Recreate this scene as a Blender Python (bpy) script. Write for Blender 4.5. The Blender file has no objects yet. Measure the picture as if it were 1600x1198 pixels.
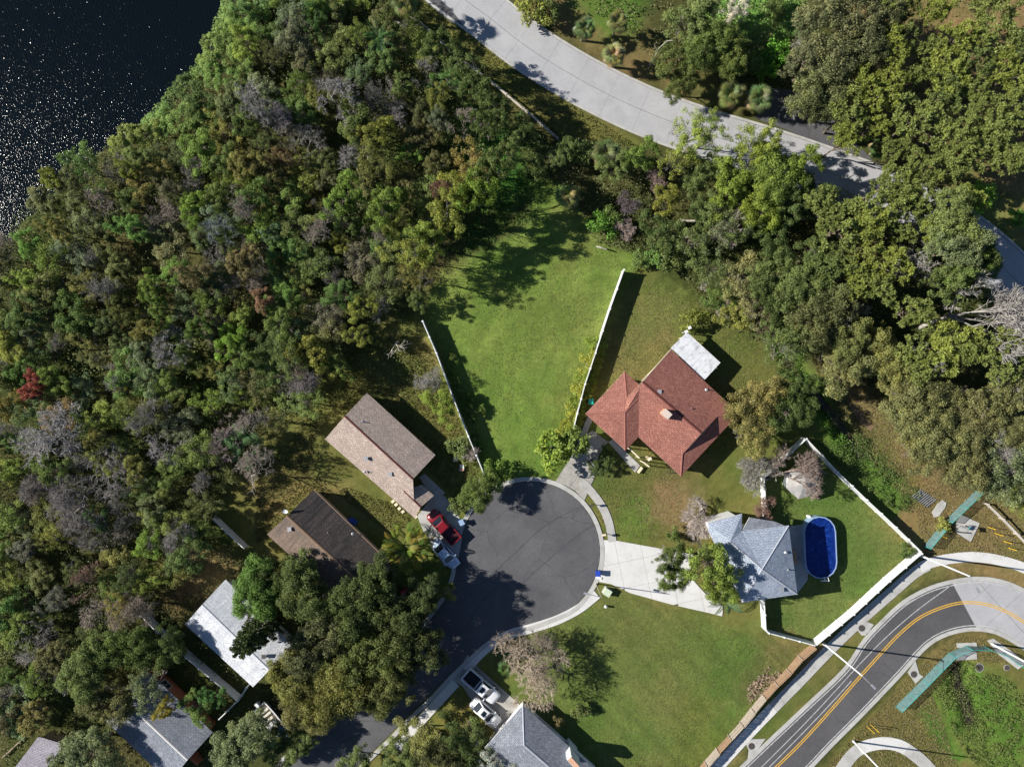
import bpy, bmesh, math, random
import numpy as np
from mathutils import Vector, Matrix, Euler
random.seed(7)
S = bpy.context.scene
COL = S.collection

# ------------------------------------------------------------------ camera, sky, sun, exposure
H = 100.0                      # flying height of the camera above the ground, metres
K = 1200.0                     # survey scale: 12 photo pixels to the metre on the ground
cam_d = bpy.data.cameras.new('camera')
cam = bpy.data.objects.new('camera', cam_d); COL.objects.link(cam)
cam.location = (0, 0, H)
cam_d.sensor_width = 36.0
cam_d.lens = 18.0 / (800.0 / K)
cam_d.clip_end = 6000
S.camera = cam
SUN_EL = 33.5; SUN_AZ = math.radians(172)      # azimuth (ccw from +x) of the direction TOWARDS the sun
w = bpy.data.worlds.new('World'); S.world = w; w.use_nodes = True
nt = w.node_tree; nt.nodes.clear()
sky = nt.nodes.new('ShaderNodeTexSky'); sky.sky_type = 'NISHITA'; sky.sun_disc = False
sky.sun_elevation = math.radians(SUN_EL); sky.sun_rotation = math.radians(90) - SUN_AZ
sky.air_density = 0.85; sky.dust_density = 0.1; sky.ozone_density = 3.0
bg = nt.nodes.new('ShaderNodeBackground'); bg.inputs['Strength'].default_value = 0.06
wo = nt.nodes.new('ShaderNodeOutputWorld')
nt.links.new(sky.outputs[0], bg.inputs[0]); nt.links.new(bg.outputs[0], wo.inputs[0])
sd = bpy.data.lights.new('sun', 'SUN'); sd.energy = 5.0; sd.angle = math.radians(0.5); sd.color = (1.0, 0.95, 0.86)
sun = bpy.data.objects.new('sun', sd); COL.objects.link(sun)
el = math.radians(SUN_EL)
sdir = Vector((math.cos(el) * math.cos(SUN_AZ), math.cos(el) * math.sin(SUN_AZ), math.sin(el)))
sun.rotation_euler = sdir.to_track_quat('Z', 'Y').to_euler(); sun.location = (-60, 10, 60)
vs = S.view_settings; vs.view_transform = 'Standard'; vs.look = 'None'; vs.exposure = 0.68; vs.gamma = 1.0
vs.use_curve_mapping = False
S.cycles.max_bounces = 5; S.cycles.diffuse_bounces = 3; S.cycles.glossy_bounces = 2; S.cycles.transparent_max_bounces = 6
S.cycles.caustics_reflective = False; S.cycles.caustics_refractive = False

# ------------------------------------------------------------------ helpers
def G(px, py, z=0.0):
    s = (H - z) / K
    return Vector(((px - 800) * s, (599 - py) * s, z))

def link(name, me, mat=None, parent=None, loc=(0, 0, 0)):
    o = bpy.data.objects.new(name, me); COL.objects.link(o)
    if mat is not None and me is not None and len(me.materials) == 0:
        for m in (mat if isinstance(mat, (list, tuple)) else [mat]): me.materials.append(m)
    if parent is not None: o.parent = parent
    o.location = loc
    return o

def mk(name, verts, faces, mat=None, parent=None, uv=False, smooth=False, mi=None):
    """mesh given in world coordinates; placed under parent at its location"""
    off = Vector((0, 0, 0))
    if parent is not None:
        off = wloc(parent)
    me = bpy.data.meshes.new(name)
    me.from_pydata([tuple(Vector(v) - off) for v in verts], [], faces)
    if mi:
        me.polygons.foreach_set('material_index', mi)
    if uv: slope_uv(me, off)
    if smooth: me.polygons.foreach_set('use_smooth', [True] * len(me.polygons))
    me.update()
    return link(name, me, mat, parent)

def wloc(o):
    v = Vector((0, 0, 0))
    while o is not None:
        v += o.location; o = o.parent
    return v

def slope_uv(me, off):
    uvl = me.uv_layers.new(name='UVMap')
    for p in me.polygons:
        n = p.normal
        u = Vector((0, 0, 1)).cross(n)
        if u.length < 1e-3: u = Vector((1, 0, 0))
        u.normalize(); v = n.cross(u)
        for li in p.loop_indices:
            c = me.vertices[me.loops[li].vertex_index].co + off
            uvl.data[li].uv = (c.dot(u), c.dot(v))

def thing(name, label, cat, loc, group=None):
    o = bpy.data.objects.new(name, None); COL.objects.link(o)
    o.location = (loc[0], loc[1], loc[2] if len(loc) > 2 else 0)
    o.empty_display_size = 0.3
    o['label'] = label; o['category'] = cat
    if group: o['group'] = group
    return o

def tag(o, label, cat, group=None):
    o['label'] = label; o['category'] = cat
    if group: o['group'] = group
    return o

def kind(o, k):
    o['kind'] = k; return o

class MB:
    """collects simple solids (world coordinates) into one mesh"""
    def __init__(s): s.v = []; s.f = []
    def add(s, vs, fs):
        b = len(s.v); s.v += [Vector(v) for v in vs]; s.f += [tuple(i + b for i in f) for f in fs]; return s
    def prism(s, poly, z0, z1):
        n = len(poly)
        v = [(p[0], p[1], z0) for p in poly] + [(p[0], p[1], z1) for p in poly]
        f = [tuple(range(n - 1, -1, -1)), tuple(range(n, 2 * n))] + [(i, (i + 1) % n, n + (i + 1) % n, n + i) for i in range(n)]
        return s.add(v, f)
    def box(s, c, size, rz=0.0, M=None):
        x, y, z = size[0] / 2, size[1] / 2, size[2] / 2
        R = M if M is not None else Matrix.Rotation(rz, 3, 'Z')
        c = Vector(c)
        v = [c + R @ Vector((a * x, b * y, d * z)) for d in (-1, 1) for a, b in ((-1, -1), (1, -1), (1, 1), (-1, 1))]
        return s.add(v, [(3, 2, 1, 0), (4, 5, 6, 7), (0, 1, 5, 4), (1, 2, 6, 5), (2, 3, 7, 6), (3, 0, 4, 7)])
    def tube(s, a, b, r0, r1=None, n=6, cap=True):
        a = Vector(a); b = Vector(b); r1 = r0 if r1 is None else r1
        d = (b - a)
        if d.length < 1e-5: return s
        q = d.to_track_quat('Z', 'Y')
        v = []
        for p, r in ((a, r0), (b, r1)):
            for i in range(n):
                t = 2 * math.pi * i / n
                v.append(p + q @ Vector((r * math.cos(t), r * math.sin(t), 0)))
        f = [(i, (i + 1) % n, n + (i + 1) % n, n + i) for i in range(n)]
        if cap: f += [tuple(range(n - 1, -1, -1)), tuple(range(n, 2 * n))]
        return s.add(v, f)
    def path(s, pts, rs, n=6):
        for i in range(len(pts) - 1): s.tube(pts[i], pts[i + 1], rs[i], rs[i + 1], n)
        return s
    def build(s, name, mat, parent=None, uv=False, smooth=False):
        return mk(name, s.v, s.f, mat, parent, uv, smooth)

def N(t, kind_, **kw):
    n = t.nodes.new(kind_)
    for k, v in kw.items():
        if k in n.inputs: n.inputs[k].default_value = v
        else: setattr(n, k, v)
    return n

def base_mat(name, rough=0.8, spec=0.3):
    m = bpy.data.materials.new(name); m.use_nodes = True
    t = m.node_tree; b = t.nodes['Principled BSDF']
    b.inputs['Roughness'].default_value = rough
    b.inputs['Specular IOR Level'].default_value = spec
    return m, t, b

def ramp(t, stops):
    r = t.nodes.new('ShaderNodeValToRGB'); e = r.color_ramp.elements
    while len(e) < len(stops): e.new(0.5)
    for i, (p, c) in enumerate(stops):
        e[i].position = p; e[i].color = (*c, 1)
    return r

def noise_mat(name, c1, c2, scale=1.0, detail=6, rough=0.8, spec=0.3, bump=0.0, bscale=None, speck=0.0, metal=0.0, stain=None):
    """base colour wandering between c1 and c2 with object-space noise, optional fine speckle, relief and stains"""
    m, t, b = base_mat(name, rough, spec); L = t.links
    b.inputs['Metallic'].default_value = metal
    g = N(t, 'ShaderNodeNewGeometry')
    n1 = N(t, 'ShaderNodeTexNoise', Scale=scale, Detail=detail, Roughness=0.65)
    L.new(g.outputs['Position'], n1.inputs['Vector'])
    r = ramp(t, [(0.3, c1), (0.7, c2)])
    L.new(n1.outputs['Fac'], r.inputs['Fac'])
    out = r.outputs['Color']
    if stain:
        n3 = N(t, 'ShaderNodeTexNoise', Scale=stain[1], Detail=8, Roughness=0.7)
        L.new(g.outputs['Position'], n3.inputs['Vector'])
        r3 = ramp(t, [(0.5, (0, 0, 0)), (0.68, (1, 1, 1))]); L.new(n3.outputs['Fac'], r3.inputs['Fac'])
        mx = N(t, 'ShaderNodeMix', data_type='RGBA'); mx.inputs['B'].default_value = (0, 0, 0, 1)
        mx.inputs[7].default_value = (*stain[0], 1)
        L.new(out, mx.inputs[6])
        mm = N(t, 'ShaderNodeMath', operation='MULTIPLY'); mm.inputs[1].default_value = stain[2]
        L.new(r3.outputs['Color'], mm.inputs[0]); L.new(mm.outputs[0], mx.inputs[0])
        out = mx.outputs[2]
    if speck > 0:
        n2 = N(t, 'ShaderNodeTexNoise', Scale=9.0, Detail=3, Roughness=0.8)
        L.new(g.outputs['Position'], n2.inputs['Vector'])
        r2 = ramp(t, [(0.25, (1 - speck,) * 3), (0.75, (1 + speck,) * 3)])
        L.new(n2.outputs['Fac'], r2.inputs['Fac'])
        mx = N(t, 'ShaderNodeMix', data_type='RGBA', blend_type='MULTIPLY'); mx.inputs[0].default_value = 1
        L.new(out, mx.inputs[6]); L.new(r2.outputs['Color'], mx.inputs[7]); out = mx.outputs[2]
    L.new(out, b.inputs['Base Color'])
    if bump > 0:
        nb = N(t, 'ShaderNodeTexNoise', Scale=bscale or 8.0, Detail=5)
        L.new(g.outputs['Position'], nb.inputs['Vector'])
        bp = N(t, 'ShaderNodeBump', Strength=bump, Distance=0.05)
        L.new(nb.outputs['Fac'], bp.inputs['Height']); L.new(bp.outputs[0], b.inputs['Normal'])
    return m

def roof_mat(name, c1, c2, cm, w=0.45, h=0.2, streak=None, rough=0.85, bump=0.6, streak_amt=0.7):
    """lapped shingle rows from the slope's own UVs (metres)"""
    m, t, b = base_mat(name, rough, 0.25); L = t.links
    uvn = N(t, 'ShaderNodeUVMap')
    br = N(t, 'ShaderNodeTexBrick'); br.offset = 0.5
    br.inputs['Color1'].default_value = (*c1, 1); br.inputs['Color2'].default_value = (*c2, 1); br.inputs['Mortar'].default_value = (*cm, 1)
    br.inputs['Scale'].default_value = 1.0; br.inputs['Brick Width'].default_value = w; br.inputs['Row Height'].default_value = h
    br.inputs['Mortar Size'].default_value = 0.022; br.inputs['Mortar Smooth'].default_value = 0.3; br.inputs['Bias'].default_value = 0.1
    nn = N(t, 'ShaderNodeTexNoise', Scale=1.3, Detail=2)
    L.new(uvn.outputs[0], nn.inputs['Vector'])
    ad = N(t, 'ShaderNodeVectorMath', operation='MULTIPLY_ADD'); ad.inputs[1].default_value = (0.12, 0.12, 0)
    L.new(nn.outputs['Color'], ad.inputs[0]); L.new(uvn.outputs[0], ad.inputs[2])
    L.new(ad.outputs[0], br.inputs['Vector'])
    n1 = N(t, 'ShaderNodeTexNoise', Scale=0.55, Detail=8, Roughness=0.7); L.new(uvn.outputs[0], n1.inputs['Vector'])
    r1 = ramp(t, [(0.25, (0.8, 0.8, 0.8)), (0.75, (1.18, 1.18, 1.18))]); L.new(n1.outputs['Fac'], r1.inputs['Fac'])
    n4 = N(t, 'ShaderNodeTexNoise', Scale=4.5, Detail=3, Roughness=0.8); L.new(uvn.outputs[0], n4.inputs['Vector'])
    r4 = ramp(t, [(0.3, (0.6, 0.6, 0.6)), (0.7, (1.4, 1.4, 1.4))]); L.new(n4.outputs['Fac'], r4.inputs['Fac'])
    mx4 = N(t, 'ShaderNodeMix', data_type='RGBA', blend_type='MULTIPLY'); mx4.inputs[0].default_value = 1
    L.new(r1.outputs[0], mx4.inputs[6]); L.new(r4.outputs[0], mx4.inputs[7])
    mx = N(t, 'ShaderNodeMix', data_type='RGBA', blend_type='MULTIPLY'); mx.inputs[0].default_value = 1
    L.new(br.outputs['Color'], mx.inputs[6]); L.new(mx4.outputs[2], mx.inputs[7]); out = mx.outputs[2]
    if streak:
        mp = N(t, 'ShaderNodeMapping'); mp.inputs['Scale'].default_value = (2.2, 0.16, 1); L.new(uvn.outputs[0], mp.inputs[0])
        n2 = N(t, 'ShaderNodeTexNoise', Scale=1.0, Detail=6, Roughness=0.65); L.new(mp.outputs[0], n2.inputs['Vector'])
        r2 = ramp(t, [(0.42, (0, 0, 0)), (0.66, (1, 1, 1))]); L.new(n2.outputs['Fac'], r2.inputs['Fac'])
        mm = N(t, 'ShaderNodeMath', operation='MULTIPLY'); mm.inputs[1].default_value = streak_amt; L.new(r2.outputs[0], mm.inputs[0])
        m2 = N(t, 'ShaderNodeMix', data_type='RGBA'); m2.inputs[7].default_value = (*streak, 1)
        L.new(out, m2.inputs[6]); L.new(mm.outputs[0], m2.inputs[0]); out = m2.outputs[2]
    L.new(out, b.inputs['Base Color'])
    bp = N(t, 'ShaderNodeBump', Strength=bump, Distance=0.03); L.new(br.outputs['Fac'], bp.inputs['Height']); bp.invert = True
    nb = N(t, 'ShaderNodeTexNoise', Scale=14.0, Detail=3); L.new(uvn.outputs[0], nb.inputs['Vector'])
    b2 = N(t, 'ShaderNodeBump', Strength=0.35, Distance=0.04); L.new(nb.outputs['Fac'], b2.inputs['Height'])
    L.new(bp.outputs[0], b2.inputs['Normal']); L.new(b2.outputs[0], b.inputs['Normal'])
    return m

def paint(name, c, rough=0.3, spec=0.5, metal=0.0, coat=0.0):
    m, t, b = base_mat(name, rough, spec); b.inputs['Metallic'].default_value = metal
    b.inputs['Coat Weight'].default_value = coat
    g = N(t, 'ShaderNodeNewGeometry'); n = N(t, 'ShaderNodeTexNoise', Scale=3.5, Detail=7, Roughness=0.7)
    t.links.new(g.outputs['Position'], n.inputs['Vector'])
    r = ramp(t, [(0.3, tuple(x * 0.86 for x in c)), (0.7, tuple(min(1, x * 1.06) for x in c))])
    t.links.new(n.outputs['Fac'], r.inputs['Fac']); t.links.new(r.outputs[0], b.inputs['Base Color'])
    return m

def leaf_mat(name, lo=0.9, hi=3.0, warm=(1.15, 1.0, 0.75), trans=0.42, rough=0.55):
    """leaf colour = the plant's own tint x a per-leaf value stored on the faces; some light passes through"""
    m, t, b = base_mat(name, rough, 0.25); L = t.links
    oi = N(t, 'ShaderNodeObjectInfo'); at = N(t, 'ShaderNodeAttribute', attribute_name='leafv')
    r = ramp(t, [(0.0, (lo,) * 3), (0.8, (hi,) * 3), (0.97, tuple(hi * x for x in warm))]); L.new(at.outputs['Fac'], r.inputs['Fac'])
    mx = N(t, 'ShaderNodeMix', data_type='RGBA', blend_type='MULTIPLY'); mx.inputs[0].default_value = 1
    L.new(oi.outputs['Color'], mx.inputs[6]); L.new(r.outputs[0], mx.inputs[7])
    L.new(mx.outputs[2], b.inputs['Base Color'])
    tr = N(t, 'ShaderNodeBsdfTranslucent'); L.new(mx.outputs[2], tr.inputs['Color'])
    ms = N(t, 'ShaderNodeMixShader'); ms.inputs[0].default_value = trans
    L.new(b.outputs[0], ms.inputs[1]); L.new(tr.outputs[0], ms.inputs[2])
    L.new(ms.outputs[0], t.nodes['Material Output'].inputs['Surface'])
    return m

def tint_mat(name, rough=0.85, nscale=3.0):
    """bark and twigs: the object's own tint with grain"""
    m, t, b = base_mat(name, rough, 0.2); L = t.links
    oi = N(t, 'ShaderNodeObjectInfo'); g = N(t, 'ShaderNodeNewGeometry')
    n = N(t, 'ShaderNodeTexNoise', Scale=nscale, Detail=5); L.new(g.outputs['Position'], n.inputs['Vector'])
    r = ramp(t, [(0.3, (0.6,) * 3), (0.7, (1.35,) * 3)]); L.new(n.outputs['Fac'], r.inputs['Fac'])
    mx = N(t, 'ShaderNodeMix', data_type='RGBA', blend_type='MULTIPLY'); mx.inputs[0].default_value = 1
    L.new(oi.outputs['Color'], mx.inputs[6]); L.new(r.outputs[0], mx.inputs[7]); L.new(mx.outputs[2], b.inputs['Base Color'])
    return m

def asphalt_mat(name, c1, c2, crack=0.5, cscale=0.16):
    m, t, b = base_mat(name, 0.9, 0.2); L = t.links
    g = N(t, 'ShaderNodeNewGeometry')
    n1 = N(t, 'ShaderNodeTexNoise', Scale=0.18, Detail=9, Roughness=0.65); L.new(g.outputs['Position'], n1.inputs['Vector'])
    r1 = ramp(t, [(0.3, c1), (0.7, c2)]); L.new(n1.outputs['Fac'], r1.inputs['Fac'])
    n2 = N(t, 'ShaderNodeTexNoise', Scale=7.0, Detail=3, Roughness=0.8); L.new(g.outputs['Position'], n2.inputs['Vector'])
    r2 = ramp(t, [(0.3, (0.8,) * 3), (0.7, (1.2,) * 3)]); L.new(n2.outputs['Fac'], r2.inputs['Fac'])
    mx = N(t, 'ShaderNodeMix', data_type='RGBA', blend_type='MULTIPLY'); mx.inputs[0].default_value = 1
    L.new(r1.outputs[0], mx.inputs[6]); L.new(r2.outputs[0], mx.inputs[7])
    nw = N(t, 'ShaderNodeTexWave', wave_type='RINGS', Scale=0.42, Distortion=9.0, Detail=4.0); nw.inputs['Detail Scale'].default_value = 0.25; L.new(g.outputs['Position'], nw.inputs['Vector'])
    rw = ramp(t, [(0.3, (1.0,) * 3), (0.8, (1.0,) * 3)]); L.new(nw.outputs['Fac'], rw.inputs['Fac'])
    nsx = N(t, 'ShaderNodeTexNoise', Scale=0.9, Detail=8, Roughness=0.75); L.new(g.outputs['Position'], nsx.inputs['Vector'])
    rs_ = ramp(t, [(0.64, (1.0,) * 3), (0.72, (0.68,) * 3)]); L.new(nsx.outputs['Fac'], rs_.inputs['Fac'])
    mw = N(t, 'ShaderNodeMix', data_type='RGBA', blend_type='MULTIPLY'); mw.inputs[0].default_value = 1; L.new(rw.outputs[0], mw.inputs[6]); L.new(rs_.outputs[0], mw.inputs[7])
    mv = N(t, 'ShaderNodeMix', data_type='RGBA', blend_type='MULTIPLY'); mv.inputs[0].default_value = 1; L.new(mx.outputs[2], mv.inputs[6]); L.new(mw.outputs[2], mv.inputs[7]); mx = mv
    # thin sealed cracks
    nd = N(t, 'ShaderNodeTexNoise', Scale=0.5, Detail=6); L.new(g.outputs['Position'], nd.inputs['Vector'])
    ad = N(t, 'ShaderNodeVectorMath', operation='MULTIPLY_ADD'); ad.inputs[1].default_value = (1.6, 1.6, 0)
    L.new(nd.outputs['Color'], ad.inputs[0]); L.new(g.outputs['Position'], ad.inputs[2])
    vo = N(t, 'ShaderNodeTexVoronoi', feature='DISTANCE_TO_EDGE', Scale=cscale); L.new(ad.outputs[0], vo.inputs['Vector'])
    r3 = ramp(t, [(0.0, (1, 1, 1)), (0.009, (0, 0, 0))]); L.new(vo.outputs['Distance'], r3.inputs['Fac'])
    mm = N(t, 'ShaderNodeMath', operation='MULTIPLY'); mm.inputs[1].default_value = crack; L.new(r3.outputs[0], mm.inputs[0])
    m2 = N(t, 'ShaderNodeMix', data_type='RGBA'); m2.inputs[7].default_value = (c1[0] * .45, c1[1] * .45, c1[2] * .45, 1)
    L.new(mx.outputs[2], m2.inputs[6]); L.new(mm.outputs[0], m2.inputs[0])
    L.new(m2.outputs[2], b.inputs['Base Color'])
    bp = N(t, 'ShaderNodeBump', Strength=0.25, Distance=0.03); L.new(n2.outputs['Fac'], bp.inputs['Height']); L.new(bp.outputs[0], b.inputs['Normal'])
    return m

M = {}
M['leaf'] = leaf_mat('leaf')
M['needle'] = leaf_mat('pine_needle', 0.75, 1.75, (1.1, 1.0, 0.7), 0.2)
M['frond'] = leaf_mat('palm_frond', 0.7, 1.7, (1.3, 1.1, 0.6), 0.2, 0.4)
M['bark'] = tint_mat('bark')
M['shingle_red'] = roof_mat('shingle_red', (0.40, 0.18, 0.135), (0.29, 0.12, 0.092), (0.13, 0.05, 0.042), streak=(0.17, 0.075, 0.065), streak_amt=0.3)
M['shingle_tan'] = roof_mat('shingle_tan', (0.50, 0.40, 0.345), (0.36, 0.29, 0.25), (0.19, 0.15, 0.13), streak=(0.27, 0.22, 0.2), streak_amt=0.4)
M['shingle_dark'] = roof_mat('shingle_dark', (0.105, 0.085, 0.078), (0.07, 0.06, 0.056), (0.03, 0.025, 0.022), streak=(0.02, 0.02, 0.023), streak_amt=0.9)
M['shingle_blue'] = roof_mat('shingle_pale_blue', (0.44, 0.49, 0.57), (0.31, 0.36, 0.44), (0.16, 0.19, 0.25), streak=(0.2, 0.24, 0.32), streak_amt=0.45)
M['shingle_grey'] = roof_mat('shingle_grey', (0.30, 0.32, 0.37), (0.2, 0.22, 0.26), (0.1, 0.11, 0.13), streak=(0.12, 0.13, 0.16), streak_amt=0.5)
M['shingle_mauve'] = roof_mat('shingle_mauve', (0.38, 0.36, 0.40), (0.3, 0.28, 0.32), (0.2, 0.18, 0.22))
M['roof_white'] = roof_mat('roof_pale_roll', (0.60, 0.61, 0.64), (0.50, 0.52, 0.56), (0.38, 0.40, 0.45), w=6.0, h=0.9, streak=(0.33, 0.35, 0.40), bump=0.2, streak_amt=0.6)
M['patio_white'] = noise_mat('patio_panel_white', (0.72, 0.73, 0.76), (0.55, 0.57, 0.6), 0.7, 8, 0.5, 0.4, stain=((0.2, 0.2, 0.22), 1.6, 0.7))
M['ridge_dark'] = paint('ridge_cap_dark_red', (0.11, 0.035, 0.03), 0.8, 0.2)
M['ridge_red'] = paint('ridge_cap_red', (0.27, 0.11, 0.09), 0.8, 0.2)
M['ridge_grey'] = paint('ridge_cap_grey', (0.38, 0.40, 0.45), 0.8, 0.2)
M['fascia_white'] = paint('fascia_white', (0.72, 0.70, 0.66), 0.5)
M['fascia_cream'] = paint('fascia_cream', (0.75, 0.66, 0.48), 0.5)
M['fascia_brown'] = paint('fascia_brown', (0.2, 0.13, 0.08), 0.6)
M['wall_cream'] = noise_mat('stucco_cream', (0.66, 0.56, 0.40), (0.74, 0.64, 0.46), 1.0, bump=0.2, bscale=20)
M['wall_white'] = noise_mat('stucco_white', (0.68, 0.68, 0.68), (0.78, 0.78, 0.77), 1.0, bump=0.2, bscale=20)
M['wall_tan'] = noise_mat('stucco_tan', (0.45, 0.37, 0.28), (0.52, 0.43, 0.33), 1.0, bump=0.2, bscale=20)
M['wall_terra'] = noise_mat('stucco_terracotta', (0.40, 0.13, 0.07), (0.50, 0.17, 0.09), 1.0, bump=0.2, bscale=20)
M['vinyl'] = noise_mat('white_vinyl', (0.66, 0.68, 0.69), (0.82, 0.82, 0.81), 0.6, 8, 0.4, 0.4, stain=((0.5, 0.52, 0.48), 1.5, 0.5))
M['wood_old'] = noise_mat('weathered_wood', (0.30, 0.24, 0.19), (0.42, 0.35, 0.28), 2.0, 8, 0.85)
M['wood_brown'] = noise_mat('brown_wood', (0.27, 0.17, 0.105), (0.38, 0.26, 0.17), 2.0, 8, 0.85)
M['log_grey'] = noise_mat('weathered_log', (0.34, 0.31, 0.27), (0.5, 0.46, 0.41), 3.0, 8, 0.85)
M['yellow'] = paint('yellow_paint', (0.75, 0.48, 0.03), 0.5)
M['concrete'] = noise_mat('concrete', (0.34, 0.335, 0.32), (0.47, 0.465, 0.45), 0.5, 9, 0.85, 0.2, 0.15, 14, 0.08, stain=((0.22, 0.21, 0.19), 0.9, 0.45))
M['concrete_new'] = noise_mat('concrete_new', (0.52, 0.515, 0.505), (0.62, 0.62, 0.61), 0.4, 9, 0.8, 0.25, 0.1, 14, 0.05, stain=((0.45, 0.44, 0.42), 0.5, 0.5))
M['concrete_road'] = noise_mat('concrete_road', (0.33, 0.33, 0.345), (0.40, 0.40, 0.415), 0.35, 9, 0.85, 0.2, 0.2, 10, 0.12, stain=((0.30, 0.30, 0.31), 0.4, 0.6))
M['concrete_dark'] = noise_mat('concrete_stained', (0.27, 0.26, 0.24), (0.42, 0.40, 0.37), 0.8, 9, 0.85, 0.2, 0.2, 12, 0.1, stain=((0.13, 0.125, 0.11), 1.2, 0.6))
M['joint'] = noise_mat('joint_soil', (0.06, 0.055, 0.045), (0.12, 0.11, 0.085), 2.0)
M['asphalt'] = asphalt_mat('asphalt_worn', (0.072, 0.073, 0.080), (0.118, 0.118, 0.124))
M['asphalt_new'] = asphalt_mat('asphalt_main', (0.070, 0.068, 0.072), (0.105, 0.102, 0.106), 0.25, 0.1)
M['seam'] = noise_mat('asphalt_sealant', (0.04, 0.04, 0.043), (0.075, 0.075, 0.08), 2.5, 8, 0.7)
M['road_paint'] = noise_mat('road_paint_white', (0.26, 0.26, 0.27), (0.55, 0.55, 0.55), 3.0, 8, 0.7)
M['road_yellow'] = noise_mat('road_paint_yellow', (0.5, 0.30, 0.04), (0.72, 0.42, 0.06), 3.0, 8, 0.7)
M['iron'] = noise_mat('cast_iron', (0.05, 0.045, 0.045), (0.085, 0.075, 0.07), 6.0, 4, 0.6, 0.4, 0.6, 20)
M['metal'] = noise_mat('galvanised', (0.45, 0.46, 0.48), (0.6, 0.6, 0.62), 3.0, 4, 0.4, 0.5, metal=0.6)
M['black'] = paint('black_rubber', (0.02, 0.02, 0.022), 0.7, 0.3)
M['glass'] = paint('dark_glass', (0.012, 0.018, 0.028), 0.08, 0.8)
M['pane'] = paint('window_pane', (0.03, 0.04, 0.05), 0.06, 0.8)
M['red_paint'] = paint('red_car_paint', (0.19, 0.007, 0.012), 0.3, 0.5, 0, 0.6)  # darkened, so the house shade over the pickup is put into the paint
M['silver_paint'] = paint('silver_blue_car_paint', (0.42, 0.52, 0.68), 0.3, 0.5, 0.3, 0.5)
M['white_paint'] = paint('white_car_paint', (0.75, 0.76, 0.78), 0.3, 0.5, 0, 0.5)
M['lamp_glass'] = paint('headlight_glass', (0.6, 0.62, 0.65), 0.1, 0.8)
M['tail'] = paint('tail_light_red', (0.35, 0.01, 0.01), 0.2, 0.6)
M['blue_bin'] = paint('blue_plastic', (0.02, 0.06, 0.42), 0.45)
M['teal_bin'] = paint('teal_plastic', (0.02, 0.36, 0.32), 0.45)
M['green_box'] = paint('pale_green_enamel', (0.52, 0.60, 0.45), 0.5)
M['pool_liner'] = paint('pool_liner_blue', (0.006, 0.02, 0.17), 0.5)
M['pool_wall'] = paint('pool_wall_blue', (0.27, 0.38, 0.56), 0.5)
M['hull'] = paint('boat_gelcoat', (0.78, 0.79, 0.8), 0.25, 0.5)
M['boat_blue'] = paint('boat_cover_blue', (0.05, 0.14, 0.35), 0.6)
M['seat'] = paint('boat_seat_cream', (0.62, 0.58, 0.5), 0.6)
M['brick'] = noise_mat('chimney_brick', (0.5, 0.26, 0.16), (0.62, 0.4, 0.28), 5.0, 5, 0.85, bump=0.4)
M['cap'] = noise_mat('chimney_cap', (0.5, 0.42, 0.36), (0.6, 0.5, 0.44), 5.0)
M['tarp'] = paint('blue_tarp', (0.03, 0.08, 0.38), 0.5)
M['soil'] = noise_mat('bare_soil', (0.16, 0.10, 0.06), (0.27, 0.19, 0.12), 1.2, 8, 0.95, 0.1, 0.5, 6)
M['mesh'] = None
m, t, b = base_mat('green_mesh_fabric', 0.8, 0.2); b.inputs['Base Color'].default_value = (0.08, 0.28, 0.3, 1)
tp = t.nodes.new('ShaderNodeBsdfTransparent'); ms = t.nodes.new('ShaderNodeMixShader'); ms.inputs[0].default_value = 0.55
gg = N(t, 'ShaderNodeNewGeometry'); nn = N(t, 'ShaderNodeTexNoise', Scale=2.5, Detail=6); t.links.new(gg.outputs['Position'], nn.inputs['Vector'])
rr = ramp(t, [(0.3, (0.14, 0.29, 0.31)), (0.7, (0.24, 0.42, 0.44))]); t.links.new(nn.outputs['Fac'], rr.inputs['Fac']); t.links.new(rr.outputs[0], b.inputs['Base Color'])
t.links.new(tp.outputs[0], ms.inputs[1]); t.links.new(b.outputs[0], ms.inputs[2]); t.links.new(ms.outputs[0], t.nodes['Material Output'].inputs['Surface'])
M['mesh'] = m
# lake water: dark body, wind-ruffled so the low sun sparkles on it
m, t, b = base_mat('lake_water', 0.11, 0.09); b.inputs['Base Color'].default_value = (0.003, 0.006, 0.009, 1); b.inputs['IOR'].default_value = 1.33
g = N(t, 'ShaderNodeNewGeometry')
mp = N(t, 'ShaderNodeMapping'); mp.inputs['Rotation'].default_value = (0, 0, 0.9); mp.inputs['Scale'].default_value = (1.0, 0.55, 1); t.links.new(g.outputs['Position'], mp.inputs[0])
n1 = N(t, 'ShaderNodeTexNoise', Scale=5.6, Detail=1.2, Roughness=0.5); t.links.new(mp.outputs[0], n1.inputs['Vector'])
bp = N(t, 'ShaderNodeBump', Strength=1.0, Distance=0.083); t.links.new(n1.outputs['Fac'], bp.inputs['Height']); t.links.new(bp.outputs[0], b.inputs['Normal'])
M['water'] = m
m, t, b = base_mat('pool_water', 0.05, 0.5); g = N(t, 'ShaderNodeNewGeometry')
n1 = N(t, 'ShaderNodeTexNoise', Scale=2.2, Detail=3.0, Distortion=1.2); t.links.new(g.outputs['Position'], n1.inputs['Vector'])
r1 = ramp(t, [(0.35, (0.003, 0.014, 0.11)), (0.55, (0.005, 0.024, 0.17)), (0.7, (0.012, 0.05, 0.26))]); t.links.new(n1.outputs['Fac'], r1.inputs['Fac']); t.links.new(r1.outputs[0], b.inputs['Base Color'])
bp = N(t, 'ShaderNodeBump', Strength=0.6, Distance=0.05); t.links.new(n1.outputs['Fac'], bp.inputs['Height']); t.links.new(bp.outputs[0], b.inputs['Normal'])
M['pool_water'] = m
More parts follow.
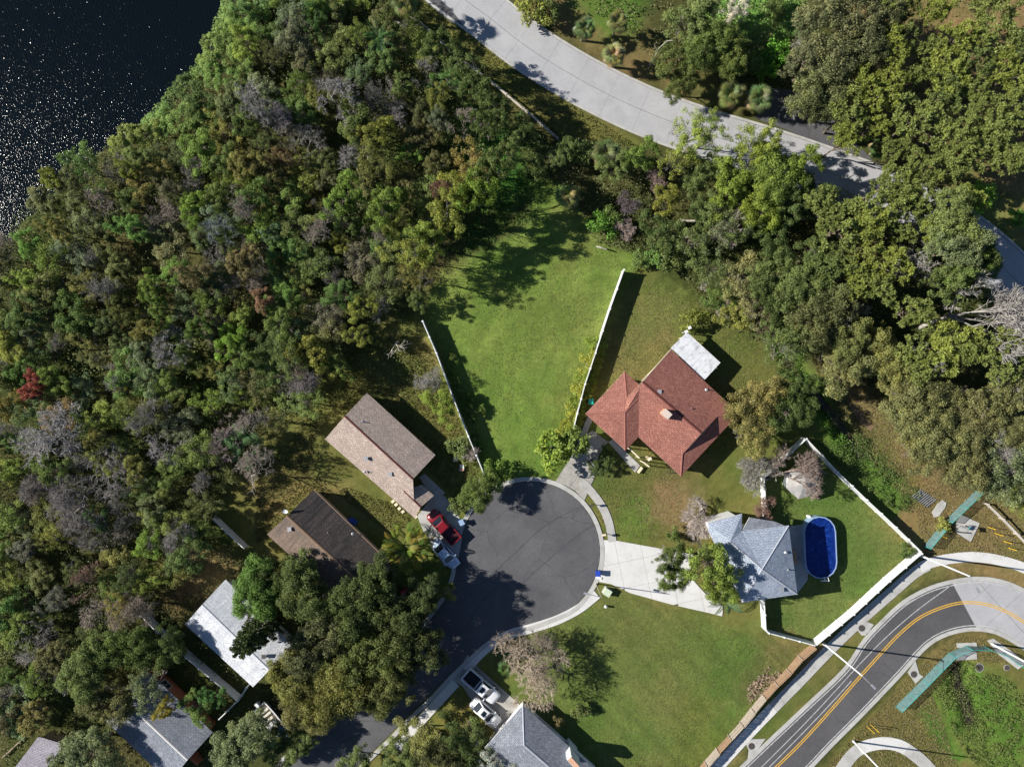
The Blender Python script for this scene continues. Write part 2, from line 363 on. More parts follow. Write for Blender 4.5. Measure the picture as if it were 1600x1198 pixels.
M['mud'] = noise_mat('dark_mud', (0.018, 0.015, 0.012), (0.05, 0.04, 0.03), 1.5, 8, 0.4, 0.5, 0.5, 5)

# ------------------------------------------------------------------ numpy noise and polygons
def vnoise(x, y, scale, seed):
    r = np.random.RandomState(seed); T = r.rand(256, 256)
    u = x * scale; v = y * scale
    i = np.floor(u).astype(int); j = np.floor(v).astype(int); fu = u - i; fv = v - j
    fu = fu * fu * (3 - 2 * fu); fv = fv * fv * (3 - 2 * fv)
    g = lambda a, b: T[a % 256, b % 256]
    return (g(i, j) * (1 - fu) + g(i + 1, j) * fu) * (1 - fv) + (g(i, j + 1) * (1 - fu) + g(i + 1, j + 1) * fu) * fv
def fbm(x, y, scale, seed, o=4):
    s = 0; a = 0.5; t = 0
    for k in range(o):
        s = s + a * vnoise(x, y, scale * 2 ** k, seed + k); t += a; a *= 0.55
    return s / t
def pip(x, y, poly):
    c = np.zeros(np.shape(x), bool); n = len(poly)
    for k in range(n):
        x1, y1 = poly[k]; x2, y2 = poly[(k + 1) % n]
        if y1 == y2: continue
        c ^= ((y1 > y) != (y2 > y)) & (x < (x2 - x1) * (y - y1) / (y2 - y1) + x1)
    return c
def smooth(pts, n=6):
    out = []; P = [Vector(p) for p in pts]
    for i in range(len(P) - 1):
        a = P[i - 1] if i else P[0] * 2 - P[1]; b = P[i]; c = P[i + 1]; d = P[i + 2] if i + 2 < len(P) else P[-1] * 2 - P[-2]
        for k in range(n):
            t = k / n
            out.append(0.5 * ((2 * b) + (c - a) * t + (2 * a - 5 * b + 4 * c - d) * t * t + (3 * b - a - 3 * c + d) * t ** 3))
    out.append(P[-1]); return out
def resample(P, step):
    L = [0]
    for i in range(len(P) - 1): L.append(L[-1] + (P[i + 1] - P[i]).length)
    n = max(1, round(L[-1] / step)); out = []; j = 0
    for k in range(n + 1):
        s = L[-1] * k / n
        while j < len(P) - 2 and L[j + 1] < s: j += 1
        t = (s - L[j]) / max(1e-9, L[j + 1] - L[j]); out.append(P[j].lerp(P[j + 1], min(1, max(0, t))))
    return out
def line(px, z=0.0, n=6): return [G(p[0], p[1], z) for p in ([(v.x, v.y) for v in smooth([(a, b) for a, b in px], n)] if len(px) > 2 else px)]
# ------------------------------------------------------------------ terrain
LAKE = [(-900, -900), (372, -900), (366, -10), (352, 45), (330, 85), (300, 125), (268, 160), (240, 195), (205, 215), (165, 232), (130, 255), (95, 290), (60, 325), (30, 350), (20, 372), (-10, 385), (-900, 560)]
CREEK = [(1205, 505), (1232, 560), (1262, 600), (1296, 640), (1325, 678), (1350, 715)]
PONDC = [(1497, 1040), (1500, 1070), (1512, 1100), (1520, 1130)]
ZONES = [  # (polygon in survey units, colour, edge raggedness in units)
 ([(560, 560), (640, 500), (700, 440), (1010, 420), (1240, 560), (1440, 860), (1280, 1010), (1090, 1198), (640, 1210), (560, 1210), (420, 900), (330, 800), (480, 610)], (0.105, 0.108, 0.036), 10),
 ([(655, 500), (672, 450), (700, 415), (760, 395), (830, 340), (836, 280), (870, 285), (905, 340), (950, 385), (1000, 400), (985, 425), (940, 540), (893, 690), (870, 745), (800, 760), (765, 745), (757, 735)], (0.118, 0.160, 0.040), 7),
 ([(720, 150), (800, 215), (830, 290), (790, 330), (740, 280), (705, 200)], (0.035, 0.085, 0.018), 8),
 ([(985, 470), (1045, 440), (1090, 480), (1080, 540), (1020, 600), (960, 600), (930, 640)], (0.155, 0.138, 0.06), 14),
 ([(925, 760), (1080, 690), (1130, 740), (1130, 830), (1080, 870), (940, 842)], (0.105, 0.105, 0.035), 14),
 ([(960, 810), (1000, 780), (1040, 790), (1010, 830), (970, 840)], (0.085, 0.135, 0.03), 10),
 ([(1020, 740), (1090, 760), (1100, 840), (1050, 850), (1010, 800)], (0.175, 0.13, 0.075), 12),
 ([(800, 990), (950, 925), (1100, 960), (1180, 1000), (1230, 1060), (1170, 1120), (1100, 1198), (880, 1198), (870, 1110), (780, 1040)], (0.094, 0.122, 0.036), 14),
 ([(1060, 1090), (1120, 1080), (1130, 1198), (1040, 1198)], (0.105, 0.12, 0.034), 14),
 ([(1165, 1040), (1215, 990), (1262, 1000), (1230, 1050), (1180, 1090), (1150, 1110)], (0.16, 0.125, 0.07), 16),
 ([(1200, 740), (1258, 690), (1432, 862), (1275, 1003), (1200, 985)], (0.090, 0.122, 0.036), 8),
 ([(1262, 590), (1300, 570), (1370, 640), (1450, 720), (1480, 770), (1440, 800), (1400, 740), (1330, 640)], (0.155, 0.125, 0.055), 12),
 ([(1300, 560), (1345, 600), (1400, 660), (1465, 730), (1500, 790), (1480, 800), (1430, 735), (1370, 670), (1310, 610)], (0.22, 0.15, 0.09), 8),
 ([(1270, 690), (1340, 680), (1420, 760), (1425, 800), (1400, 810)], (0.060, 0.115, 0.022), 12),
 ([(1200, 520), (1240, 545), (1300, 620), (1340, 690), (1290, 690), (1230, 600)], (0.060, 0.11, 0.022), 9),
 ([(1390, 810), (1470, 770), (1620, 760), (1700, 840), (1700, 905), (1600, 925), (1500, 895), (1440, 905), (1180, 1150), (1140, 1210), (1090, 1210), (1280, 1008), (1440, 860)], (0.165, 0.128, 0.064), 8),
 ([(1180, 1140), (1330, 990), (1420, 925), (1350, 1010), (1200, 1175)], (0.12, 0.115, 0.045), 6),
 ([(1275, 1210), (1430, 1035), (1500, 985), (1580, 995), (1700, 1090), (1700, 1260), (1270, 1260)], (0.155, 0.12, 0.055), 6),
 ([(1455, 1075), (1505, 1030), (1570, 1060), (1610, 1110), (1610, 1220), (1540, 1220), (1490, 1150)], (0.085, 0.14, 0.03), 10),
 ([(1430, 1110), (1450, 1105), (1520, 1190), (1490, 1200)], (0.06, 0.13, 0.022), 6),
 ([(640, -20), (700, 20), (830, 120), (950, 195), (1010, 225), (980, 250), (880, 215), (800, 160), (700, 80), (620, 10)], (0.105, 0.11, 0.035), 7),
 ([(790, -30), (900, 70), (1050, 145), (1200, 190), (1200, 150), (1060, 100), (960, 20), (900, -30)], (0.15, 0.115, 0.06), 12),
 ([(880, -30), (1010, -30), (1000, 60), (940, 60)], (0.07, 0.12, 0.025), 10),
 ([(1085, -40), (1260, -40), (1235, 60), (1180, 70), (1100, 40)], (0.12, 0.20, 0.055), 10),
 ([(1300, -40), (1640, -40), (1640, 330), (1500, 300), (1400, 250), (1320, 150)], (0.20, 0.135, 0.08), 14),
 ([(1480, 300), (1640, 300), (1640, 430), (1600, 400), (1530, 345)], (0.13, 0.13, 0.05), 8),
 ([(600, 500), (660, 500), (750, 720), (720, 780), (690, 740), (600, 620), (570, 600)], (0.115, 0.115, 0.04), 10),
 ([(380, 760), (480, 720), (620, 800), (640, 830), (560, 830), (490, 770), (420, 830)], (0.17, 0.14, 0.065), 12),
 ([(250, 870), (340, 850), (400, 890), (330, 930), (270, 960)], (0.19, 0.13, 0.08), 12),
 ([(660, 1120), (740, 1080), (800, 1150), (760, 1200), (640, 1200)], (0.16, 0.135, 0.05), 12),
 ([(880, 700), (940, 700), (960, 750), (930, 760), (880, 745)], (0.085, 0.1, 0.035), 8),
]
def graded(a, b, step, far):
    core = list(np.arange(a, b + 1e-6, step)); lo = []; s = step; x = a
    while x > -far: s *= 1.6; x -= s; lo.append(x)
    hi = []; s = step; x = core[-1]
    while x < far: s *= 1.6; x += s; hi.append(x)
    return np.array(lo[::-1] + core + hi)
def wpoly(px): return [(G(a, b)[0], G(a, b)[1]) for a, b in px]
def seg_dist(x, y, P):
    d = np.full(np.shape(x), 1e9)
    for k in range(len(P) - 1):
        (x1, y1), (x2, y2) = P[k], P[k + 1]; dx = x2 - x1; dy = y2 - y1
        t = np.clip(((x - x1) * dx + (y - y1) * dy) / (dx * dx + dy * dy), 0, 1)
        d = np.minimum(d, np.hypot(x - x1 - t * dx, y - y1 - t * dy))
    return d
def ground_colour(X, Y):
    n = fbm(X, Y, 0.12, 5); n2 = fbm(X, Y, 0.9, 9, 3)
    col = np.stack([0.045 + 0.035 * n, 0.046 + 0.03 * n, 0.020 + 0.014 * n], -1)
    offs = [tuple((fbm(X, Y, 0.25, a + k, 3) - 0.5) / 12 * 6.0 + (fbm(X, Y, 1.7, a + 20 + k, 2) - 0.5) / 12 * 3.2 for a in (31, 71)) for k in range(6)]
    for poly, c, rag in ZONES:
        wp = wpoly(poly); acc = np.zeros(X.shape)
        for ox, oy in offs:
            acc += pip(X + ox * rag, Y + oy * rag, wp)
        acc = (acc / 6)[..., None]
        col = col * (1 - acc) + np.array(c) * acc
    lum = col.sum(-1, keepdims=True); col = np.where(col[..., :1] > col[..., 1:2], col * np.array([0.93, 1.04, 0.80]), col * np.array([1.12, 1.16, 1.02]))
    # patches of drier and lusher growth, and mower streaks on the two lots
    pa = fbm(X, Y, 0.10, 17, 5)[..., None]; pb = fbm(X, Y, 0.45, 23, 4)[..., None]
    dry = np.array([1.20, 1.03, 1.12]); lush = np.array([0.84, 1.0, 0.80])
    f = np.clip((pa - 0.5) * 2.6 + 0.5, 0, 1); col = col * (dry * f + lush * (1 - f))
    f = np.clip((pb - 0.5) * 2.4 + 0.5, 0, 1); col = col * (np.array([1.16, 1.08, 1.12]) * f + np.array([0.84, 0.92, 0.84]) * (1 - f))
    lot = pip(X, Y, wpoly([(655, 500), (700, 415), (830, 340), (905, 340), (1000, 400), (893, 690), (800, 760), (757, 735)]))
    cx, cy, _ = G(960, 620); R = np.hypot(X - cx, Y - cy); st = vnoise(R * 1.3, np.arctan2(Y - cy, X - cx) * 4, 1.3, 3)
    col[lot] *= (0.84 + 0.30 * st[lot])[:, None] * (0.93 + 0.14 * vnoise(X * .9 + Y * .5, Y * .25 - X * .1, 1.0, 12)[lot])[:, None]
    fr = pip(X, Y, wpoly([(800, 990), (950, 925), (1260, 1000), (1100, 1198), (880, 1198)]))
    u = (X + Y) * 0.7071; v = (X - Y) * 0.7071; st = vnoise(u * 2.1, v * 0.12, 1.0, 8)
    col[fr] *= (0.80 + 0.34 * st[fr])[:, None]
    far = np.clip((np.maximum(np.abs(X) / 74, np.abs(Y) / 56) - 1.12) * 4, 0, 1)[..., None]; col = col * (1 - far) + np.array([0.07, 0.082, 0.032]) * far
    fine = fbm(X, Y, 3.0, 77, 2)[..., None] * (1 - far) + .5 * far
    return np.clip(col * (0.75 + 0.5 * fine), 0.004, 0.6)

gx = graded(-74, 74, 0.33, 2500); gy = graded(-56, 56, 0.33, 2500)
X, Y = np.meshgrid(gx, gy)
Z = (fbm(X, Y, 0.3, 41, 4) - 0.5) * 0.05
inlake = pip(X, Y, wpoly(LAKE)); Z = np.where(inlake, -1.6, Z)
creek_w = [(p.x, p.y) for p in line(CREEK)]; dcr = seg_dist(X, Y, creek_w); Z = Z - 1.0 * np.exp(-(dcr / 0.9) ** 2)
pond_w = [(p.x, p.y) for p in line(PONDC)]; dpo = seg_dist(X, Y, pond_w); Z = Z - 0.8 * np.exp(-(dpo / 1.1) ** 2)
C = ground_colour(X, Y)
mudf = np.clip(1.6 - np.minimum(dcr / 0.5, dpo / 0.7), 0, 1)[..., None]; C = C * (1 - mudf) + np.array([0.02, 0.018, 0.014]) * mudf
ny, nx = X.shape
me = bpy.data.meshes.new('ground')
me.vertices.add(nx * ny); me.vertices.foreach_set('co', np.stack([X, Y, Z], -1).astype(np.float32).ravel())
i = np.arange(ny - 1)[:, None] * nx + np.arange(nx - 1)[None, :]
q = np.stack([i, i + 1, i + nx + 1, i + nx], -1).reshape(-1, 4)
me.loops.add(q.size); me.loops.foreach_set('vertex_index', q.ravel().astype(np.int32))
me.polygons.add(len(q)); me.polygons.foreach_set('loop_start', (np.arange(len(q)) * 4).astype(np.int32))
me.polygons.foreach_set('use_smooth', np.ones(len(q), bool))
me.update(calc_edges=True)
ca = me.color_attributes.new('soil', 'FLOAT_COLOR', 'POINT')
ca.data.foreach_set('color', np.concatenate([C, np.ones(C.shape[:2] + (1,))], -1).astype(np.float32).ravel())
m, t, b = base_mat('ground_cover', 0.95, 0.1)
at = N(t, 'ShaderNodeAttribute', attribute_name='soil'); g = N(t, 'ShaderNodeNewGeometry')
n1 = N(t, 'ShaderNodeTexNoise', Scale=5.5, Detail=5, Roughness=0.75); t.links.new(g.outputs['Position'], n1.inputs['Vector'])
r1 = ramp(t, [(0.28, (0.68, 0.68, 0.68)), (0.5, (1.0, 1.0, 1.0)), (0.74, (1.42, 1.38, 1.34))]); t.links.new(n1.outputs['Fac'], r1.inputs['Fac'])
mx = N(t, 'ShaderNodeMix', data_type='RGBA', blend_type='MULTIPLY'); mx.inputs[0].default_value = 1
t.links.new(at.outputs['Color'], mx.inputs[6]); t.links.new(r1.outputs[0], mx.inputs[7]); t.links.new(mx.outputs[2], b.inputs['Base Color'])
n2 = N(t, 'ShaderNodeTexNoise', Scale=4.0, Detail=6, Roughness=0.7); t.links.new(g.outputs['Position'], n2.inputs['Vector'])
bp = N(t, 'ShaderNodeBump', Strength=0.4, Distance=0.10); t.links.new(n2.outputs['Fac'], bp.inputs['Height']); t.links.new(bp.outputs[0], b.inputs['Normal'])
M['ground'] = m
ground = kind(link('ground', me, m), 'structure')

wat = MB(); lp = wpoly(LAKE)
bmq = bmesh.new(); vv = [bmq.verts.new((x * 1.0, y * 1.0, -0.35)) for x, y in lp]; bmq.faces.new(vv); bmesh.ops.triangulate(bmq, faces=bmq.faces[:])
me = bpy.data.meshes.new('lake_water'); bmq.to_mesh(me); bmq.free()
if me.polygons[0].normal.z < 0: me.flip_normals()
kind(link('lake_water', me, M['water']), 'structure')
def ribbon(name, P, wd, z, mat, parent=None):
    v = []; f = []
    for k, p in enumerate(P):
        a = P[max(0, k - 1)]; c = P[min(len(P) - 1, k + 1)]; d = Vector((c.x - a.x, c.y - a.y)).normalized(); n = Vector((-d.y, d.x))
        ww = wd[k] if isinstance(wd, (list, tuple)) else wd
        v += [(p.x + n.x * ww / 2, p.y + n.y * ww / 2, z), (p.x - n.x * ww / 2, p.y - n.y * ww / 2, z)]
    for k in range(len(P) - 1): f.append((2 * k, 2 * k + 1, 2 * k + 3, 2 * k + 2))
    return mk(name, v, f, mat, parent)
kind(ribbon('creek_water', line(CREEK), 0.9, -0.72, M['mud']), 'structure')
kind(ribbon('ditch_water', line(PONDC), [0.4 + 0.09 * k if k < 12 else 1.4 - .06 * (k - 12) for k in range(len(line(PONDC)))], -0.55, M['mud']), 'structure')

# ------------------------------------------------------------------ paving
def poly_mesh(name, poly, z0, z1, mat, parent=None):
    """flat slab with vertical sides from a possibly concave outline (world xy)"""
    off = wloc(parent) if parent is not None else Vector((0, 0, 0))
    bm = bmesh.new(); vs_ = [bm.verts.new((p[0] - off.x, p[1] - off.y, z1 - off.z)) for p in poly]
    f = bm.faces.new(vs_); f.normal_update()
    if f.normal.z < 0: f.normal_flip()
    ex = bmesh.ops.extrude_face_region(bm, geom=[f])
    for v in ex['geom']:
        if isinstance(v, bmesh.types.BMVert): v.co.z = z1 - off.z
    for v in vs_: v.co.z = z0 - off.z
    bmesh.ops.triangulate(bm, faces=[x for x in bm.faces if len(x.verts) > 4])
    bmesh.ops.recalc_face_normals(bm, faces=bm.faces[:])
    me = bpy.data.meshes.new(name); bm.to_mesh(me); bm.free()
    return link(name, me, mat, parent)
def clip(poly, a, b, c):
    """keep the side a*x+b*y>=c"""
    out = []
    for k in range(len(poly)):
        p = poly[k]; q = poly[(k + 1) % len(poly)]; dp = a * p[0] + b * p[1] - c; dq = a * q[0] + b * q[1] - c
        if dp >= 0: out.append(p)
        if (dp >= 0) != (dq >= 0):
            t = dp / (dp - dq); out.append((p[0] + (q[0] - p[0]) * t, p[1] + (q[1] - p[1]) * t))
    return out
def area(p): return abs(sum(p[k][0] * p[(k + 1) % len(p)][1] - p[(k + 1) % len(p)][0] * p[k][1] for k in range(len(p)))) / 2
def slabs(name, poly, ang, cx_, cy_, z, mat, gap=0.025, piece='slab', jmat=None):
    """a paved area: a joint bed with each slab a child of its own"""
    base = kind(poly_mesh(name, poly, -0.06, z - 0.035, jmat or M['joint']), 'structure')
    ca_, sa_ = math.cos(ang), math.sin(ang)
    us = [p[0] * ca_ + p[1] * sa_ for p in poly]; vs_ = [-p[0] * sa_ + p[1] * ca_ for p in poly]
    u = min(us)
    while u < max(us):
        v = min(vs_)
        while v < max(vs_):
            c = poly
            for (a, b_, d) in ((ca_, sa_, u + gap / 2), (-ca_, -sa_, -(u + cx_ - gap / 2)), (-sa_, ca_, v + gap / 2), (sa_, -ca_, -(v + cy_ - gap / 2))):
                c = clip(c, a, b_, d)
                if len(c) < 3: break
            if len(c) >= 3 and area(c) > 0.12:
                poly_mesh(piece, c, z - 0.04, z + random.uniform(-0.006, 0.006), mat, base)
            v += cy_
        u += cx_
    return base
def strip(name, P, wl, wr, seg, z, mat, gap=0.02, piece='slab', base_z=None, raised=None, alt=None):
    """a path along P (left offset wl, right offset wr) cut in segments, each a child"""
    Q = resample(P, seg / 3.0)
    nrm = []
    for k, p in enumerate(Q):
        a = Q[max(0, k - 1)]; c = Q[min(len(Q) - 1, k + 1)]; d = Vector((c.x - a.x, c.y - a.y)).normalized(); nrm.append(Vector((-d.y, d.x)))
    L = [(p.x + n.x * wl, p.y + n.y * wl) for p, n in zip(Q, nrm)]; R = [(p.x - n.x * wr, p.y - n.y * wr) for p, n in zip(Q, nrm)]
    v = []; f = []
    for k in range(len(Q)): v += [(L[k][0], L[k][1], z - 0.035), (R[k][0], R[k][1], z - 0.035)]
    f = [(2 * k, 2 * k + 1, 2 * k + 3, 2 * k + 2) for k in range(len(Q) - 1)]
    base = kind(mk(name, v, f, M['joint']), 'structure')
    n = (len(Q) - 1) // 3
    for k in range(n):
        j = [3 * k, 3 * k + 1, 3 * k + 2, 3 * k + 3 if k < n - 1 else len(Q) - 1]
        l = [L[i] for i in j]; r = [R[i] for i in j]
        e = gap / max(seg, 0.1)
        l[0] = tuple(a + (b_ - a) * e for a, b_ in zip(l[0], l[1])); r[0] = tuple(a + (b_ - a) * e for a, b_ in zip(r[0], r[1]))
        mm_ = mat
        if alt and alt(k, n): mm_ = alt(k, n)
        zz = z + random.uniform(-0.005, 0.005)
        poly_mesh(piece, l + r[::-1], z - 0.06, zz, mm_, base)
    return base

# upper concrete street
UP = [(640, -75), (700, -20), (757, 22), (830, 78), (920, 132), (1010, 175), (1100, 208), (1200, 238), (1300, 272), (1390, 306), (1460, 337), (1530, 385), (1590, 440), (1660, 520), (1760, 640)]
upl = line(UP)
strip('concrete_street', upl, 2.95, 0.0, 4.6, 0.05, M['concrete_road'], 0.05)
strip('concrete_street_lane', upl, -0.05, 2.95, 4.6, 0.052, M['concrete_road'], 0.05)
def offset(P, d):
    out = []
    for k, p in enumerate(P):
        a = P[max(0, k - 1)]; c = P[min(len(P) - 1, k + 1)]; t_ = Vector((c.x - a.x, c.y - a.y)).normalized()
        out.append(Vector((p.x - t_.y * d, p.y + t_.x * d, p.z)))
    return out
strip('street_kerb', offset(upl, 3.13), 0.16, 0.16, 3.0, 0.12, M['concrete'], piece='kerb_stone')
strip('street_kerb_lower', offset(upl, -3.13), 0.16, 0.16, 3.0, 0.10, M['concrete'], piece='kerb_stone')
kind(poly_mesh('side_apron', wpoly([(1205, 138), (1235, 140), (1275, 165), (1310, 195), (1365, 252), (1300, 232), (1215, 198), (1180, 185)]), -0.05, 0.045, M['asphalt']), 'structure')
kind(poly_mesh('asphalt_gutter_patch', wpoly([(652, -8), (680, -8), (706, 17), (724, 40), (706, 36), (690, 24)]), 0.0, 0.062, M['asphalt']), 'structure')

# cul-de-sac
cul_c = G(828, 862); circ = [(828 + 109 * math.cos(a), 862 + 110 * math.sin(a)) for a in [math.radians(x) for x in range(-170, 62, 8)]]
left_edge = [(721, 838), (717, 862), (714, 885), (708, 912), (694, 940), (660, 985), (620, 1040), (575, 1085), (520, 1130), (470, 1165), (425, 1215), (400, 1260)]
right_edge = [(870, 962), (835, 974), (800, 983), (765, 998), (735, 1022), (705, 1050), (672, 1085), (640, 1115), (600, 1156), (555, 1200), (520, 1250)]
cds = kind(poly_mesh('cul_de_sac_road', wpoly(circ + right_edge[0:] + left_edge[::-1]), -0.05, 0.05, M['asphalt']), 'structure')
def skerb(name, px, z=0.12, w=0.28):
    return strip(name, line(px, 0, 4), w, w, 3.0, z, M['concrete'], piece='kerb_stone')
ring = [(828 + 113 * math.cos(math.radians(x)), 862 + 114 * math.sin(math.radians(x))) for x in range(-168, 66, 9)]
skerb('cul_de_sac_kerb', [(r[0], r[1]) for r in ring] + [(835, 979), (800, 988), (765, 1003), (738, 1026), (708, 1054), (676, 1089), (644, 1119), (604, 1160), (559, 1204), (524, 1254)])
skerb('cul_de_sac_kerb_left', [(717, 838), (713, 862), (710, 885), (704, 911), (690, 938), (656, 982), (616, 1036), (571, 1081), (516, 1126), (466, 1161), (421, 1211)])

for nm, px in (('asphalt_seam', [(752, 912), (800, 868), (850, 822), (905, 792)]), ('asphalt_seam', [(800, 925), (850, 880), (900, 838), (930, 818)])):
    kind(ribbon(nm, line(px), 0.10, 0.056, M['seam']), 'structure')
kind(poly_mesh('asphalt_patch', wpoly([(842, 925), (856, 918), (861, 930), (848, 938)]), 0.0, 0.058, M['asphalt_new']), 'structure')
# main road: asphalt, old concrete beyond the joint, kerbs with gutters
OUT = [(1040, 1315), (1120, 1238), (1160, 1198), (1205, 1155), (1255, 1108), (1320, 1046), (1350, 1002), (1378, 972), (1412, 941), (1450, 920), (1487, 909), (1525, 904), (1562, 908), (1600, 923), (1650, 955), (1720, 1010), (1800, 1085)]
INN = [(1150, 1315), (1225, 1238), (1265, 1198), (1300, 1161), (1350, 1111), (1407, 1051), (1432, 1023), (1452, 1004), (1475, 991), (1504, 983), (1533, 982), (1562, 989), (1600, 1011), (1640, 1040), (1700, 1090), (1770, 1155)]
o_ = [(v.x, v.y) for v in smooth(OUT, 4)]; i_ = [(v.x, v.y) for v in smooth(INN, 4)]
cut_o = min(range(len(o_)), key=lambda k: math.hypot(o_[k][0] - 1485, o_[k][1] - 910)); cut_i = min(range(len(i_)), key=lambda k: math.hypot(i_[k][0] - 1527, i_[k][1] - 982))
kind(poly_mesh('main_road', wpoly(o_[:cut_o + 1] + i_[:cut_i + 1][::-1]), -0.05, 0.05, M['asphalt_new']), 'structure')
slabs('concrete_pavement', wpoly(o_[cut_o:] + i_[cut_i:][::-1]), math.radians(-48), 3.6, 4.2, 0.048, M['concrete_road'], 0.045)
def both(px, d): return [(p.x, p.y, 0) for p in offset(line(px, 0, 4), d)]
ol = line(OUT, 0, 4); il = line(INN, 0, 4)
strip('main_road_kerb_outer', offset(ol, 0.06), 0.26, 0.26, 3.0, 0.085, M['concrete'], piece='kerb_stone')
strip('main_road_kerb_inner', offset(il, -0.06), 0.26, 0.26, 3.0, 0.085, M['concrete'], piece='kerb_stone')
kind(ribbon('road_markings_outer_edge', offset(ol, -0.42), 0.13, 0.058, M['road_paint']), 'structure')
kind(ribbon('road_markings_inner_edge', offset(il, 0.42), 0.13, 0.058, M['road_paint']), 'structure')
YEL = [(1098, 1312), (1172, 1238), (1212, 1198), (1250, 1161), (1300, 1106), (1342, 1058), (1380, 1016), (1407, 988), (1437, 964), (1470, 949), (1503, 941), (1537, 943), (1570, 954), (1602, 973), (1650, 1005), (1720, 1060)]
yl = line(YEL, 0, 5)
kind(ribbon('road_markings_yellow', offset(yl, 0.13), 0.12, 0.067, M['road_yellow']), 'structure')
kind(ribbon('road_markings_yellow_second', offset(yl, -0.13), 0.12, 0.067, M['road_yellow']), 'structure')
LA = [(1080, 1305), (1189, 1198), (1250, 1137), (1300, 1084), (1340, 1040), (1382, 997), (1430, 955), (1484, 915)]
kind(ribbon('road_markings_lane', line(LA, 0, 5), 0.10, 0.058, M['road_paint']), 'structure')
LB = [(1092, 1305), (1201, 1198), (1262, 1136), (1300, 1096), (1330, 1063)]
kind(ribbon('road_markings_lane_second', line(LB, 0, 5), 0.10, 0.061, M['road_paint']), 'structure')
kind(ribbon('road_markings_lane_third', line([(1351, 992), (1376, 970), (1400, 952), (1432, 934), (1464, 920)], 0, 5), 0.08, 0.064, M['road_paint']), 'structure')

# sidewalks
SW = [(1010, 1315), (1085, 1238), (1120, 1199), (1160, 1155), (1195, 1118), (1250, 1062), (1297, 1013), (1345, 967), (1395, 923), (1430, 893), (1450, 882)]
strip('roadside_sidewalk', line(SW), 0.75, 0.75, 1.5, 0.09, M['concrete'], alt=lambda k, n: M['concrete_new'] if int(n * .27) <= k <= int(n * .47) else None)
SW2 = [(1437, 886), (1460, 877), (1495, 871), (1530, 870), (1570, 877), (1610, 892), (1670, 930)]
strip('curved_sidewalk', line(SW2), 0.66, 0.66, 1.6, 0.10, M['concrete_new'])
strip('arc_sidewalk', line([(908, 752), (924, 768), (940, 790), (950, 812), (955, 834), (957, 846)]), 0.52, 0.52, 1.5, 0.09, M['concrete'])
strip('lower_sidewalk', line([(933, 928), (905, 950), (870, 968), (830, 981), (800, 989), (775, 1001), (750, 1021), (728, 1046)]), 0.6, 0.6, 1.5, 0.10, M['concrete_new'])
strip('lower_sidewalk_end', line([(712, 1066), (690, 1090), (668, 1114), (648, 1136), (620, 1168)]), 0.6, 0.6, 1.5, 0.10, M['concrete_new'])
strip('looping_sidewalk', line([(1305, 1215), (1330, 1180), (1350, 1166), (1378, 1160), (1405, 1164), (1428, 1178), (1450, 1198), (1470, 1225)]), 0.8, 0.8, 1.6, 0.10, M['concrete'], alt=lambda k, n: M['concrete_new'] if int(n * .35) <= k <= int(n * .55) or k > n * .88 else None)

# driveways and pads
slabs('old_driveway', wpoly([(868, 752), (893, 712), (905, 690), (925, 672), (950, 690), (935, 712), (930, 742), (913, 782), (898, 766), (884, 758)]), math.radians(52), 2.6, 2.6, 0.075, M['concrete_dark'])
slabs('front_walk', wpoly([(950, 690), (958, 686), (1000, 727), (992, 738), (975, 718)]), math.radians(-45), 1.2, 1.2, 0.09, M['concrete'])
slabs('side_path', wpoly([(918, 650), (926, 655), (912, 690), (902, 690)]), math.radians(-65), 1.4, 1.2, 0.09, M['concrete'])
slabs('white_driveway', wpoly([(940, 843), (962, 844), (1085, 866), (1078, 890), (1082, 905), (1100, 925), (1130, 948), (1128, 962), (1108, 957), (1050, 944), (985, 926), (955, 912), (934, 908), (936, 890), (941, 865)]), math.radians(-78), 3.4, 3.2, 0.09, M['concrete_new'])
slabs('parking_driveway', wpoly([(716, 1046), (731, 1022), (745, 1040), (810, 1098), (822, 1112), (800, 1138), (785, 1150), (760, 1130), (722, 1070), (700, 1062)]), math.radians(-45), 3.0, 2.9, 0.08, M['concrete_dark'])
slabs('tan_house_driveway', wpoly([(652, 806), (680, 770), (695, 775), (718, 808), (722, 840), (715, 880), (695, 885), (662, 830)]), math.radians(-50), 3.0, 2.8, 0.08, M['concrete'])
slabs('tan_house_walk', wpoly([(655, 745), (664, 740), (696, 770), (690, 782), (676, 778)]), math.radians(-42), 1.3, 1.2, 0.095, M['concrete'])
kind(poly_mesh('pool_patio', wpoly([(1232, 822), (1262, 818), (1262, 905), (1246, 926)]), -0.03, 0.06, M['concrete']), 'structure')
def pad(name, px, z=0.10, mat='concrete'): return kind(poly_mesh(name, wpoly(px), -0.1, z, M[mat]), 'structure')
pad('inlet_pad', [(1335, 978), (1345, 969), (1358, 972), (1365, 975), (1352, 992), (1346, 992)])
pad('inlet_pad', [(1418, 1050), (1430, 1032), (1436, 1052), (1442, 1056), (1430, 1067)])
pad('inlet_pad', [(1165, 1160), (1175, 1154), (1196, 1153), (1182, 1172), (1168, 1186), (1170, 1172)])
pad('utility_pad', [(1494, 1004), (1525, 1003), (1526, 1010), (1495, 1011)])
pad('utility_pad', [(1494, 1018), (1525, 1017), (1526, 1029), (1494, 1031)])
pad('inlet_pad', [(1542, 1000), (1552, 997), (1585, 1020), (1602, 1036), (1590, 1045), (1560, 1022)])
pad('equipment_pad', [(1493, 817), (1502, 804), (1530, 817), (1516, 846), (1494, 832)], 0.14)
pad('rubble_slab', [(1456, 800), (1465, 786), (1472, 781), (1478, 785), (1476, 793), (1466, 806), (1459, 808)], 0.12)
pad('corner_landing', [(1418, 893), (1437, 884), (1441, 897), (1422, 908)], 0.085)
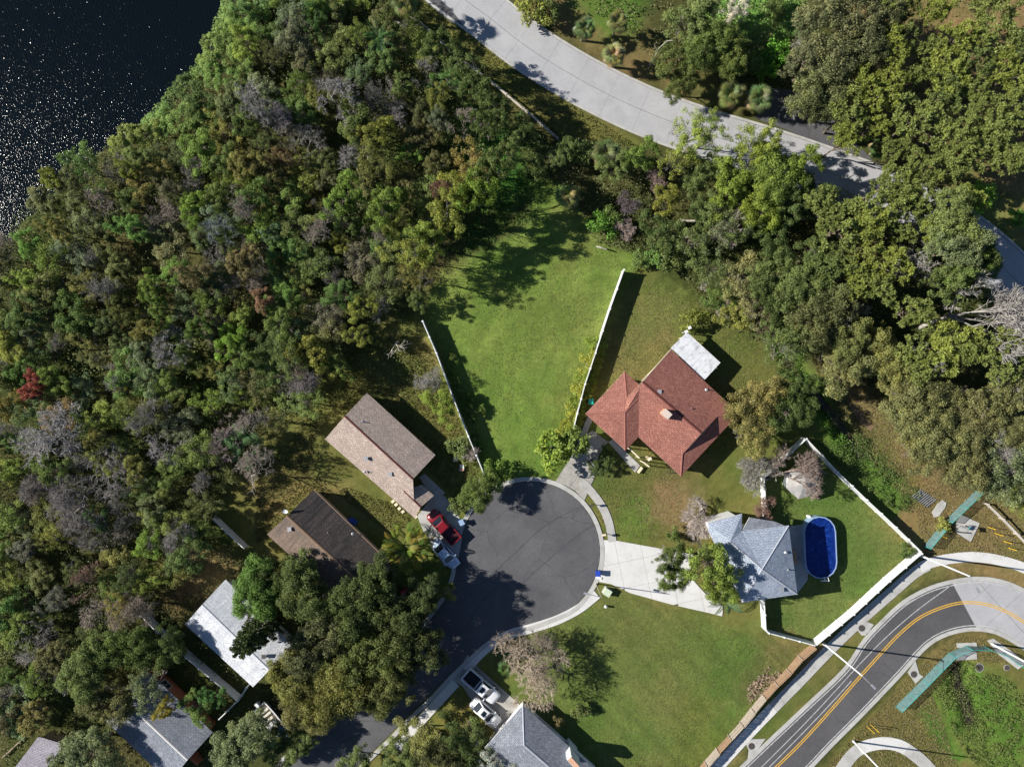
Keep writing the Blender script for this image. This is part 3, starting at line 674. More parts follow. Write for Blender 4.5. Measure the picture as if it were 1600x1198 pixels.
pad('sand_patch', [(1326, 630), (1336, 634), (1352, 652), (1366, 668), (1358, 672), (1340, 655)], 0.06, 'soil')
M['gazebo'] = noise_mat('gazebo_roof', (0.22, 0.22, 0.23), (0.42, 0.40, 0.37), 1.2, 8, 0.8)
# ------------------------------------------------------------------ houses
def solid_roof(name, faces, mat, parent, th=0.16, mats=None):
    """faces: lists of (px,py,z) eave/ridge corners; gives the slopes thickness and eave edges"""
    key = {}; V = []; F = []
    for f in faces:
        idx = []
        for p in f:
            k = (round(p[0], 1), round(p[1], 1), round(p[2], 2))
            if k not in key: key[k] = len(V); V.append(G(*p))
            idx.append(key[k])
        n = (V[idx[1]] - V[idx[0]]).cross(V[idx[2]] - V[idx[1]])
        if n.z < 0: idx = idx[::-1]
        if len(idx) > 3:
            n = (V[idx[1]] - V[idx[0]]).cross(V[idx[2]] - V[idx[1]]).normalized()
            if max(abs((V[i] - V[idx[0]]).dot(n)) for i in idx) > .03:
                F += [(idx[0], idx[j], idx[j + 1]) for j in range(1, len(idx) - 1)]; continue
        F.append(tuple(idx))
    n = len(V); VV = V + [v - Vector((0, 0, th)) for v in V]
    edges = {}
    for f in F:
        for a, b_ in zip(f, f[1:] + f[:1]): edges.setdefault(frozenset((a, b_)), []).append((a, b_))
    FF = list(F) + [tuple(i + n for i in f[::-1]) for f in F]; mi = [0] * len(F) + [1] * len(F)
    for e, l in edges.items():
        if len(l) == 1:
            a, b_ = l[0]; FF.append((a, a + n, b_ + n, b_)); mi.append(1)
    return mk(name, VV, FF, mat, parent, uv=True, mi=mi)
def inset(poly, d):
    """move every corner of a plan outline (x,y,z) inwards by d"""
    A = sum(poly[k][0] * poly[(k + 1) % len(poly)][1] - poly[(k + 1) % len(poly)][0] * poly[k][1] for k in range(len(poly)))
    s = 1 if A > 0 else -1; out = []
    for k in range(len(poly)):
        p = Vector(poly[k][:2]); a = Vector(poly[k - 1][:2]); c = Vector(poly[(k + 1) % len(poly)][:2])
        d1 = (p - a).normalized(); d2 = (c - p).normalized()
        n1 = Vector((-d1.y, d1.x)) * s; n2 = Vector((-d2.y, d2.x)) * s
        b_ = (n1 + n2); b_ = b_ / max(0.4, b_.dot(n1)) if b_.length > 0.1 else n1
        q = p + b_ * d; out.append((q.x, q.y, poly[k][2]))
    return out
def walls(parent, outline, mat, d=0.4, drop=0.22, name='wall'):
    W = inset([tuple(G(*p)) for p in outline], d); n = len(W)
    v = [(x, y, -0.1) for x, y, z in W] + [(x, y, z - drop) for x, y, z in W]
    f = [(k, (k + 1) % n, n + (k + 1) % n, n + k) for k in range(n)]
    mk(name, v, f, mat, parent); return W
def opening(parent, a, b_, t_, wd, ht, sill, what='window', frame='fascia_white', fill='pane'):
    """a window or door set proud in the wall running a->b"""
    a = Vector((a[0], a[1], 0)); b_ = Vector((b_[0], b_[1], 0)); c = a.lerp(b_, t_); d = (b_ - a).normalized(); ang = math.atan2(d.y, d.x)
    f = MB(); z = sill + ht / 2
    f.box((c.x, c.y, sill + ht), (wd + .12, .16, .08), ang); f.box((c.x, c.y, sill), (wd + .12, .16, .08), ang)
    for s in (-1, 1): f.box((c.x + d.x * s * wd / 2, c.y + d.y * s * wd / 2, z), (.08, .16, ht - .08), ang)
    if what == 'window': f.box((c.x, c.y, z), (.05, .12, ht - .08), ang)
    fr = f.build(what if what == 'window' else 'door_frame', M[frame], parent)
    MB().box((c.x, c.y, z), (wd - .08, .08, ht - .08), ang).build('pane' if what == 'window' else 'door', M[fill], fr)
def ridge(parent, pts, mat, wd=0.34, name='ridge_cap', up=0.03):
    P = [G(*p) + Vector((0, 0, up)) for p in pts]; v = []; f = []
    for k, p in enumerate(P):
        a = P[max(0, k - 1)]; c = P[min(len(P) - 1, k + 1)]; d = Vector((c.x - a.x, c.y - a.y)).normalized(); n = Vector((-d.y, d.x, 0)) * wd / 2
        v += [p + n - Vector((0, 0, .05)), p + Vector((0, 0, .03)), p - n - Vector((0, 0, .05))]
    for k in range(len(P) - 1): f += [(3 * k, 3 * k + 1, 3 * k + 4, 3 * k + 3), (3 * k + 1, 3 * k + 2, 3 * k + 5, 3 * k + 4)]
    return mk(name, v, f, mat, parent)
def vent(parent, px, py, z, box=False, mat='metal'):
    p = G(px, py, z); mb = MB()
    if box: mb.box(p + Vector((0, 0, .12)), (.36, .36, .24)); mb.box(p + Vector((0, 0, .27)), (.5, .5, .06))
    else: mb.tube(p - Vector((0, 0, .1)), p + Vector((0, 0, .42)), .06, n=8); mb.tube(p + Vector((0, 0, -.02)), p + Vector((0, 0, .04)), .2, .12, n=10)
    return mb.build('roof_vent', M[mat], parent)
def fascia_line(parent, pts, mat, h_=0.2, name='fascia'):
    mb = MB()
    P = [G(*p) for p in pts]
    for a, b_ in zip(P[:-1], P[1:]):
        d = b_ - a; L = d.length; q = d.to_track_quat('X', 'Z').to_matrix()
        mb.box((a + b_) / 2 - Vector((0, 0, .08)), (L, 0.07, h_), M=q)
    return mb.build(name, M[mat], parent)

# red house
h = thing('red_roofed_house', 'house with red shingle roof, white patio cover and cream walls beside the white fence', 'house', G(1040, 640))
A = (1048, 546, 2.8); B = (1155, 646, 2.8); Cc = (1064, 744, 2.8); D = (958, 646, 2.8); R0 = (1004, 596, 4.6); R1 = (1096, 676, 4.6)
rkS = (1066.5, 709, 3.5); rkE = (1120.5, 651, 3.5)
rf = solid_roof('roof', [[A, B, rkE, R1, R0], [R0, R1, rkS, Cc, D]], [M['shingle_red'], M['fascia_cream']], h)
solid_roof('hip_roof', [[(1064, 744, 2.79), (1066.5, 709, 3.45), (1120.5, 651, 3.45), (1155, 646, 2.79)]], [M['shingle_red'], M['fascia_cream']], h)
W_ = (915, 646.5, 2.8); S_ = (977, 703.5, 2.8); Nn = (976, 580.5, 2.8); Q_ = (976.8, 643.8, 3.95); R_ = (998, 622, 3.97); P_ = (979.4, 621, 3.62); J_ = (1001, 602.5, 2.9); K_ = (997.5, 683, 2.8)
solid_roof('garage_roof', [[W_, Nn, P_, Q_], [P_, (1001, 604, 4.35), R_, Q_], [W_, Q_, S_], [S_, Q_, R_, K_], [Nn, J_, P_]], [M['shingle_red'], M['fascia_cream']], h)
walls(h, [A, (1155, 646, 2.8), Cc, (958, 646, 2.8), (1003, 596, 4.5)], M['wall_cream'])
walls(h, [W_, (980, 584, 2.8), (1015, 618, 2.8), (1010, 672, 2.8), S_], M['wall_cream'])
g0 = MB(); a_, b_ = G(1069, 709, 3.3), G(1119, 654, 3.3); a_.z = 3.1; b_.z = 3.1; c_ = G(1096.5, 677, 4.5)
g0.add([a_, b_, c_, a_ + Vector((-.2, .2, 0)), b_ + Vector((-.2, .2, 0)), c_ + Vector((-.2, .2, 0))], [(0, 1, 2), (3, 5, 4), (0, 2, 5, 3), (1, 4, 5, 2)]); g0.build('gable_wall', M['wall_cream'], h)
ridge(h, [R0, R1], M['ridge_dark'], 0.3)
for l in ([W_, Q_], [Q_, S_], [Q_, R_], [(1064, 744, 2.8), rkS], [Nn, P_]): ridge(h, l, M['ridge_red'], 0.26)
fascia_line(h, [A, R0], 'fascia_cream'); fascia_line(h, [rkS, R1, rkE], 'ridge_red', .14)
vent(h, 1030, 612, 4.2, True); vent(h, 1079, 638, 3.9); vent(h, 1104, 609, 3.1)
ch = MB(); p = G(1038, 646, 4.2); ch.box((p.x, p.y, 4.8), (1.0, .75, 1.7), math.radians(-42)); ch.build('chimney', M['brick'], h)
MB().box((p.x, p.y, 5.69), (1.1, .85, .08), math.radians(-42)).build('chimney_cap', M['cap'], h)
PT = [(1048, 543.5, 2.55), (1073, 519, 2.35), (1125.5, 567, 2.35), (1100.5, 594, 2.55)]
pt = kind(bpy.data.objects.new('patio_cover', None), 'part') if False else None
for k in range(5):
    t0, t1 = k / 5 + .002, (k + 1) / 5 - .002
    lerp = lambda a, b_, t: tuple(x + (y - x) * t for x, y in zip(a, b_))
    q = [lerp(PT[0], PT[3], t0), lerp(PT[1], PT[2], t0), lerp(PT[1], PT[2], t1), lerp(PT[0], PT[3], t1)]
    solid_roof('patio_cover_panel', [q], [M['patio_white'], M['fascia_white']], h, 0.1)
fascia_line(h, [PT[1], PT[2]], 'fascia_white', .16, 'patio_gutter')
for p in (PT[1], lerp(PT[1], PT[2], .5), PT[2]):
    q = G(p[0] - 6, p[1] + 8, 2.3); MB().box((q.x, q.y, 1.1), (.1, .1, 2.4), .8).build('patio_post', M['fascia_cream'], h)
Wl = inset([tuple(G(*p)) for p in [W_, (980, 584, 2.8), (1015, 618, 2.8), (1010, 672, 2.8), S_]], .4)
opening(h, Wl[0], Wl[-1], .5, 2.6, 2.1, 0.02, 'door', 'fascia_white', 'fascia_white')
Wm = inset([tuple(G(*p)) for p in [A, (1155, 646, 2.8), Cc, (958, 646, 2.8), (1003, 596, 4.5)]], .4)
for t_ in (.2, .5): opening(h, Wm[0], Wm[1], t_ + .2, 1.4, 1.1, 1.0)
opening(h, Wm[2], Wm[3], .22, 1.8, 1.2, .9); opening(h, Wm[2], Wm[3], .42, 1.0, 2.05, .05, 'door', 'fascia_cream', 'wood_brown')
opening(h, Wm[4], Wm[0], .5, 1.2, 1.0, 1.1); opening(h, Wm[1], Wm[2], .5, 1.6, 1.1, 1.0)
for t_ in ((899, 540), (1072, 512), (1065, 521)): pass
# cream garden arch beams in front of the porch
t_ = thing('porch_entry_frame', 'cream painted entry beams and low post between the porch and the front walk', 'pergola', G(1000, 718))
for a, b_ in (((984, 701.5), (999, 715.5)), ((1005, 722), (1014.5, 729))):
    p, q = G(*a, 2.2), G(*b_, 2.2); MB().box((p + q) / 2, ((q - p).length, .16, .2), math.atan2(q.y - p.y, q.x - p.x)).build('beam', M['fascia_cream'], t_)
    for e in (p, q): MB().box((e.x, e.y, 1.05), (.12, .12, 2.1)).build('post', M['fascia_cream'], t_)
p = G(1015, 717, 2.3); MB().box(p, (.5, .32, .3), .5).build('post_cap', M['fascia_cream'], t_); MB().box((p.x, p.y, 1.07), (.3, .25, 2.15), .5).build('post', M['fascia_cream'], t_)
p, q = G(998, 738.5, .9), G(1003.5, 731, .9); t_ = thing('garden_bench', 'small pinkish bench at the end of the front walk', 'bench', G(1000, 735))
MB().box((p + q) / 2 - Vector((0, 0, .45)), (.9, .35, .06), math.atan2(q.y - p.y, q.x - p.x)).build('seat', M['fascia_cream'], t_)
for e in (p, q): MB().box((e.x, e.y, .22), (.08, .3, .42), math.atan2(q.y - p.y, q.x - p.x)).build('leg', M['wood_brown'], t_)

# tan house
h = thing('tan_roofed_house', 'long house with sand-coloured gable roof and small garage wing near the cul-de-sac', 'house', G(600, 710))
W_ = (507.6, 685.8, 2.6); Nn = (573.2, 613.6, 2.7); E_ = (680.4, 710.8, 2.7); r0 = (538.7, 650, 4.3); r1 = (645.3, 748.3, 4.3)
v1 = (631, 766.2, 3.4); w0 = (657.3, 792, 3.4); w1 = (648.3, 809.4, 2.6)
solid_roof('roof', [[Nn, E_, r1, r0], [W_, r0, r1, v1, w0, w1]], [M['shingle_tan'], M['fascia_brown']], h)
solid_roof('garage_roof', [[v1, (659.3, 757, 2.62), (678, 774.3, 2.62), w0]], [M['shingle_tan'], M['fascia_brown']], h)
walls(h, [W_, r0, Nn, E_, r1, (631, 764, 2.9), (606, 772, 2.6)], M['wall_tan'])
walls(h, [(600, 766, 2.6), (630, 764, 3.3), (659.3, 757, 2.6), (678, 774.3, 2.6), w0, w1], M['wall_tan'])
ridge(h, [r0, r1], M['ridge_dark'], 0.24); ridge(h, [v1, w0], M['ridge_dark'], 0.24)
vent(h, 572, 716, 3.6, True); vent(h, 610, 740, 3.6, True); vent(h, 570, 737, 3.1); vent(h, 566, 659, 3.9)
Wm = inset([tuple(G(*p)) for p in [Nn, E_, r1, W_]], .4)
for t_ in (.2, .5, .8): opening(h, Wm[0], Wm[1], t_, 1.4, 1.1, 1.0)
Wm = inset([tuple(G(*p)) for p in [(678, 774.3, 2.6), w1, (600, 740, 2.6)]], .4)
opening(h, Wm[0], Wm[1], .5, 2.3, 2.0, .05, 'door', 'fascia_white', 'fascia_white')

# dark roofed house
h = thing('dark_roofed_house', 'house with stained black-brown gable roof left of the cul-de-sac', 'house', G(515, 840))
Nn = (490.2, 764.8, 2.5); E_ = (617, 886.5, 2.5); W_ = (417.3, 834.7, 2.7); r0 = (448, 806, 4.2); r1 = (574, 922, 4.2); S_ = (543, 950, 2.7)
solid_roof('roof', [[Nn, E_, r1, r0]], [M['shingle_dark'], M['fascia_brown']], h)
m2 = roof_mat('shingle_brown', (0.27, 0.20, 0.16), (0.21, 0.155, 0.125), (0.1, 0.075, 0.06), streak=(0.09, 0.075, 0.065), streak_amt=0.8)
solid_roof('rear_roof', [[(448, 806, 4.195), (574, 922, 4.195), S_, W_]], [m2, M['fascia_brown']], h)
walls(h, [W_, r0, Nn, E_, r1, S_], M['wall_tan']); ridge(h, [r0, r1], M['fascia_brown'], 0.3)
for a, b_ in ((513, 831), (551, 834), (544, 868)): vent(h, a, b_, 3.2)
vent(h, 453, 826, 3.9, True)
fascia_line(h, [Nn, E_], 'wood_brown', .18)
Wm = inset([tuple(G(*p)) for p in [Nn, E_, r1, W_]], .4)
for t_ in (.25, .6, .85): opening(h, Wm[0], Wm[1], t_, 1.4, 1.1, 1.0)
t_ = thing('satellite_dish', 'white satellite dish at the gable of the dark-roofed house', 'dish', G(445.5, 799, 3.9))
p = G(445.5, 798, 4.5); mb = MB(); c = [];
for r_, z_ in ((0, 0), (.2, .03), (.36, .1)):
    for k in range(12): c.append(p + Matrix.Rotation(.6, 3, 'X') @ Vector((r_ * math.cos(k * math.pi / 6), r_ * math.sin(k * math.pi / 6), z_)))
mb.add(c, [(12 * j + k, 12 * j + (k + 1) % 12, 12 * j + 12 + (k + 1) % 12, 12 * j + 12 + k) for j in (0, 1) for k in range(12)]); mb.build('dish', M['hull'], t_)
MB().tube(p - Vector((0, 0, .8)), p, .04).build('mount', M['metal'], t_)

# white roofed house
h = thing('white_roofed_house', 'house with pale white-grey rolled gable roof among the oaks, bare tree shadows on it', 'house', G(370, 985))
Nn = (352.5, 905, 2.6); W_ = (288.8, 975, 2.6); S_ = (395.3, 1073, 2.6); E_ = (459, 1008, 2.6); r0 = (316, 944, 3.6); r1 = (421.4, 1046, 3.6)
solid_roof('roof', [[Nn, E_, r1, r0], [r0, r1, S_, W_]], [M['roof_white'], M['fascia_white']], h)
walls(h, [W_, r0, Nn, E_, r1, S_], M['wall_white']); ridge(h, [r0, r1], M['ridge_grey'], .2)
vent(h, 413, 1024.5, 3.6, True, 'iron'); vent(h, 411, 1043.5, 3.3)
Wm = inset([tuple(G(*p)) for p in [W_, Nn, E_, S_]], .4)
for t_ in (.2, .5, .8): opening(h, Wm[1], Wm[2], t_, 1.4, 1.1, 1.0)
for t_ in (.3, .7): opening(h, Wm[3], Wm[0], t_, 1.4, 1.1, 1.0)

# terracotta walled house
h = thing('terracotta_walled_house', 'grey shingle gable house with terracotta walls at the lower left', 'house', G(250, 1125))
E_ = (332.4, 1143.3, 2.8); Nn = (228, 1045, 2.8); r0 = (190, 1090, 4.2); r1 = (292.8, 1187, 4.2); W_ = (163, 1124, 2.8); S_ = (265, 1222, 2.8)
solid_roof('roof', [[Nn, E_, r1, r0], [r0, r1, S_, W_]], [M['shingle_grey'], M['fascia_brown']], h)
walls(h, [W_, r0, Nn, E_, r1, S_], M['wall_terra']); ridge(h, [r0, r1], M['fascia_white'], .26)
Wm = inset([tuple(G(*p)) for p in [W_, Nn, E_, S_]], .4)
for t_ in (.25, .7): opening(h, Wm[1], Wm[2], t_, 1.3, 1.1, 1.0)
def lowwall(name, label, px, ht, mat, th=0.2, cat='wall'):
    P = [G(*p) for p in px]; o = thing(name, label, cat, P[0])
    for a, b_ in zip(P[:-1], P[1:]):
        d = b_ - a; MB().box(((a + b_) / 2).to_tuple()[:2] + (ht / 2 - .05,), (d.length, th, ht + .1), math.atan2(d.y, d.x)).build('wall_section', M[mat], o)
        MB().box(((a + b_) / 2).to_tuple()[:2] + (ht + .03,), (d.length, th + .08, .06), math.atan2(d.y, d.x)).build('coping', M[mat], o)
    return o
lowwall('terracotta_wall', 'terracotta garden wall along the right side of the grey shingle house', [(287, 1083), (325, 1118)], 1.7, 'wall_terra')
lowwall('terracotta_wall', 'short terracotta wall below the right corner of the grey shingle house', [(298, 1165), (318, 1184)], 1.8, 'wall_terra')

# small lower-left outbuilding
h = thing('mauve_roofed_shed', 'small outbuilding with flat mauve-grey roof at the bottom left corner', 'shed', G(70, 1170))
q = [(60, 1150, 2.5), (100, 1162.5, 2.5), (64, 1210, 2.6), (22, 1200, 2.6)]
solid_roof('roof', [q], [M['shingle_mauve'], M['fascia_brown']], h); walls(h, q, M['wall_tan'], .3)
h = thing('leaning_rail', 'dark timber rail lying beside the mauve-roofed shed', 'rail', G(20, 1180)); mb = MB(); mb.box(G(22, 1166, .3), (4.2, .12, .2), .75); mb.build('rail', M['wood_old'], h)

# lower middle house
h = thing('hipped_grey_house', 'house with blue-grey hipped shingle roof and tall chimney at the bottom edge', 'house', G(840, 1190))
Nn = (817, 1101, 2.5); E_ = (940, 1211, 2.5); W_ = (757, 1168, 2.5); S_ = (880, 1278, 2.5); r0 = (819, 1164, 4.2); r1 = (878, 1215, 4.2)
solid_roof('roof', [[Nn, E_, r1, r0], [r0, r1, S_, W_], [W_, Nn, r0], [E_, S_, r1]], [M['shingle_grey'], M['fascia_white']], h)
walls(h, [W_, Nn, E_, S_], M['wall_white']); ridge(h, [Nn, r0], M['ridge_grey'], .22); ridge(h, [r0, r1], M['ridge_grey'], .22)
p = G(889, 1158); MB().box((p.x + .2, p.y - .35, 2.4), (1.7, .75, 4.9), math.radians(-48)).build('chimney', M['vinyl'], h)
MB().box((p.x + .2, p.y - .35, 4.95), (1.5, .6, .16), math.radians(-48)).build('chimney_cap', M['brick'], h)
Wm = inset([tuple(G(*p)) for p in [W_, Nn, E_, S_]], .4)
for t_ in (.25, .6): opening(h, Wm[1], Wm[2], t_, 1.4, 1.1, .9)

# pale blue two-storey house
h = thing('pale_blue_roofed_house', 'two-storey house with pale blue shingle hip roof beside the oval pool', 'house', G(1180, 868))
ze = 5.1
a_ = (1106, 817, ze); b1 = (1159.5, 802.5, ze); c1 = (1159, 829.5, ze + .35); nb = (1190, 818.5, ze); NE = (1232.5, 821, ze); SE = (1246, 928, ze); SWc = (1160, 941, ze); d1 = (1107, 829, ze)
ap = (1191, 889, 7.0); bp_ = (1141, 846, 6.3)
solid_roof('roof', [[NE, SE, ap], [SE, SWc, ap], [SWc, d1, bp_, ap], [d1, a_, bp_], [a_, b1, c1, bp_], [NE, ap, bp_, c1]], [M['shingle_blue'], M['fascia_white']], h)
solid_roof('dormer_roof', [[(1159, 831, ze + .3), (1171, 808, ze - .1), (1211, 814.5, ze - .1), (1228, 822, ze - .02)]], [M['shingle_grey'], M['fascia_white']], h, .12)
walls(h, [a_, b1, (1165, 826, ze), NE, SE, SWc, (1150, 889, ze), d1], M['wall_white'], .4)
for l in ([NE, ap], [SE, ap], [bp_, ap], [SWc, ap]): ridge(h, l, M['ridge_grey'], .2)
vent(h, 1220.5, 920, 5.6, True); vent(h, 1228, 863, 5.6); vent(h, 1231, 890, 5.5)
Wm = inset([tuple(G(*p)) for p in [NE, SE, SWc, (1107, 829, ze)]], .4)
for s_ in (.9, 3.5):
    for t_ in (.25, .6): opening(h, Wm[0], Wm[1], t_, 1.4, 1.1, s_)
    for t_ in (.3, .7): opening(h, Wm[1], Wm[2], t_, 1.3, 1.1, s_)
# white gazebo behind the yard fence, under the bare tree
h = thing('garden_gazebo', 'pale six-sided garden shed under the fan-shaped bare tree in the fenced yard', 'shed', G(1245, 752))
c = G(1243, 751); hx = [(c.x + 2.1 * math.cos(k * math.pi / 3 + .3), c.y + 2.1 * math.sin(k * math.pi / 3 + .3)) for k in range(6)]
mb = MB(); v = [(x, y, 2.3) for x, y in hx] + [(c.x, c.y, 3.2)]; mb.add(v + [(x, y, 2.22) for x, y in hx], [(k, (k + 1) % 6, 6) for k in range(6)] + [(k, 7 + k, 7 + (k + 1) % 6, (k + 1) % 6) for k in range(6)] + [(12, 11, 10, 9, 8, 7)]); mb.build('roof', M['gazebo'], h)
MB().prism([(c.x + (x - c.x) * .85, c.y + (y - c.y) * .85) for x, y in hx], 0, 2.25).build('wall', M['wall_white'], h)

# ------------------------------------------------------------------ fences
def vfence(label, px, ht=1.75, name='vinyl_fence', pan=2.4, mat='vinyl', group='white vinyl fences'):
    P = [G(*p) for p in px]; o = thing(name, label, 'fence', P[0], group)
    for a, b_ in zip(P[:-1], P[1:]):
        d = b_ - a; n = max(1, round(d.length / pan)); ang = math.atan2(d.y, d.x)
        for k in range(n):
            q = a.lerp(b_, k / n); e = a.lerp(b_, (k + 1) / n); c = (q + e) / 2; L = d.length / n - .2
            mb = MB(); mb.box((c.x, c.y, ht / 2), (L, .045, ht - .1), ang); mb.box((c.x, c.y, ht - .03), (L, .10, .13), ang); mb.box((c.x, c.y, .12), (L, .09, .14), ang)
            mb.build('fence_panel', M[mat], o)
            mb = MB(); mb.box((q.x, q.y, ht / 2), (.16, .16, ht + .14), ang); mb.box((q.x, q.y, ht + .1), (.22, .22, .06), ang); mb.build('post', M[mat], o)
        mb = MB(); mb.box((b_.x, b_.y, ht / 2), (.13, .13, ht + .1), ang); mb.build('post', M[mat], o)
    return o
vfence('straight white fence on the left side of the bright green lot', [(663, 504), (684, 553), (708, 617), (733, 680), (757, 738)], 1.95)
vfence('slightly curved white fence between the green lot and the red-roofed house', [(971.5, 425), (950, 485), (928, 552), (912, 600), (900, 645), (893, 673)], 1.98)
vfence('white fence enclosing the pool yard and running down to the sidewalk', [(1192, 815), (1190, 788), (1187, 745), (1252, 684), (1300, 735), (1345, 778), (1390, 820), (1428, 857)])
vfence('white fence between the roadside sidewalk and the pool yard', [(1429, 860), (1380, 902), (1325, 953), (1268, 1000)])
vfence('short white fence below the pale blue house', [(1187, 930), (1190, 978), (1194.5, 982), (1265, 1001)])
vfence('shaded white fence between the wood and the dark-roofed house yard', [(337, 804), (388, 852)])
vfence('white fence along the lower side of the white-roofed house', [(230, 955), (255, 981), (300, 1020), (378, 1086)])
vfence('narrow white gate fence at the corner of the white-roofed house', [(392, 1066), (379, 1086), (350, 1114)], pan=1.6)
# old plank fence along the roadside
random.seed(5)
P = line([(1083, 1210), (1120, 1167), (1156, 1128), (1178, 1100), (1203, 1070), (1226, 1049), (1240, 1030), (1268, 1006)])
Q = resample(P, 2.4); o = thing('plank_fence', 'old leaning brown and grey plank fence along the lawn beside the road', 'fence', Q[0])
for k in range(len(Q) - 1):
    a, b_ = Q[k], Q[k + 1]; d = b_ - a; ang = math.atan2(d.y, d.x); n = Vector((-d.y, d.x, 0)).normalized(); c = (a + b_) / 2
    brown = k in (0, 2, 6, 7, 8, 9, 12, 13, 14); mt = M['wood_brown'] if brown else M['wood_old']; tilt = random.uniform(-.05, .08)
    mb = MB(); nb_ = int(d.length / .15)
    for j in range(nb_):
        e = a.lerp(b_, (j + .5) / nb_); hh = 1.75 + random.uniform(-.03, .03)
        R = Matrix.Rotation(ang, 3, 'Z') @ Matrix.Rotation(tilt, 3, 'X'); mb.box(e + Vector((0, 0, hh / 2)) + n * random.uniform(-.01, .01), (.135, .022, hh), M=R)
    pn = mb.build('fence_panel', mt, o)
    for z in (.35, 1.0, 1.6): MB().box((c.x + n.x * .05 - n.x * tilt * z * 0, c.y + n.y * .05, z), (d.length, .045, .09), ang).build('rail', M['wood_brown'] if brown else M['log_grey'], o)
    MB().box((a.x + n.x * .09, a.y + n.y * .09, .85), (.1, .1, 1.7), ang).build('post', M['wood_old'], o)
def railfence(label, px, ht=0.75, seg=3.0):
    Q = resample(line(px), seg); o = thing('log_rail_fence', label, 'fence', Q[0], 'log rail fences')
    for k in range(len(Q) - 1):
        a, b_ = Q[k], Q[k + 1]; j = Vector((random.uniform(-.06, .06), random.uniform(-.06, .06), 0))
        MB().tube(a + Vector((0, 0, ht)) + j, b_ + Vector((0, 0, ht)) + j, .10, .12, 8).build('rail', M['log_grey'], o)
        MB().tube(a + Vector((0, 0, ht * .45)), b_ + Vector((0, 0, ht * .45)), .07, n=6).build('rail', M['log_grey'], o)
        MB().tube(a - Vector((0, 0, .1)), a + Vector((0, 0, ht + .18)), .12, n=8).build('post', M['log_grey'], o)
railfence('weathered grey log rail along the upper edge of the left wood', [(627, 16), (655, 38), (680, 58), (705, 85), (740, 110), (770, 133), (800, 158), (838, 190), (872, 220)])
railfence('weathered log rail running off the right edge near the yellow marker posts', [(1537, 786), (1560, 808), (1585, 834), (1630, 880)], .95)
def meshfence(label, px, ht=1.8):
    Q = resample(line(px, 0, 3), 2.4); o = thing('mesh_fence', label, 'fence', Q[0], 'teal mesh fences')
    for k in range(len(Q) - 1):
        a, b_ = Q[k], Q[k + 1]; u = Vector((0, 0, 1))
        mk('mesh_panel', [a, b_, b_ + u * ht, a + u * ht], [(0, 1, 2, 3)], M['mesh'], o)
        MB().tube(a + u * ht, b_ + u * ht, .03, n=5).build('rail', M['mesh'] if False else M['teal_bin'], o)
        MB().tube(a, a + u * (ht + .08), .035, n=6).build('post', M['teal_bin'], o)
    MB().tube(Q[-1], Q[-1] + u * (ht + .08), .035, n=6).build('post', M['teal_bin'], o)
meshfence('short teal mesh fence panel at the corner of the white pool yard fence', [(1443, 853), (1466, 825)])
meshfence('teal mesh fence above the concrete equipment pad', [(1476, 813), (1524, 767)])
meshfence('long teal mesh fence curving between the road and the weedy pond', [(1399, 1103), (1440, 1062), (1475, 1026), (1496, 1010), (1528, 1008), (1558, 1015), (1588, 1036)])

# ------------------------------------------------------------------ pool
p0 = G(1276, 852); R = 1.95; hl = 2.0
def stadium(r_, hl_, n=9):
    out = []
    for s, c0 in ((1, 0), (-1, math.pi)):
        for k in range(n):
            t_ = c0 + math.pi * k / (n - 1); out.append((r_ * math.cos(t_), s * hl_ + r_ * math.sin(t_)))
    return out
rot = Matrix.Rotation(math.radians(2.5), 2)
def st(r_, hl_): return [tuple(Vector((p0.x, p0.y)) + rot @ Vector(q)) for q in stadium(r_, hl_)]
o = thing('oval_pool', 'oval above-ground swimming pool with pale blue rim beside the pale blue house', 'pool', p0)
A_, B_ = st(2.05, 1.95), st(1.93, 1.95); n = len(A_); zt = 1.25
mk('pool_wall', [(x, y, 0) for x, y in A_] + [(x, y, zt) for x, y in A_], [(k, (k + 1) % n, n + (k + 1) % n, n + k) for k in range(n)], M['pool_wall'], o)
mk('liner', [(x, y, .05) for x, y in B_] + [(x, y, zt) for x, y in B_], [(n + k, n + (k + 1) % n, (k + 1) % n, k) for k in range(n)] + [tuple(range(n))], M['pool_liner'], o)
mk('water', [(x, y, zt - .18) for x, y in B_], [tuple(range(n))], M['pool_water'], o)
A2, B2 = st(2.07, 1.95), st(1.93, 1.95)
for k in range(n):
    j = (k + 1) % n
    mk('rim_section', [(A2[k][0], A2[k][1], zt + .03), (A2[j][0], A2[j][1], zt + .03), (B2[j][0], B2[j][1], zt + .03), (B2[k][0], B2[k][1], zt + .03), (A2[k][0], A2[k][1], zt - .04), (A2[j][0], A2[j][1], zt - .04), (B2[j][0], B2[j][1], zt - .04), (B2[k][0], B2[k][1], zt - .04)], [(3, 2, 1, 0), (0, 1, 5, 4), (2, 3, 7, 6), (4, 5, 6, 7)], M['pool_wall'], o)
t_ = thing('pool_ladder', 'white plastic ladder at the lower end of the oval pool', 'ladder', G(1286, 900)); p = G(1284, 901)
for s in (-.25, .25):
    MB().path([(p.x + s, p.y - .5, 0), (p.x + s, p.y - .1, 1.7), (p.x + s, p.y + .35, 1.3)], [.04, .04, .04]).build('rail', M['hull'], t_)
for k in range(4): MB().box((p.x, p.y - .45 + .09 * k, .25 + .32 * k), (.5, .16, .05)).build('step', M['hull'], t_)
t_ = thing('pool_pump', 'small white pool pump on the patio near the pool top', 'pump', G(1262, 806)); p = G(1262, 806)
MB().tube((p.x, p.y, 0), (p.x, p.y, .5), .2, .2, 10).build('tank', M['hull'], t_); MB().box((p.x + .35, p.y, .15), (.4, .2, .25)).build('motor', M['iron'], t_)
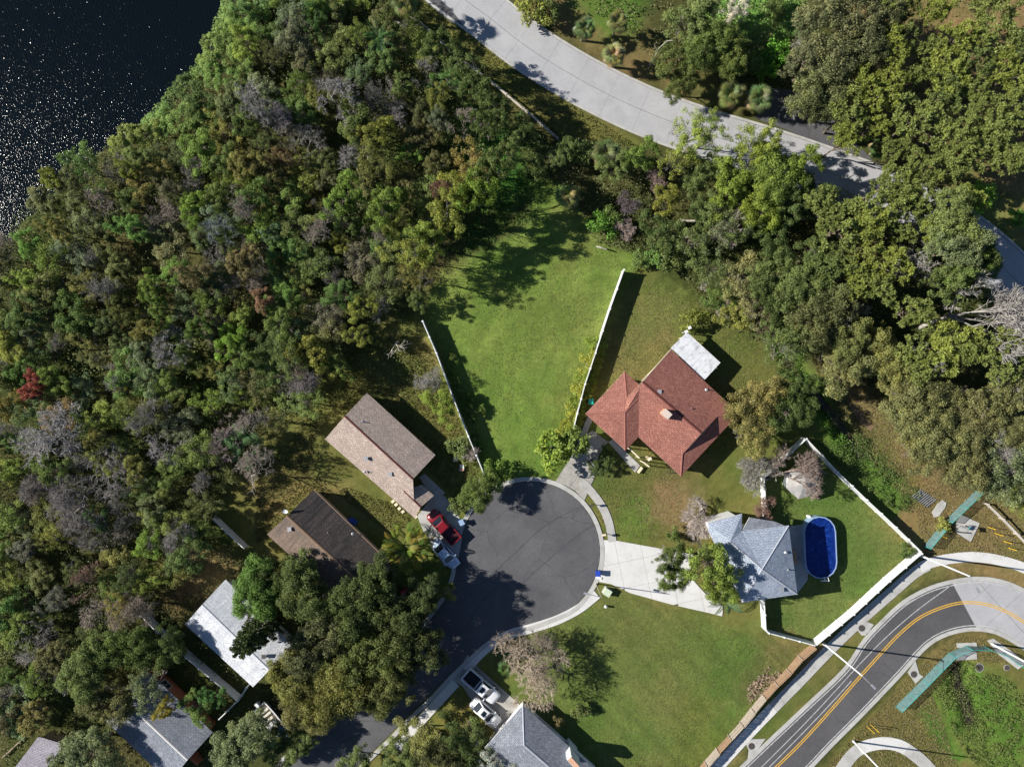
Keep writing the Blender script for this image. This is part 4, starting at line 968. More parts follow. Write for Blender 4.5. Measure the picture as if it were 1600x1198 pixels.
for k, (a, b_) in enumerate(((1239, 861), (1241, 868), (1241, 876))):
    t_ = thing('patio_chair', ['reddish patio chair nearest the pool top', 'middle reddish patio chair by the house wall', 'lowest dark patio chair by the house wall'][k], 'chair', G(a, b_), 'chairs on the pool patio'); p = G(a, b_)
    MB().box((p.x, p.y, .42), (.5, .5, .06)).build('seat', M['brick'], t_); MB().box((p.x - .25, p.y, .7), (.05, .5, .5)).build('backrest', M['brick'], t_)
    for x in (-.2, .2):
        for y in (-.2, .2): MB().tube((p.x + x, p.y + y, 0), (p.x + x, p.y + y, .4), .02, n=5).build('leg', M['iron'], t_)

# ------------------------------------------------------------------ vehicles (local frame: +x forward)
def body_loft(name, st_, mat, parent):
    """st_: (x, halfwidth, z_low, z_belt, z_top) stations, cross-section with rounded shoulders"""
    v = []; f = []
    for x, w_, zl, zb, zt_ in st_:
        v += [(x, -w_ * .92, zl), (x, -w_, zl + (zb - zl) * .35), (x, -w_, zb - .04), (x, -w_ * .9, zt_ - .02), (x, -w_ * .45, zt_ + .015), (x, w_ * .45, zt_ + .015), (x, w_ * .9, zt_ - .02), (x, w_, zb - .04), (x, w_, zl + (zb - zl) * .35), (x, w_ * .92, zl)]
    n = 10
    for k in range(len(st_) - 1):
        for j in range(n): a = k * n + j; b__ = k * n + (j + 1) % n; f.append((a, b__, b__ + n, a + n))
    f.append(tuple(range(n))[::-1]); f.append(tuple((len(st_) - 1) * n + j for j in range(n)))
    me = bpy.data.meshes.new(name); me.from_pydata(v, [], f)
    me.polygons.foreach_set('use_smooth', [True] * (len(f) - 2) + [False] * 2); me.update()
    return link(name, me, mat, parent)
def lmesh(name, mb, mat, parent):
    me = bpy.data.meshes.new(name); me.from_pydata([tuple(v) for v in mb.v], [], mb.f); me.update(); return link(name, me, mat, parent)
def greenhouse(parent, x0, x1, x2, x3, wb, wt, zb, zt_, paint_, glass):
    """x0 rear base, x1 rear of roof, x2 front of roof, x3 windscreen base"""
    b4 = [(x0, -wb * .9), (x0, wb * .9), (x3, wb * .92), (x3, -wb * .92)]; t4 = [(x1, -wt), (x1, wt), (x2, wt), (x2, -wt)]
    V = [Vector((x, y, zb)) for x, y in b4] + [Vector((x, y, zt_)) for x, y in t4]
    names = [('rear_window', (1, 0, 4, 5)), ('side_window', (2, 1, 5, 6)), ('windscreen', (3, 2, 6, 7)), ('side_window', (0, 3, 7, 4))]
    lmesh('cabin', MB().add(V, [(0, 1, 2, 3)[::-1], (1, 0, 4, 5), (2, 1, 5, 6), (3, 2, 6, 7), (0, 3, 7, 4), (4, 7, 6, 5)]), paint_, parent)
    for nm, q in names:
        c = sum((V[i] for i in q), Vector()) / 4; nrm = (V[q[1]] - V[q[0]]).cross(V[q[2]] - V[q[1]]).normalized()
        if nrm.dot(c - Vector(((x0 + x3) / 2, 0, (zb + zt_) / 2))) < 0: nrm = -nrm
        s = .86 if nm != 'side_window' else .84
        pts = [c + (V[i] - c) * s + nrm * .012 for i in q]
        lmesh(nm, MB().add(pts, [(0, 1, 2, 3)]), glass, parent)
    v = [(x1 - .04, -wt * .98, zt_), (x1 - .04, wt * .98, zt_), (x2 + .04, wt * .98, zt_), (x2 + .04, -wt * .98, zt_)]
    v2 = [(x1 + .1, -wt * .8, zt_ + .05), (x1 + .1, wt * .8, zt_ + .05), (x2 - .1, wt * .8, zt_ + .05), (x2 - .1, -wt * .8, zt_ + .05)]
    lmesh('roof_panel', MB().add(v + v2, [(7, 6, 5, 4), (0, 1, 5, 4), (1, 2, 6, 5), (2, 3, 7, 6), (3, 0, 4, 7)]), paint_, parent)
def wheels(parent, xs, w_, r_=.33):
    for x in xs:
        for s in (-1, 1):
            wh = lmesh('wheel', MB().tube((x, s * (w_ - .2), r_), (x, s * (w_ + .01), r_), r_, n=16), M['black'], parent)
            lmesh('rim', MB().tube((x, s * (w_), r_), (x, s * (w_ + .02), r_), r_ * .62, n=12), M['metal'], wh)
def sedan(name, label, px, py, ang, mat, L=4.6, W=1.76, pickup=False, bed_mat=None, group=None, sun=False):
    o = thing(name, label, 'car' if not pickup else 'pickup truck', G(px, py), group); o.location.z = .09; o.rotation_euler = (0, 0, ang)
    h2 = L / 2; w_ = W / 2
    if not pickup:
        body_loft('body', [(-h2, w_ * .74, .35, .62, .70), (-h2 + .18, w_ * .9, .25, .70, .86), (-h2 + .9, w_, .2, .78, .93), (-.4, w_, .2, .8, .95), (.6, w_, .2, .8, .94), (h2 - 1.0, w_ * .98, .2, .74, .86), (h2 - .3, w_ * .88, .25, .62, .72), (h2, w_ * .62, .35, .52, .58)], mat, o)
        greenhouse(o, -h2 + .55, -h2 + 1.35, .25, 1.05, w_ * .96, w_ * .72, .90, 1.42, mat, M['glass'])
        if sun: lmesh('sunroof', MB().box((-.25, 0, 1.475), (.55, .7, .012)), M['glass'], o)
        wheels(o, (-1.35, 1.4), w_)
    else:
        body_loft('body', [(-.5, w_ * .97, .35, .95, 1.05), (.4, w_, .35, .98, 1.08), (h2 - 1.3, w_, .35, .98, 1.08), (h2 - .35, w_ * .94, .4, .9, 1.0), (h2, w_ * .78, .45, .8, .86)], mat, o)
        greenhouse(o, -.5, -.35, .75, 1.45, w_ * .95, w_ * .76, 1.05, 1.68, mat, M['glass'])
        if sun: lmesh('sunroof', MB().box((.2, 0, 1.735), (.5, .75, .012)), M['glass'], o)
        bd = MB(); xb = (-h2 + -.5) / 2; bl = h2 - .5
        bd.box((xb, -w_ + .06, .8), (bl, .12, .6)); bd.box((xb, w_ - .06, .8), (bl, .12, .6)); bd.box((-h2 + .05, 0, .8), (.1, W - .24, .55)); bd.box((-.55, 0, .82), (.08, W - .24, .6))
        lmesh('cargo_bed', bd, mat, o); lmesh('bed_liner', MB().box((xb, 0, .55), (bl - .16, W - .26, .06)), bed_mat or M['black'], o)
        lmesh('tailgate', MB().box((-h2 - .02, 0, .8), (.05, W - .3, .5)), mat, o)
        wheels(o, (-h2 + 1.15, h2 - 1.0), w_, .37)
    zz = .62 if not pickup else .78
    for s in (-1, 1):
        lmesh('headlight', MB().box((h2 - .1, s * w_ * .62, zz - .04), (.14, .32, .13), s * -.35), M['lamp_glass'], o)
        lmesh('tail_light', MB().box((-h2 + .02, s * w_ * .74, zz), (.08, .22, .16), s * .2), M['tail'], o)
        lmesh('wing_mirror', MB().box((.85 if not pickup else 1.25, s * (w_ + .09), .98 if not pickup else 1.15), (.14, .2, .13)), mat, o)
    lmesh('bumper', MB().box((h2 - .03, 0, .38), (.14, W * .72, .16)), M['black'], o)
    lmesh('rear_bumper', MB().box((-h2 + .02, 0, .42), (.14, W * .84, .16)), M['metal'] if pickup else mat, o)
    return o
sedan('pickup_truck', 'dark red pickup truck parked on the shaded driveway by the tan house', 694, 821, math.radians(133), M['red_paint'], 5.0, 1.8, True, paint('red_tonneau', (0.05, 0.005, 0.012), .5))
sedan('parked_car', 'silver-blue sedan parked below the red pickup', 697, 864, math.radians(-48), M['silver_paint'], 4.3, 1.7, sun=False)
sedan('pickup_truck', 'white pickup truck with open dark bed on the lower driveway', 752.5, 1068, math.radians(-40), M['white_paint'], 5.3, 1.9, True, sun=True)
sedan('parked_car', 'white sedan with sunroof parked beside the white pickup', 759, 1109, math.radians(-41), M['white_paint'], 4.5, 1.72, sun=True)

# boat on a trailer
o = thing('motor_boat', 'small white open motor boat with dark outboard under the edge of the big oaks', 'boat', G(430, 1122)); o.location.z = .0; o.rotation_euler = (0, 0, math.radians(-50)); L_ = 5.4
def hullring(r_, z_, k=1): return [(x * L_ / 2, y * r_, z_) for x, y in ((-1, -.92), (-.3, -1), (.3, -.95), (.65, -.72), (.88, -.38), (1, 0), (.88, .38), (.65, .72), (.3, .95), (-.3, 1), (-1, .92))]
a = hullring(.62, .45); b_ = hullring(1.0, 1.15); c = hullring(.86, 1.17); d = hullring(.74, .8); n = 11
d = [(x * .93, y, z) for x, y, z in d]; c = [(x * .96, y, z) for x, y, z in c]
F = []
for ring_ in range(3): F += [(ring_ * n + k, ring_ * n + (k + 1) % n, ring_ * n + n + (k + 1) % n, ring_ * n + n + k) for k in range(n)]
lmesh('hull', MB().add(a + b_ + c + d, F + [tuple(range(n))[::-1]]), M['hull'], o)
lmesh('deck', MB().add(d, [tuple(range(n))]), noise_mat('boat_floor', (0.3, .26, .2), (.45, .4, .33), 3), o)
lmesh('bow_cover', MB().add([(x * L_ / 2, y, 1.19) for x, y in ((.35, -.78), (.62, -.6), (.82, -.32), (.9, 0), (.82, .32), (.62, .6), (.35, .78))], [tuple(range(7))]), M['boat_blue'], o)
lmesh('console', MB().box((.1, .05, 1.15), (.55, .7, .6)), M['hull'], o); lmesh('windshield', MB().box((.4, .05, 1.5), (.06, .75, .25)), M['glass'], o)
for x, w_ in ((-.55, .9), (-1.2, 1.35), (-1.75, 1.5)): lmesh('bench_seat', MB().box((x, 0, 1.05), (.28, w_, .3)), M['seat'], o)
lmesh('outboard_motor', MB().box((-L_ / 2 - .3, 0, 1.2), (.55, .38, .55)).box((-L_ / 2 - .3, 0, .7), (.18, .12, .8)), M['hull'], o)
tr = MB().box((-.2, -.75, .38), (4.6, .08, .1)).box((-.2, .75, .38), (4.6, .08, .1)).box((3.0, 0, .38), (1.9, .09, .1)).box((-1.0, 0, .36), (.08, 1.9, .08))
t_ = thing('boat_trailer', 'galvanised trailer under the small white boat', 'trailer', o.location); t_.rotation_euler = o.rotation_euler
lmesh('frame', tr, M['metal'], t_); wheels(t_, (-1.0,), .98, .3)

# ------------------------------------------------------------------ street furniture
def street_light(label, px, py, ht=10.9, arm=None, r0_=.14, al=1.6, mat='vinyl'):
    b = G(px, py); o = thing('street_light', label, 'street light', b, 'street lights')
    MB().tube(b, b + Vector((0, 0, ht)), r0_, r0_ * .62, 10).build('pole', M[mat], o)
    MB().tube(b, b + Vector((0, 0, .25)), r0_ * 1.5, n=10).build('base', M['concrete'], o)
    a = Vector((math.cos(arm), math.sin(arm), 0)); t0 = b + Vector((0, 0, ht - .15)); t1 = t0 + a * al + Vector((0, 0, .25))
    MB().tube(t0, t1, .05, .04, 6).build('arm', M['metal'], o)
    hd = MB(); hd.box(t1 + a * .25, (.65, .26, .12), arm); lamp = hd.build('lamp_head', M['metal'], o)
    MB().box(t1 + a * .28 - Vector((0, 0, .08)), (.4, .2, .04), arm).build('lens', M['lamp_glass'], lamp)
street_light('tall white street light at the lower corner of the pool yard fence', 1287, 1005, 10.9, math.radians(-45))
street_light('tall white street light leaning over the curved sidewalk by the teal fence', 1437, 867, 10.9, math.radians(-60))
street_light('tall white street light on the looping sidewalk at the bottom edge', 1333, 1157, 10.9, math.radians(140), .12)
street_light('tall white street light beside the concrete pad at the right edge', 1549, 1005, 10.9, math.radians(140))
street_light('small street light on thin pole beside the white driveway', 931, 911.5, 6.5, math.radians(165), .07, 1.7, 'wood_old')
def manhole(label, px, py, r_=.42, z=.1):
    p = G(px, py); o = thing('manhole_cover', label, 'manhole cover', p, 'round iron covers along the main road')
    MB().tube((p.x, p.y, z - .05), (p.x, p.y, z + .02), r_, n=24).build('cover', M['iron'], o)
    mb = MB()
    for k in range(8): mb.box((p.x + r_ * .55 * math.cos(k * .785), p.y + r_ * .55 * math.sin(k * .785), z + .028), (.2, .05, .016), k * .785)
    mb.build('cover_pattern', M['iron'], o)
    MB().tube((p.x, p.y, z - .05), (p.x, p.y, z + .004), r_ * 1.18, n=24).build('rim', M['concrete_dark'], o)
manhole('round iron cover on the pad between sidewalk and road below the pool yard', 1346, 980.5)
manhole('round iron cover on the pad across the road near the long teal fence', 1427.5, 1052.5)
manhole('round iron cover at the bottom between sidewalk and road', 1174, 1164.5)
manhole('round iron cover at the top of the weedy pond bank', 1530, 1042.5, .5, .04)
manhole('round iron cover in the dry grass near the right edge', 1573, 1042.5, .34, .04)
o = thing('storm_grate', 'slanted storm drain grate of pale bars over a dark pit in the dry grass', 'grate', G(1443, 778))
pc = G(1443, 778); ang = math.radians(-33); mb = MB(); mb.box((pc.x, pc.y, -.05), (2.5, 1.5, .1), ang); mb.build('pit', M['black'], o)  # flat black slab, painting the dark of the hole under the bars
for k in range(9):
    x = -1.2 + k * .29; R2 = Matrix.Rotation(ang, 2); q = R2 @ Vector((x, 0)); MB().box((pc.x + q.x, pc.y + q.y, .12 + .0 * k), (.09, 1.6, .08), ang - .35).build('bar', M['metal'], o)
o = thing('backflow_assembly', 'metal pipework and control box on the square concrete pad', 'pipework', G(1506, 825)); p = G(1506, 824)
MB().path([(p.x - .7, p.y + .2, 0), (p.x - .7, p.y + .2, .8), (p.x + .5, p.y + .3, .8), (p.x + .5, p.y + .3, 0)], [.09] * 4, 8).build('pipe', M['metal'], o)
MB().path([(p.x - .9, p.y - .5, 0), (p.x - .9, p.y - .5, .6), (p.x + .2, p.y - .6, .6), (p.x + .2, p.y - .6, 0)], [.07] * 4, 8).build('pipe', M['iron'], o)
MB().box((p.x + .1, p.y + .05, .7), (.4, .3, .35), .6).build('valve_box', M['teal_bin'], o)
MB().tube((p.x - .2, p.y + .3, .9), (p.x - .2, p.y + .3, .98), .18, n=12).build('hand_wheel', M['iron'], o)
o = thing('square_sign', 'small square sign on thin post beside the concrete pad', 'sign', G(1496, 818)); p = G(1496, 822)
MB().tube(p, p + Vector((0, 0, 2.5)), .03, n=6).build('post', M['metal'], o); MB().box(p + Vector((0, 0, 2.2)), (.03, .6, .6), .15).build('sign_plate', M['metal'], o)
for k, (a, b_) in enumerate(((1543, 823), (1555, 833), (1568, 845), (1575.5, 855.5))):
    p = G(a, b_); o = thing('marker_post', ['first yellow marker post, nearest the teal fence', 'second yellow marker post counted from the teal fence', 'third yellow marker post, just above the lowest', 'lowest yellow marker post, above the curved sidewalk'][k], 'post', p, 'yellow marker posts')
    MB().tube(p, p + Vector((0, 0, 1.5)), .045, n=8).build('post', M['yellow'], o); MB().tube(p + Vector((0, 0, 1.5)), p + Vector((0, 0, 1.62)), .06, n=8).build('cap', M['yellow'], o)
for k, (a, b_, hh) in enumerate(((1491, 802, 1.5), (1470, 837, 1.3), (1354.5, 1134, 2.0), (1360, 1131, 2.3))):
    p = G(a, b_); o = thing('marker_stake', ['thin yellow stake between the teal fence and the concrete pad', 'thin yellow stake in the gap of the teal fences', 'left yellow stake above the looping sidewalk', 'right yellow stake above the looping sidewalk'][k], 'stake', p, 'thin yellow stakes')
    MB().tube(p, p + Vector((0, 0, hh)), .04, n=6).build('stake', M['yellow'], o); MB().tube(p + Vector((0, 0, hh)), p + Vector((0, 0, hh + .08)), .055, n=6).build('cap', M['yellow'], o)
o = thing('utility_box', 'pale green utility cabinet beside the white driveway', 'cabinet', G(948, 923)); p = G(948, 923)
MB().box((p.x, p.y, .42), (.85, .8, .84), -.55).build('cabinet', M['green_box'], o); MB().box((p.x, p.y, .87), (.92, .87, .07), -.55).build('lid', M['green_box'], o); MB().box((p.x, p.y, .03), (1.1, 1.0, .06), -.55).build('plinth', M['concrete'], o)
o = thing('fire_hydrant', 'small white hydrant on the lawn below the utility cabinet', 'hydrant', G(946, 945)); p = G(946, 946)
MB().tube(p, p + Vector((0, 0, .65)), .13, n=10).build('barrel', M['hull'], o); MB().tube(p + Vector((0, 0, .65)), p + Vector((0, 0, .8)), .16, .05, 10).build('bonnet', M['hull'], o)
MB().tube(p + Vector((-.26, -.05, .45)), p + Vector((.26, .05, .45)), .07, n=8).build('nozzle', M['hull'], o)
def mailbox(label, px, py, mat):
    p = G(px, py); o = thing('mailbox', label, 'mailbox', p, 'kerbside mailboxes')
    MB().tube(p, p + Vector((0, 0, 1.05)), .05, n=6).build('post', M['wood_old'], o); mb = MB(); mb.box(p + Vector((0, 0, 1.15)), (.5, .24, .22), .2); mb.tube(p + Matrix.Rotation(.2, 3, 'Z') @ Vector((-.25, 0, 0)) + Vector((0, 0, 1.25)), p + Matrix.Rotation(.2, 3, 'Z') @ Vector((.25, 0, 0)) + Vector((0, 0, 1.25)), .12, n=10); bx = mb.build('box', M[mat], o)
    MB().box(p + Vector((.05, -.15, 1.35)), (.06, .02, .2)).build('flag', M['tail'], bx)
mailbox('yellowish mailbox at the kerb near the white driveway top corner', 942, 833, 'fascia_cream'); mailbox('small dark mailbox post by the arc sidewalk', 923, 787, 'iron')
def bin_(label, px, py, mat, ang=0., name='wheelie_bin', lying=False):
    p = G(px, py); o = thing(name, label, 'bin', p)
    MB().add([(p.x + x * s, p.y + y * s, z) for z, s in ((.08, .8), (.95, 1)) for x, y in ((-.28, -.32), (.28, -.32), (.28, .32), (-.28, .32))], [(3, 2, 1, 0), (4, 5, 6, 7), (0, 1, 5, 4), (1, 2, 6, 5), (2, 3, 7, 6), (3, 0, 4, 7)]).build('body', M[mat], o)
    MB().box((p.x, p.y, 1.0), (.62, .72, .08), ang).build('lid', M[mat], o)
    for s in (-1, 1): MB().tube((p.x + .27, p.y + s * .24, .1), (p.x + .27, p.y + s * .3, .1), .1, n=10).build('wheel', M['black'], o)
bin_('dark blue wheeled bin standing at the kerb on the white driveway', 933, 893, 'blue_bin'); bin_('teal wheeled bin between the fence and the red-roofed house', 922, 627, 'teal_bin', .0)
bin_('pale blue bin at the top end of the shaded kerb', 722, 814, 'pool_wall', .5, 'storage_bin')
o = thing('cardboard_box', 'flattened white box lying beside the dark blue bin', 'box', G(935, 903)); MB().box(G(935, 902) + Vector((0, 0, .15)), (.8, .3, .12), -.2).build('box', M['hull'], o)
t_ = thing('tarp_pile', 'bright blue tarp heap against the shaded side of the dark-roofed house', 'tarp', G(550, 814)); me = bpy.data.meshes.new('tarp'); bm = bmesh.new(); bmesh.ops.create_icosphere(bm, subdivisions=3, radius=1)
for v in bm.verts: v.co = Vector((v.co.x * .75, v.co.y * .5, max(0, v.co.z * .55))) * (1 + .35 * math.sin(v.co.x * 9 + v.co.y * 7) * .5)
bm.to_mesh(me); bm.free(); link('tarp', me, M['tarp'], t_)
for k, (a, b_) in enumerate(((614, 783), (619, 788), (624, 794), (629.5, 799), (650, 807))):
    o = MB().box(G(a, b_) + Vector((0, 0, .06)), (.42, .34, .12), .7).build('stepping_stone', M['fascia_cream']); tag(o, ['cream stepping stone highest beside the tan roof eave', 'second cream stepping stone beside the tan roof eave', 'third cream stepping stone beside the tan roof eave', 'fourth cream stepping stone beside the tan roof eave', 'cream stepping stone at the garage wing tip of the tan roof'][k], 'stepping stone', 'cream stepping stones by the tan house')
for k, (a, b_) in enumerate(((1071, 514), (1066, 520))):
    o = thing('patio_lantern', ['white lantern post above the white patio cover', 'white lantern post at the left corner of the patio cover'][k], 'lantern', G(a, b_)); p = G(a, b_); MB().tube(p, p + Vector((0, 0, 2.2)), .06, n=6).build('post', M['hull'], o); MB().box(p + Vector((0, 0, 2.35)), (.35, .35, .35), .4).build('lamp_housing', M['hull'], o)
o = thing('garden_junk_pile', 'heap of pinkish boxes and planters in the shade right of the tan house', 'planters', G(718, 722)); p = G(718, 722)
for k in range(5): MB().box((p.x + random.uniform(-.5, .5), p.y + random.uniform(-1, 1), .2), (random.uniform(.3, .6), random.uniform(.3, .6), random.uniform(.25, .5)), random.random()).build('planter', M[['brick', 'wall_cream', 'hull', 'brick', 'cap'][k]], o)
o = thing('red_mower', 'small red mower under the oaks left of the cul-de-sac neck', 'mower', G(632, 922)); p = G(632, 922)
MB().box(p + Vector((0, 0, .35)), (1.1, .7, .35), .6).build('deck', M['red_paint'], o)
for x in (-.4, .4):
    for y in (-.35, .35): MB().tube(p + Vector((x, y - .05, .2)), p + Vector((x, y + .05, .2)), .2, n=10).build('wheel', M['black'], o)
o = thing('wire_garden_bed', 'dark wire frame standing in the grass below the porch corner', 'frame', G(1046, 736)); p = G(1046, 734)
for k in range(5): MB().tube(p + Vector((-.6 + .3 * k, -.35, .5)), p + Vector((-.6 + .3 * k, .35, .5)), .02, n=5).build('bar', M['iron'], o)
for s in (-.35, .35): MB().tube(p + Vector((-.6, s, .5)), p + Vector((.6, s, .5)), .025, n=5).build('rail', M['iron'], o)
for x in (-.6, .6):
    for s in (-.35, .35): MB().tube(p + Vector((x, s, 0)), p + Vector((x, s, .5)), .025, n=5).build('leg', M['iron'], o)
# ------------------------------------------------------------------ vegetation prototypes (numpy meshes, shared by the copies)
RS = np.random.RandomState(11)
def np_mesh(name, V, F, val=None, mat=None):
    """V (n,3), F (m,k) faces of equal size, val (m,) per-face value"""
    me = bpy.data.meshes.new(name); V = np.asarray(V, np.float32); F = np.asarray(F, np.int32)
    me.vertices.add(len(V)); me.vertices.foreach_set('co', V.ravel()); me.loops.add(F.size); me.loops.foreach_set('vertex_index', F.ravel())
    me.polygons.add(len(F)); me.polygons.foreach_set('loop_start', np.arange(len(F), dtype=np.int32) * F.shape[1]); me.update(calc_edges=True)
    if val is not None:
        a = me.attributes.new('leafv', 'FLOAT', 'FACE'); a.data.foreach_set('value', np.asarray(val, np.float32))
    if mat: me.materials.append(mat)
    return me
def unit(v): return v / np.maximum(1e-6, np.linalg.norm(v, axis=-1, keepdims=True))
def leaves(P, Nrm, size, aspect=0.46, rs=RS):
    """a kite-shaped leaf clump at each P facing Nrm"""
    n = len(P); t_ = unit(np.cross(Nrm, rs.randn(n, 3))); b_ = np.cross(Nrm, t_); s = (size * (0.65 + 0.7 * rs.rand(n)))[:, None]
    sag = Nrm * s * 0.22
    V = np.stack([P - t_ * s * .5, P + b_ * s * aspect * .5 + sag, P + t_ * s * .5, P - b_ * s * aspect * .5 + sag], 1).reshape(-1, 3)
    return V, np.arange(4 * n).reshape(-1, 4)
def crown(name, rx, rz, hc, ncl, per, leaf, rs, clr=(0.22, 0.4), low=-0.25, upb=0.6, shell=0.45, lop=0.25):
    d = unit(rs.randn(ncl * 3, 3)); d = d[d[:, 2] > low][:ncl]
    # lopsided outline
    th = np.arctan2(d[:, 1], d[:, 0]); lobe = 1 + lop * np.sin(th * 2 + rs.rand() * 6) + lop * .7 * np.sin(th * 3 + rs.rand() * 6) + lop * .5 * np.sin(th * 5 + rs.rand() * 6)
    rr = (shell + (1 - shell) * rs.rand(len(d)) ** .6) * lobe
    C_ = d * rr[:, None] * np.array([rx, rx, rz]); C_[:, 2] += hc
    P = []; Nn_ = []; val = []
    for c in C_:
        r_ = rx * (clr[0] + (clr[1] - clr[0]) * rs.rand()); k = int(per * (r_ / rx / np.mean(clr)) ** 2)
        q = unit(rs.randn(k, 3)); rad = rs.rand(k) ** .45
        P.append(c + q * rad[:, None] * r_ * np.array([1, 1, .6])); Nn_.append(unit(q * .55 + np.array([-.25, 0, upb]) + rs.randn(k, 3) * .5))
        val.append(np.clip(rs.rand() * .5 + rs.rand(k) * .55 + (rs.rand(k) > .985) * .4, 0, 1))
    V, F = leaves(np.concatenate(P), np.concatenate(Nn_), leaf, rs=rs)
    return np_mesh(name, V, F, np.concatenate(val), M['leaf']), C_
def tubes(segs, n=4):
    """segs: list of (a,b,ra,rb) -> V,F"""
    A_ = np.array([s[0] for s in segs], float); B_ = np.array([s[1] for s in segs], float); ra = np.array([s[2] for s in segs]); rb = np.array([s[3] for s in segs])
    d = unit(B_ - A_); ref = np.where(np.abs(d[:, 2:3]) > .9, np.array([[1., 0, 0]]), np.array([[0, 0, 1.]])); u = unit(np.cross(d, ref)); v = np.cross(d, u)
    m_ = len(segs); V = np.zeros((m_, 2 * n, 3))
    for i in range(n):
        a = 2 * math.pi * i / n; o = u * math.cos(a) + v * math.sin(a); V[:, i] = A_ + o * ra[:, None]; V[:, n + i] = B_ + o * rb[:, None]
    base = np.arange(m_)[:, None] * 2 * n
    F = np.concatenate([np.concatenate([base + i, base + (i + 1) % n, base + n + (i + 1) % n, base + n + i], 1) for i in range(n)])
    return V.reshape(-1, 3), F
def trunk_mesh(name, h_, r_, C_, rs, limbs=5):
    segs = []; p = np.array([0., 0, -.15]); k = 5; top = h_
    for i in range(k):
        q = np.array([rs.randn() * .08 * (i + 1), rs.randn() * .08 * (i + 1), (i + 1) / k * top * .8]); segs.append((p, q, r_ * (1 - .12 * i) * (1.25 if i == 0 else 1), r_ * (1 - .12 * (i + 1)))); p = q
    idx = rs.permutation(len(C_))[:limbs]
    for j in idx:
        s0 = np.array([0, 0, top * (.4 + .35 * rs.rand())]); e = C_[j]; mid = (s0 + e) / 2 + np.array([0, 0, .3]) + rs.randn(3) * .15
        segs += [(s0, mid, r_ * .5, r_ * .34), (mid, e, r_ * .34, r_ * .1)]
    V, F = tubes(segs, 6); return np_mesh(name, V, F, None, M['bark'])
def bare(name, h_, spread, rs, depth=5, r_=.16, up=.55, fan=None, kids=(3, 4), twig=.026, merge=False):
    """leafless branching; returns (trunk mesh, twig mesh)"""
    big = []; small = []
    def grow(p, d, L, r0_, lv):
        n = 2; q = p
        for i in range(n):
            d = unit(d + rs.randn(3) * .16 + np.array([0, 0, .04])); e = q + d * L / n; (big if lv < 2 else small).append((q, e, r0_ * (1 - .25 * i), r0_ * (1 - .25 * (i + 1)))); q = e
            if lv >= 2 and lv < depth and rs.rand() < .75:
                sd = unit(d + rs.randn(3) * .75); small.append((q, q + sd * L * .45, max(twig, r0_ * .45), twig * .6))
        if lv >= depth: return
        for k in range(rs.randint(kids[0], kids[1] + 1)):
            nd = unit(d * 1.0 + rs.randn(3) * np.array([spread, spread, spread * .55]) + np.array([0, 0, (up - .5) * .5]) + (fan * .25 if fan is not None else 0)); grow(q, nd, L * (.62 + .22 * rs.rand()), max(twig, r0_ * .58), lv + 1)
    d0 = np.array([0, 0, 1.]) if fan is None else unit(np.array([0, 0, .8]) + fan)
    grow(np.array([0, 0, -.1]), d0, h_ * .36, r_, 0)
    V, F = tubes(big, 5); tm = np_mesh(name + '_trunk', V, F, None, M['bark']); V, F = tubes(small + (big if merge else []), 3); return tm, np_mesh(name + '_twigs', V, F, None, M['bark'])
def pine(name, rx, rz, hc, nt_, rs, tuft=.44, needles=60):
    d = unit(rs.randn(nt_ * 3, 3)); d = d[d[:, 2] > -.2][:nt_]; th = np.arctan2(d[:, 1], d[:, 0]); lobe = 1 + .28 * np.sin(th * 2 + rs.rand() * 6) + .2 * np.sin(th * 4 + rs.rand() * 6)
    C_ = d * ((.35 + .65 * rs.rand(len(d)) ** .5) * lobe)[:, None] * np.array([rx, rx, rz]); C_[:, 2] += hc
    c = np.repeat(C_, needles, 0); m_ = len(c); q = rs.randn(m_, 3); q[:, 2] = q[:, 2] * .8 + .35; q = unit(q); L = (tuft * (.7 + .6 * rs.rand(m_)))[:, None]
    s = unit(np.cross(q, rs.randn(m_, 3))) * .05
    V = np.stack([c + q * L * .12 - s * .4, c + q * L * .6 - s, c + q * L, c + q * L * .6 + s], 1).reshape(-1, 3)
    val = np.clip(np.repeat(rs.rand(len(C_)) * .5, needles) + rs.rand(m_) * .5, 0, 1)
    return np_mesh(name, V, np.arange(4 * m_).reshape(-1, 4), val, M['needle']), C_
def fan_frond(name, L, nseg, rs, arc=2.5, wd=.11):
    """costapalmate frond pointing along +x: a stalk and a fan of drooping blades"""
    V = []; F = []; val = []
    st_ = L * .45
    def quad(pts, v): b_ = len(V); V.extend(pts); F.append([b_, b_ + 1, b_ + 2, b_ + 3]); val.append(v)
    quad([(0, -.025, 0), (st_, -.02, .16 * L), (st_, .02, .16 * L), (0, .025, 0)], .9)
    for k in range(nseg):
        a = -arc / 2 + arc * k / (nseg - 1); bl = L * .62 * (1 - .25 * abs(a) / (arc / 2)); c, s = math.cos(a), math.sin(a); z0 = .16 * L
        m1 = (st_ + c * bl * .55, s * bl * .55, z0 + .03 * L); e = (st_ + c * bl, s * bl, z0 - .14 * L - .05 * rs.rand()); v = .25 + .5 * rs.rand()
        px_, py_ = -s * wd / 2, c * wd / 2
        quad([(st_, 0, z0), (m1[0] - px_, m1[1] - py_, m1[2]), e, (m1[0] + px_, m1[1] + py_, m1[2] - .02)], v)
    return np_mesh(name, V, F, val, M['frond'])
